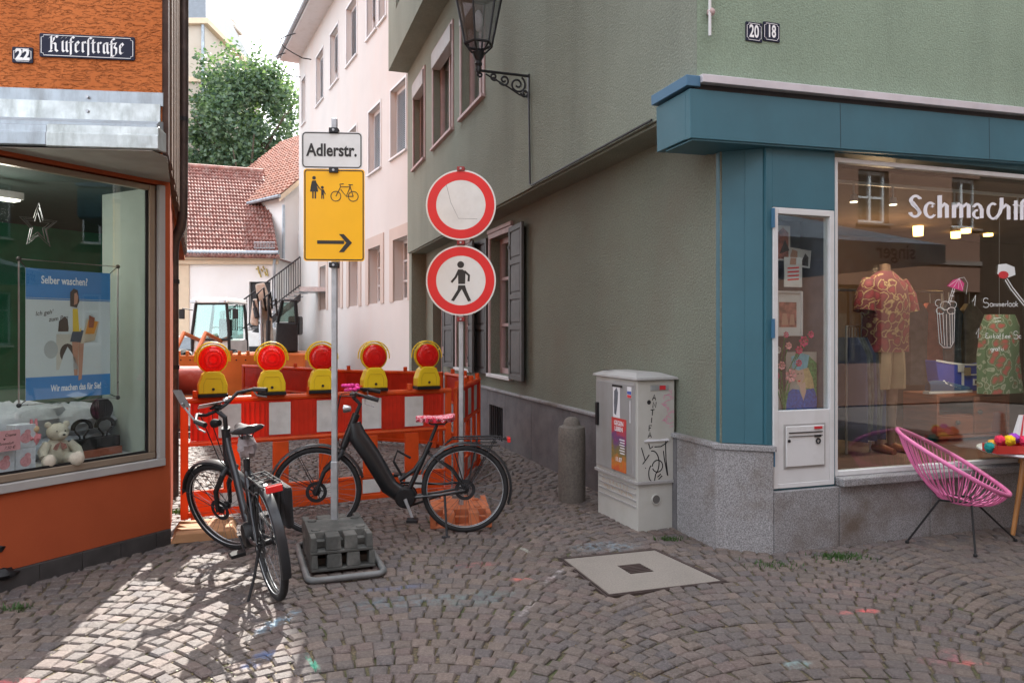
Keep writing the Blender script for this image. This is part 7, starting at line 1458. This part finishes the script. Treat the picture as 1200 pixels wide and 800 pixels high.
# more stock: folded stacks, a lamp, a mirror and hanging clothes deeper in the shop
for k, (px, c_, lab) in enumerate(((1090,(.20,.05,.04),'rust red jacket on the back rail of the clothes shop'),(1112,(.05,.09,.12),'dark petrol coat on the back rail of the clothes shop'),(1136,(.16,.13,.08),'olive jacket on the back rail of the clothes shop'),(1073,(.10,.10,.11),'charcoal coat hanging nearest the mannequin'))):
    p = SP_(px,400,2.0); t_ = thing('hanging_coat', lab, 'coat', MG @ T(p.x, 2.0, 0)); b = MB(); loft(b, [(0,1.0,.16,.10),(0,1.45,.15,.09),(0,1.80,.17,.08),(0,1.92,.06,.05)], 20, .07); obj('cloth', b, mat('coat_cloth_%s' % 'abcd'[k], c_, .9, var=.3, vs=9, bump=.4, bs=12, bd=.01), t_, smooth=True); obj('hanger', MB().tube([(0,0,1.92),(0,0,2.05)], .005, 5), m_chrome, t_)
o = thing('back_rail', 'long metal back rail crossing the clothes shop behind the bag', 'clothes rail', MG @ T(2.2, 2.0, 0)); obj('rail', MB().tube([(-.6,0,2.05),(2.0,0,2.05)], .014, 8), m_chrome, o)
for x_ in (-.6, 2.0): obj('post', MB().tube([(x_,0,.52),(x_,0,2.05)], .014, 8), m_chrome, o)
# white floor cube, dark wall picture
p = SP_(1045,490,1.1); o = obj('display_cube', MB().box(-.1,.1,0,.2,0,.3), m_cards, None, MG @ T(p.x-.1,1.25,FZ), bevel=.005); tag(o, 'small pale display cube behind the mannequin legs', 'cube')
# ------------------------------------------------------------------ painted shop name and chalk drawings on the glass (1.5 mm in front)
YG = .0335
def GP(px, py): q = GO(px,py,.034); return (q.x, q.z)
m_lett = mat('white_vinyl', (.80,.80,.84), .4, var=.02); m_chalk = mat('white_chalk_pen', (.68,.70,.70), .8)
sn_ = thing('shop_name', 'white painted shop name letters across the clothes shop window', 'lettering')
SY = lambda x: 0
def fat(parts, thin=2.0):
    for (nm, L) in parts:
        b_ = MB()
        for (pts_, w) in L:
            P_ = []; 
            for (x, y) in pts_: P_.append(GP(1064+(x-40)/8.0*1.0, 180+y/8.0))
            # broad horizontal pen: thick stems, thin joins
            ww = w/8.0*6.6/FPX/2; b_.ribbon(P_, .01, .0008, YG, nib=(ww, ww*.12)); b_.ribbon(P_, ww*1.05, .0008, YG-.0004)
        obj(nm, b_, m_lett, sn_, MG)
def cv(cx, cy, rx, ry, a0, a1, n=14): return [(cx+rx*cos(radians(a0+(a1-a0)*i/n)), cy-ry*sin(radians(a0+(a1-a0)*i/n))) for i in range(n+1)]
fat([
 ('letter_s', [(cv(112,440,44,42,20,180)+[(72,452),(90,485),(125,515),(150,545)], 42), ([(80,450),(110,490),(140,530),(150,552)]+cv(106,550,44,40,0,-180), 42)]),
 ('letter_c', [(cv(250,530,48,68,50,320,20), 40), ([(276,492),(262,500)], 34)]),
 ('letter_h', [([(338,392),(338,602)], 50), ([(355,500),(385,468),(405,490),(405,602)], 44)]),
 ('letter_m', [([(472,480),(472,602)], 48), ([(490,500),(520,470),(540,490),(540,602)], 44), ([(556,500),(590,470),(610,490),(610,602)], 44)]),
 ('letter_a', [(cv(690,515,34,40,160,0,8)+[(732,520),(732,605)], 44), (cv(690,568,34,36,80,300,12), 36)]),
 ('letter_c', [(cv(838,540,46,70,60,310,20), 40)]),
 ('letter_h', [([(918,415),(918,500),(900,560),(860,612)], 46), ([(930,510),(960,478),(984,500),(984,618)], 44)]),
 ('letter_t', [([(1052,440),(1052,622)], 44), ([(1022,482),(1085,486)], 20)]),
 ('letter_f', [(cv(1140,470,32,36,60,180,8)+[(1108,622)], 44), ([(1085,490),(1160,494)], 20)]),
 ('letter_a', [(cv(1230,530,34,40,160,0,8)+[(1262,620)], 44), (cv(1222,580,34,36,80,300,12), 36)]),
])
def chalkdraw(name, label, cat, L, w=.006, m=None):
    t_ = thing(name, label, cat); b_ = MB()
    for st in L: b_.ribbon([GP(*p) for p in st], w, .0006, YG+.0002)
    obj('strokes', b_, m or m_chalk, t_, MG, kind='stuff'); return t_
mk = chalkdraw('milkshake_drawing', 'white line drawing of a milkshake glass painted on the shop glass', 'drawing', [[(1098,362),(1101,402),(1106,407),(1114,407),(1118,400),(1119,362)],[(1101,366),(1104,403)],[(1105,367),(1107,405)],[(1109,368),(1110,406)],[(1113,367),(1114,405)],[(1116,366),(1116,402)],cv(1102,364,5,4,0,330,10),cv(1115,364,5,4,0,330,10),cv(1108,358,6,5,0,330,12),cv(1100,355,4,4,60,260,8),cv(1117,357,4,4,-80,120,8),[(1113,356),(1119,338)],[(1111,355),(1117,337)],[(1112,352),(1116,353)],[(1114,346),(1118,347)],[(1115,341),(1119,342)]], .0045)
b = MB(); b.prism([GP(*p) for p in ((1110,335),(1117,328),(1124,326),(1130,332),(1128,341),(1119,338))], YG-.0006, YG); obj('painted_umbrella', b, mat('pink_glass_paint', (.62,.05,.20), .6), mk, MG); b = MB()
for q in range(4): b.ribbon([GP(1124,326), GP(1112+5.5*q,335+1.5*q)], .003, .0005, YG-.0012)
b.ribbon([GP(1124,326), GP(1130,325), GP(1134,332), GP(1132,345)], .003, .0005, YG-.0012); obj('umbrella_ribs', b, m_chalk, mk, MG)
def word(txt, x, y, s, slant=-1):
    D = {'S':[(cv(3,-6,2.6,2.6,30,250,8)+cv(3,-1.5,3,2.6,80,-150,8))], 'o':[cv(1.6,-1.6,1.6,1.7,90,450,10)], 'm':[[(0,0),(.3,-3),(1.6,-2.6),(1.6,0)],[(1.6,-2.4),(3,-2.8),(3.2,0)]], 'e':[[(0,-1.6),(2.6,-1.8)]+cv(1.5,-1.5,1.4,1.5,20,320,8)], 'r':[[(0,0),(.2,-3)],[(.2,-2),(1.8,-3)]], 'l':[[(.3,0),(.5,-6)]], 'c':[cv(1.5,-1.5,1.5,1.5,50,310,8)], 'k':[[(.2,0),(.2,-5.5)],[(2.2,-3),(.3,-1.5),(2.3,0)]], 'E':[cv(2,-4.5,1.8,1.5,40,260,6)+cv(2,-1.5,2.2,1.6,90,320,6)], 'i':[[(.2,0),(.3,-3)],[(.3,-4),(.4,-4.4)]], 's':[[(2,-3),(.4,-2.4),(2,-1),(.2,0)]], 'a':[cv(1.4,-1.5,1.4,1.5,0,360,8),[(2.8,-3),(3,0)]], 'f':[[(1.8,-5.6),(.8,-5),(.8,1.5)],[(0,-3),(2,-3)]], 'g':[cv(1.4,-1.5,1.4,1.5,0,360,8),[(2.8,-3),(2.8,1.5),(.5,2)]], 't':[[(1,-5),(1,0)],[(0,-3.2),(2.2,-3.2)]], '1':[[(-1,-3),(2,-9),(1,1)]], 'h':[[(.2,0),(.3,-6)],[(.3,-2.5),(2,-3),(2.2,0)]], ' ':[]}
    W = {'S':7,'m':4.2,'l':1.4,'i':1.2,' ':3,'1':5,'E':5,'r':2.2}; L = []
    for ch in txt:
        for st in D[ch]: L.append([(x+a*s, y+c*s) for a, c in st])
        x += W.get(ch, 3.6)*s
    return L
chalkdraw('window_writing', 'hand painted white offer text on the shop glass above the bag', 'writing', word('1',1141,357,1.25)+word('Sommerlook',1152,359,1.15), .005)
chalkdraw('window_writing', 'lower hand painted white text line next to the milkshake drawing', 'writing', [[(1165,373),(1173,372)],[(1166,377),(1173,376)]]+word('1',1145,395,1.2)+word('Eiskaffee Sc',1155,396,.95)+word('gratis',1161,411,.95), .0045)
chalkdraw('lolly_painting', 'white painted straw with a red cherry at the right of the shop glass', 'drawing', [[(1178,328),(1184,338),(1192,348),(1200,358)],[(1180,326),(1187,337),(1194,346),(1202,356)]], .009); 
cp = bpy.data.objects['lolly_painting']; b = MB(); b.prism([GP(*p) for p in ((1170,310),(1179,309),(1189,313),(1190,322),(1182,325),(1169,321))], YG, YG+.0008); obj('painted_cream', b, m_chalk, cp, MG); b = MB(); b.prism([GP(1176+6*cos(a/12*2*pi), 322+4.5*sin(a/12*2*pi)) for a in range(12)], YG-.0008, YG-.0002); obj('painted_cherry', b, m_red, cp, MG)

# ------------------------------------------------------------------ cafe parasol across the street, mirrored in the display case
pz = thing('cafe_parasol', 'white square parasol with lettered edge standing across the street, mirrored in the display case', 'parasol', MG @ T(2.95, -3.6) @ rotz(pi))
hw_, zt_, zv = 1.5, 3.15, 2.62; q0 = [(-hw_,-hw_,zv),(hw_,-hw_,zv),(hw_,hw_,zv),(-hw_,hw_,zv)]
m_par = transl('parasol_cloth', (.62,.68,.74), .3, .8)
b = MB(); b.hexa([Vector(v) for v in q0], [Vector((v[0]*.04,v[1]*.04,zt_)) for v in q0]); cn_ = obj('canopy', b, m_par, pz)
b = MB().box(-hw_,hw_,-hw_-.004,-hw_,zv-.22,zv).box(-hw_,hw_,hw_,hw_+.004,zv-.22,zv).box(-hw_-.004,-hw_,-hw_,hw_,zv-.22,zv).box(hw_,hw_+.004,-hw_,hw_,zv-.22,zv); va = obj('valance', b, m_par, pz, kind='stuff')
obj('lettering', text_mb('singer', .24, .001, .004), mat('lettering_blue', (.02,.05,.16), .6), va, T(-.75, -hw_-.006, zv-.11)); obj('pole', MB().tube([(0,0,.05),(0,0,zt_)], .03, 10), m_white, pz); obj('base', MB().lathe([(.0,0),(.32,0),(.32,.06),(.06,.09),(.0,.09)], 24, caps=False), m_conc, pz)
bpy.context.view_layer.update()
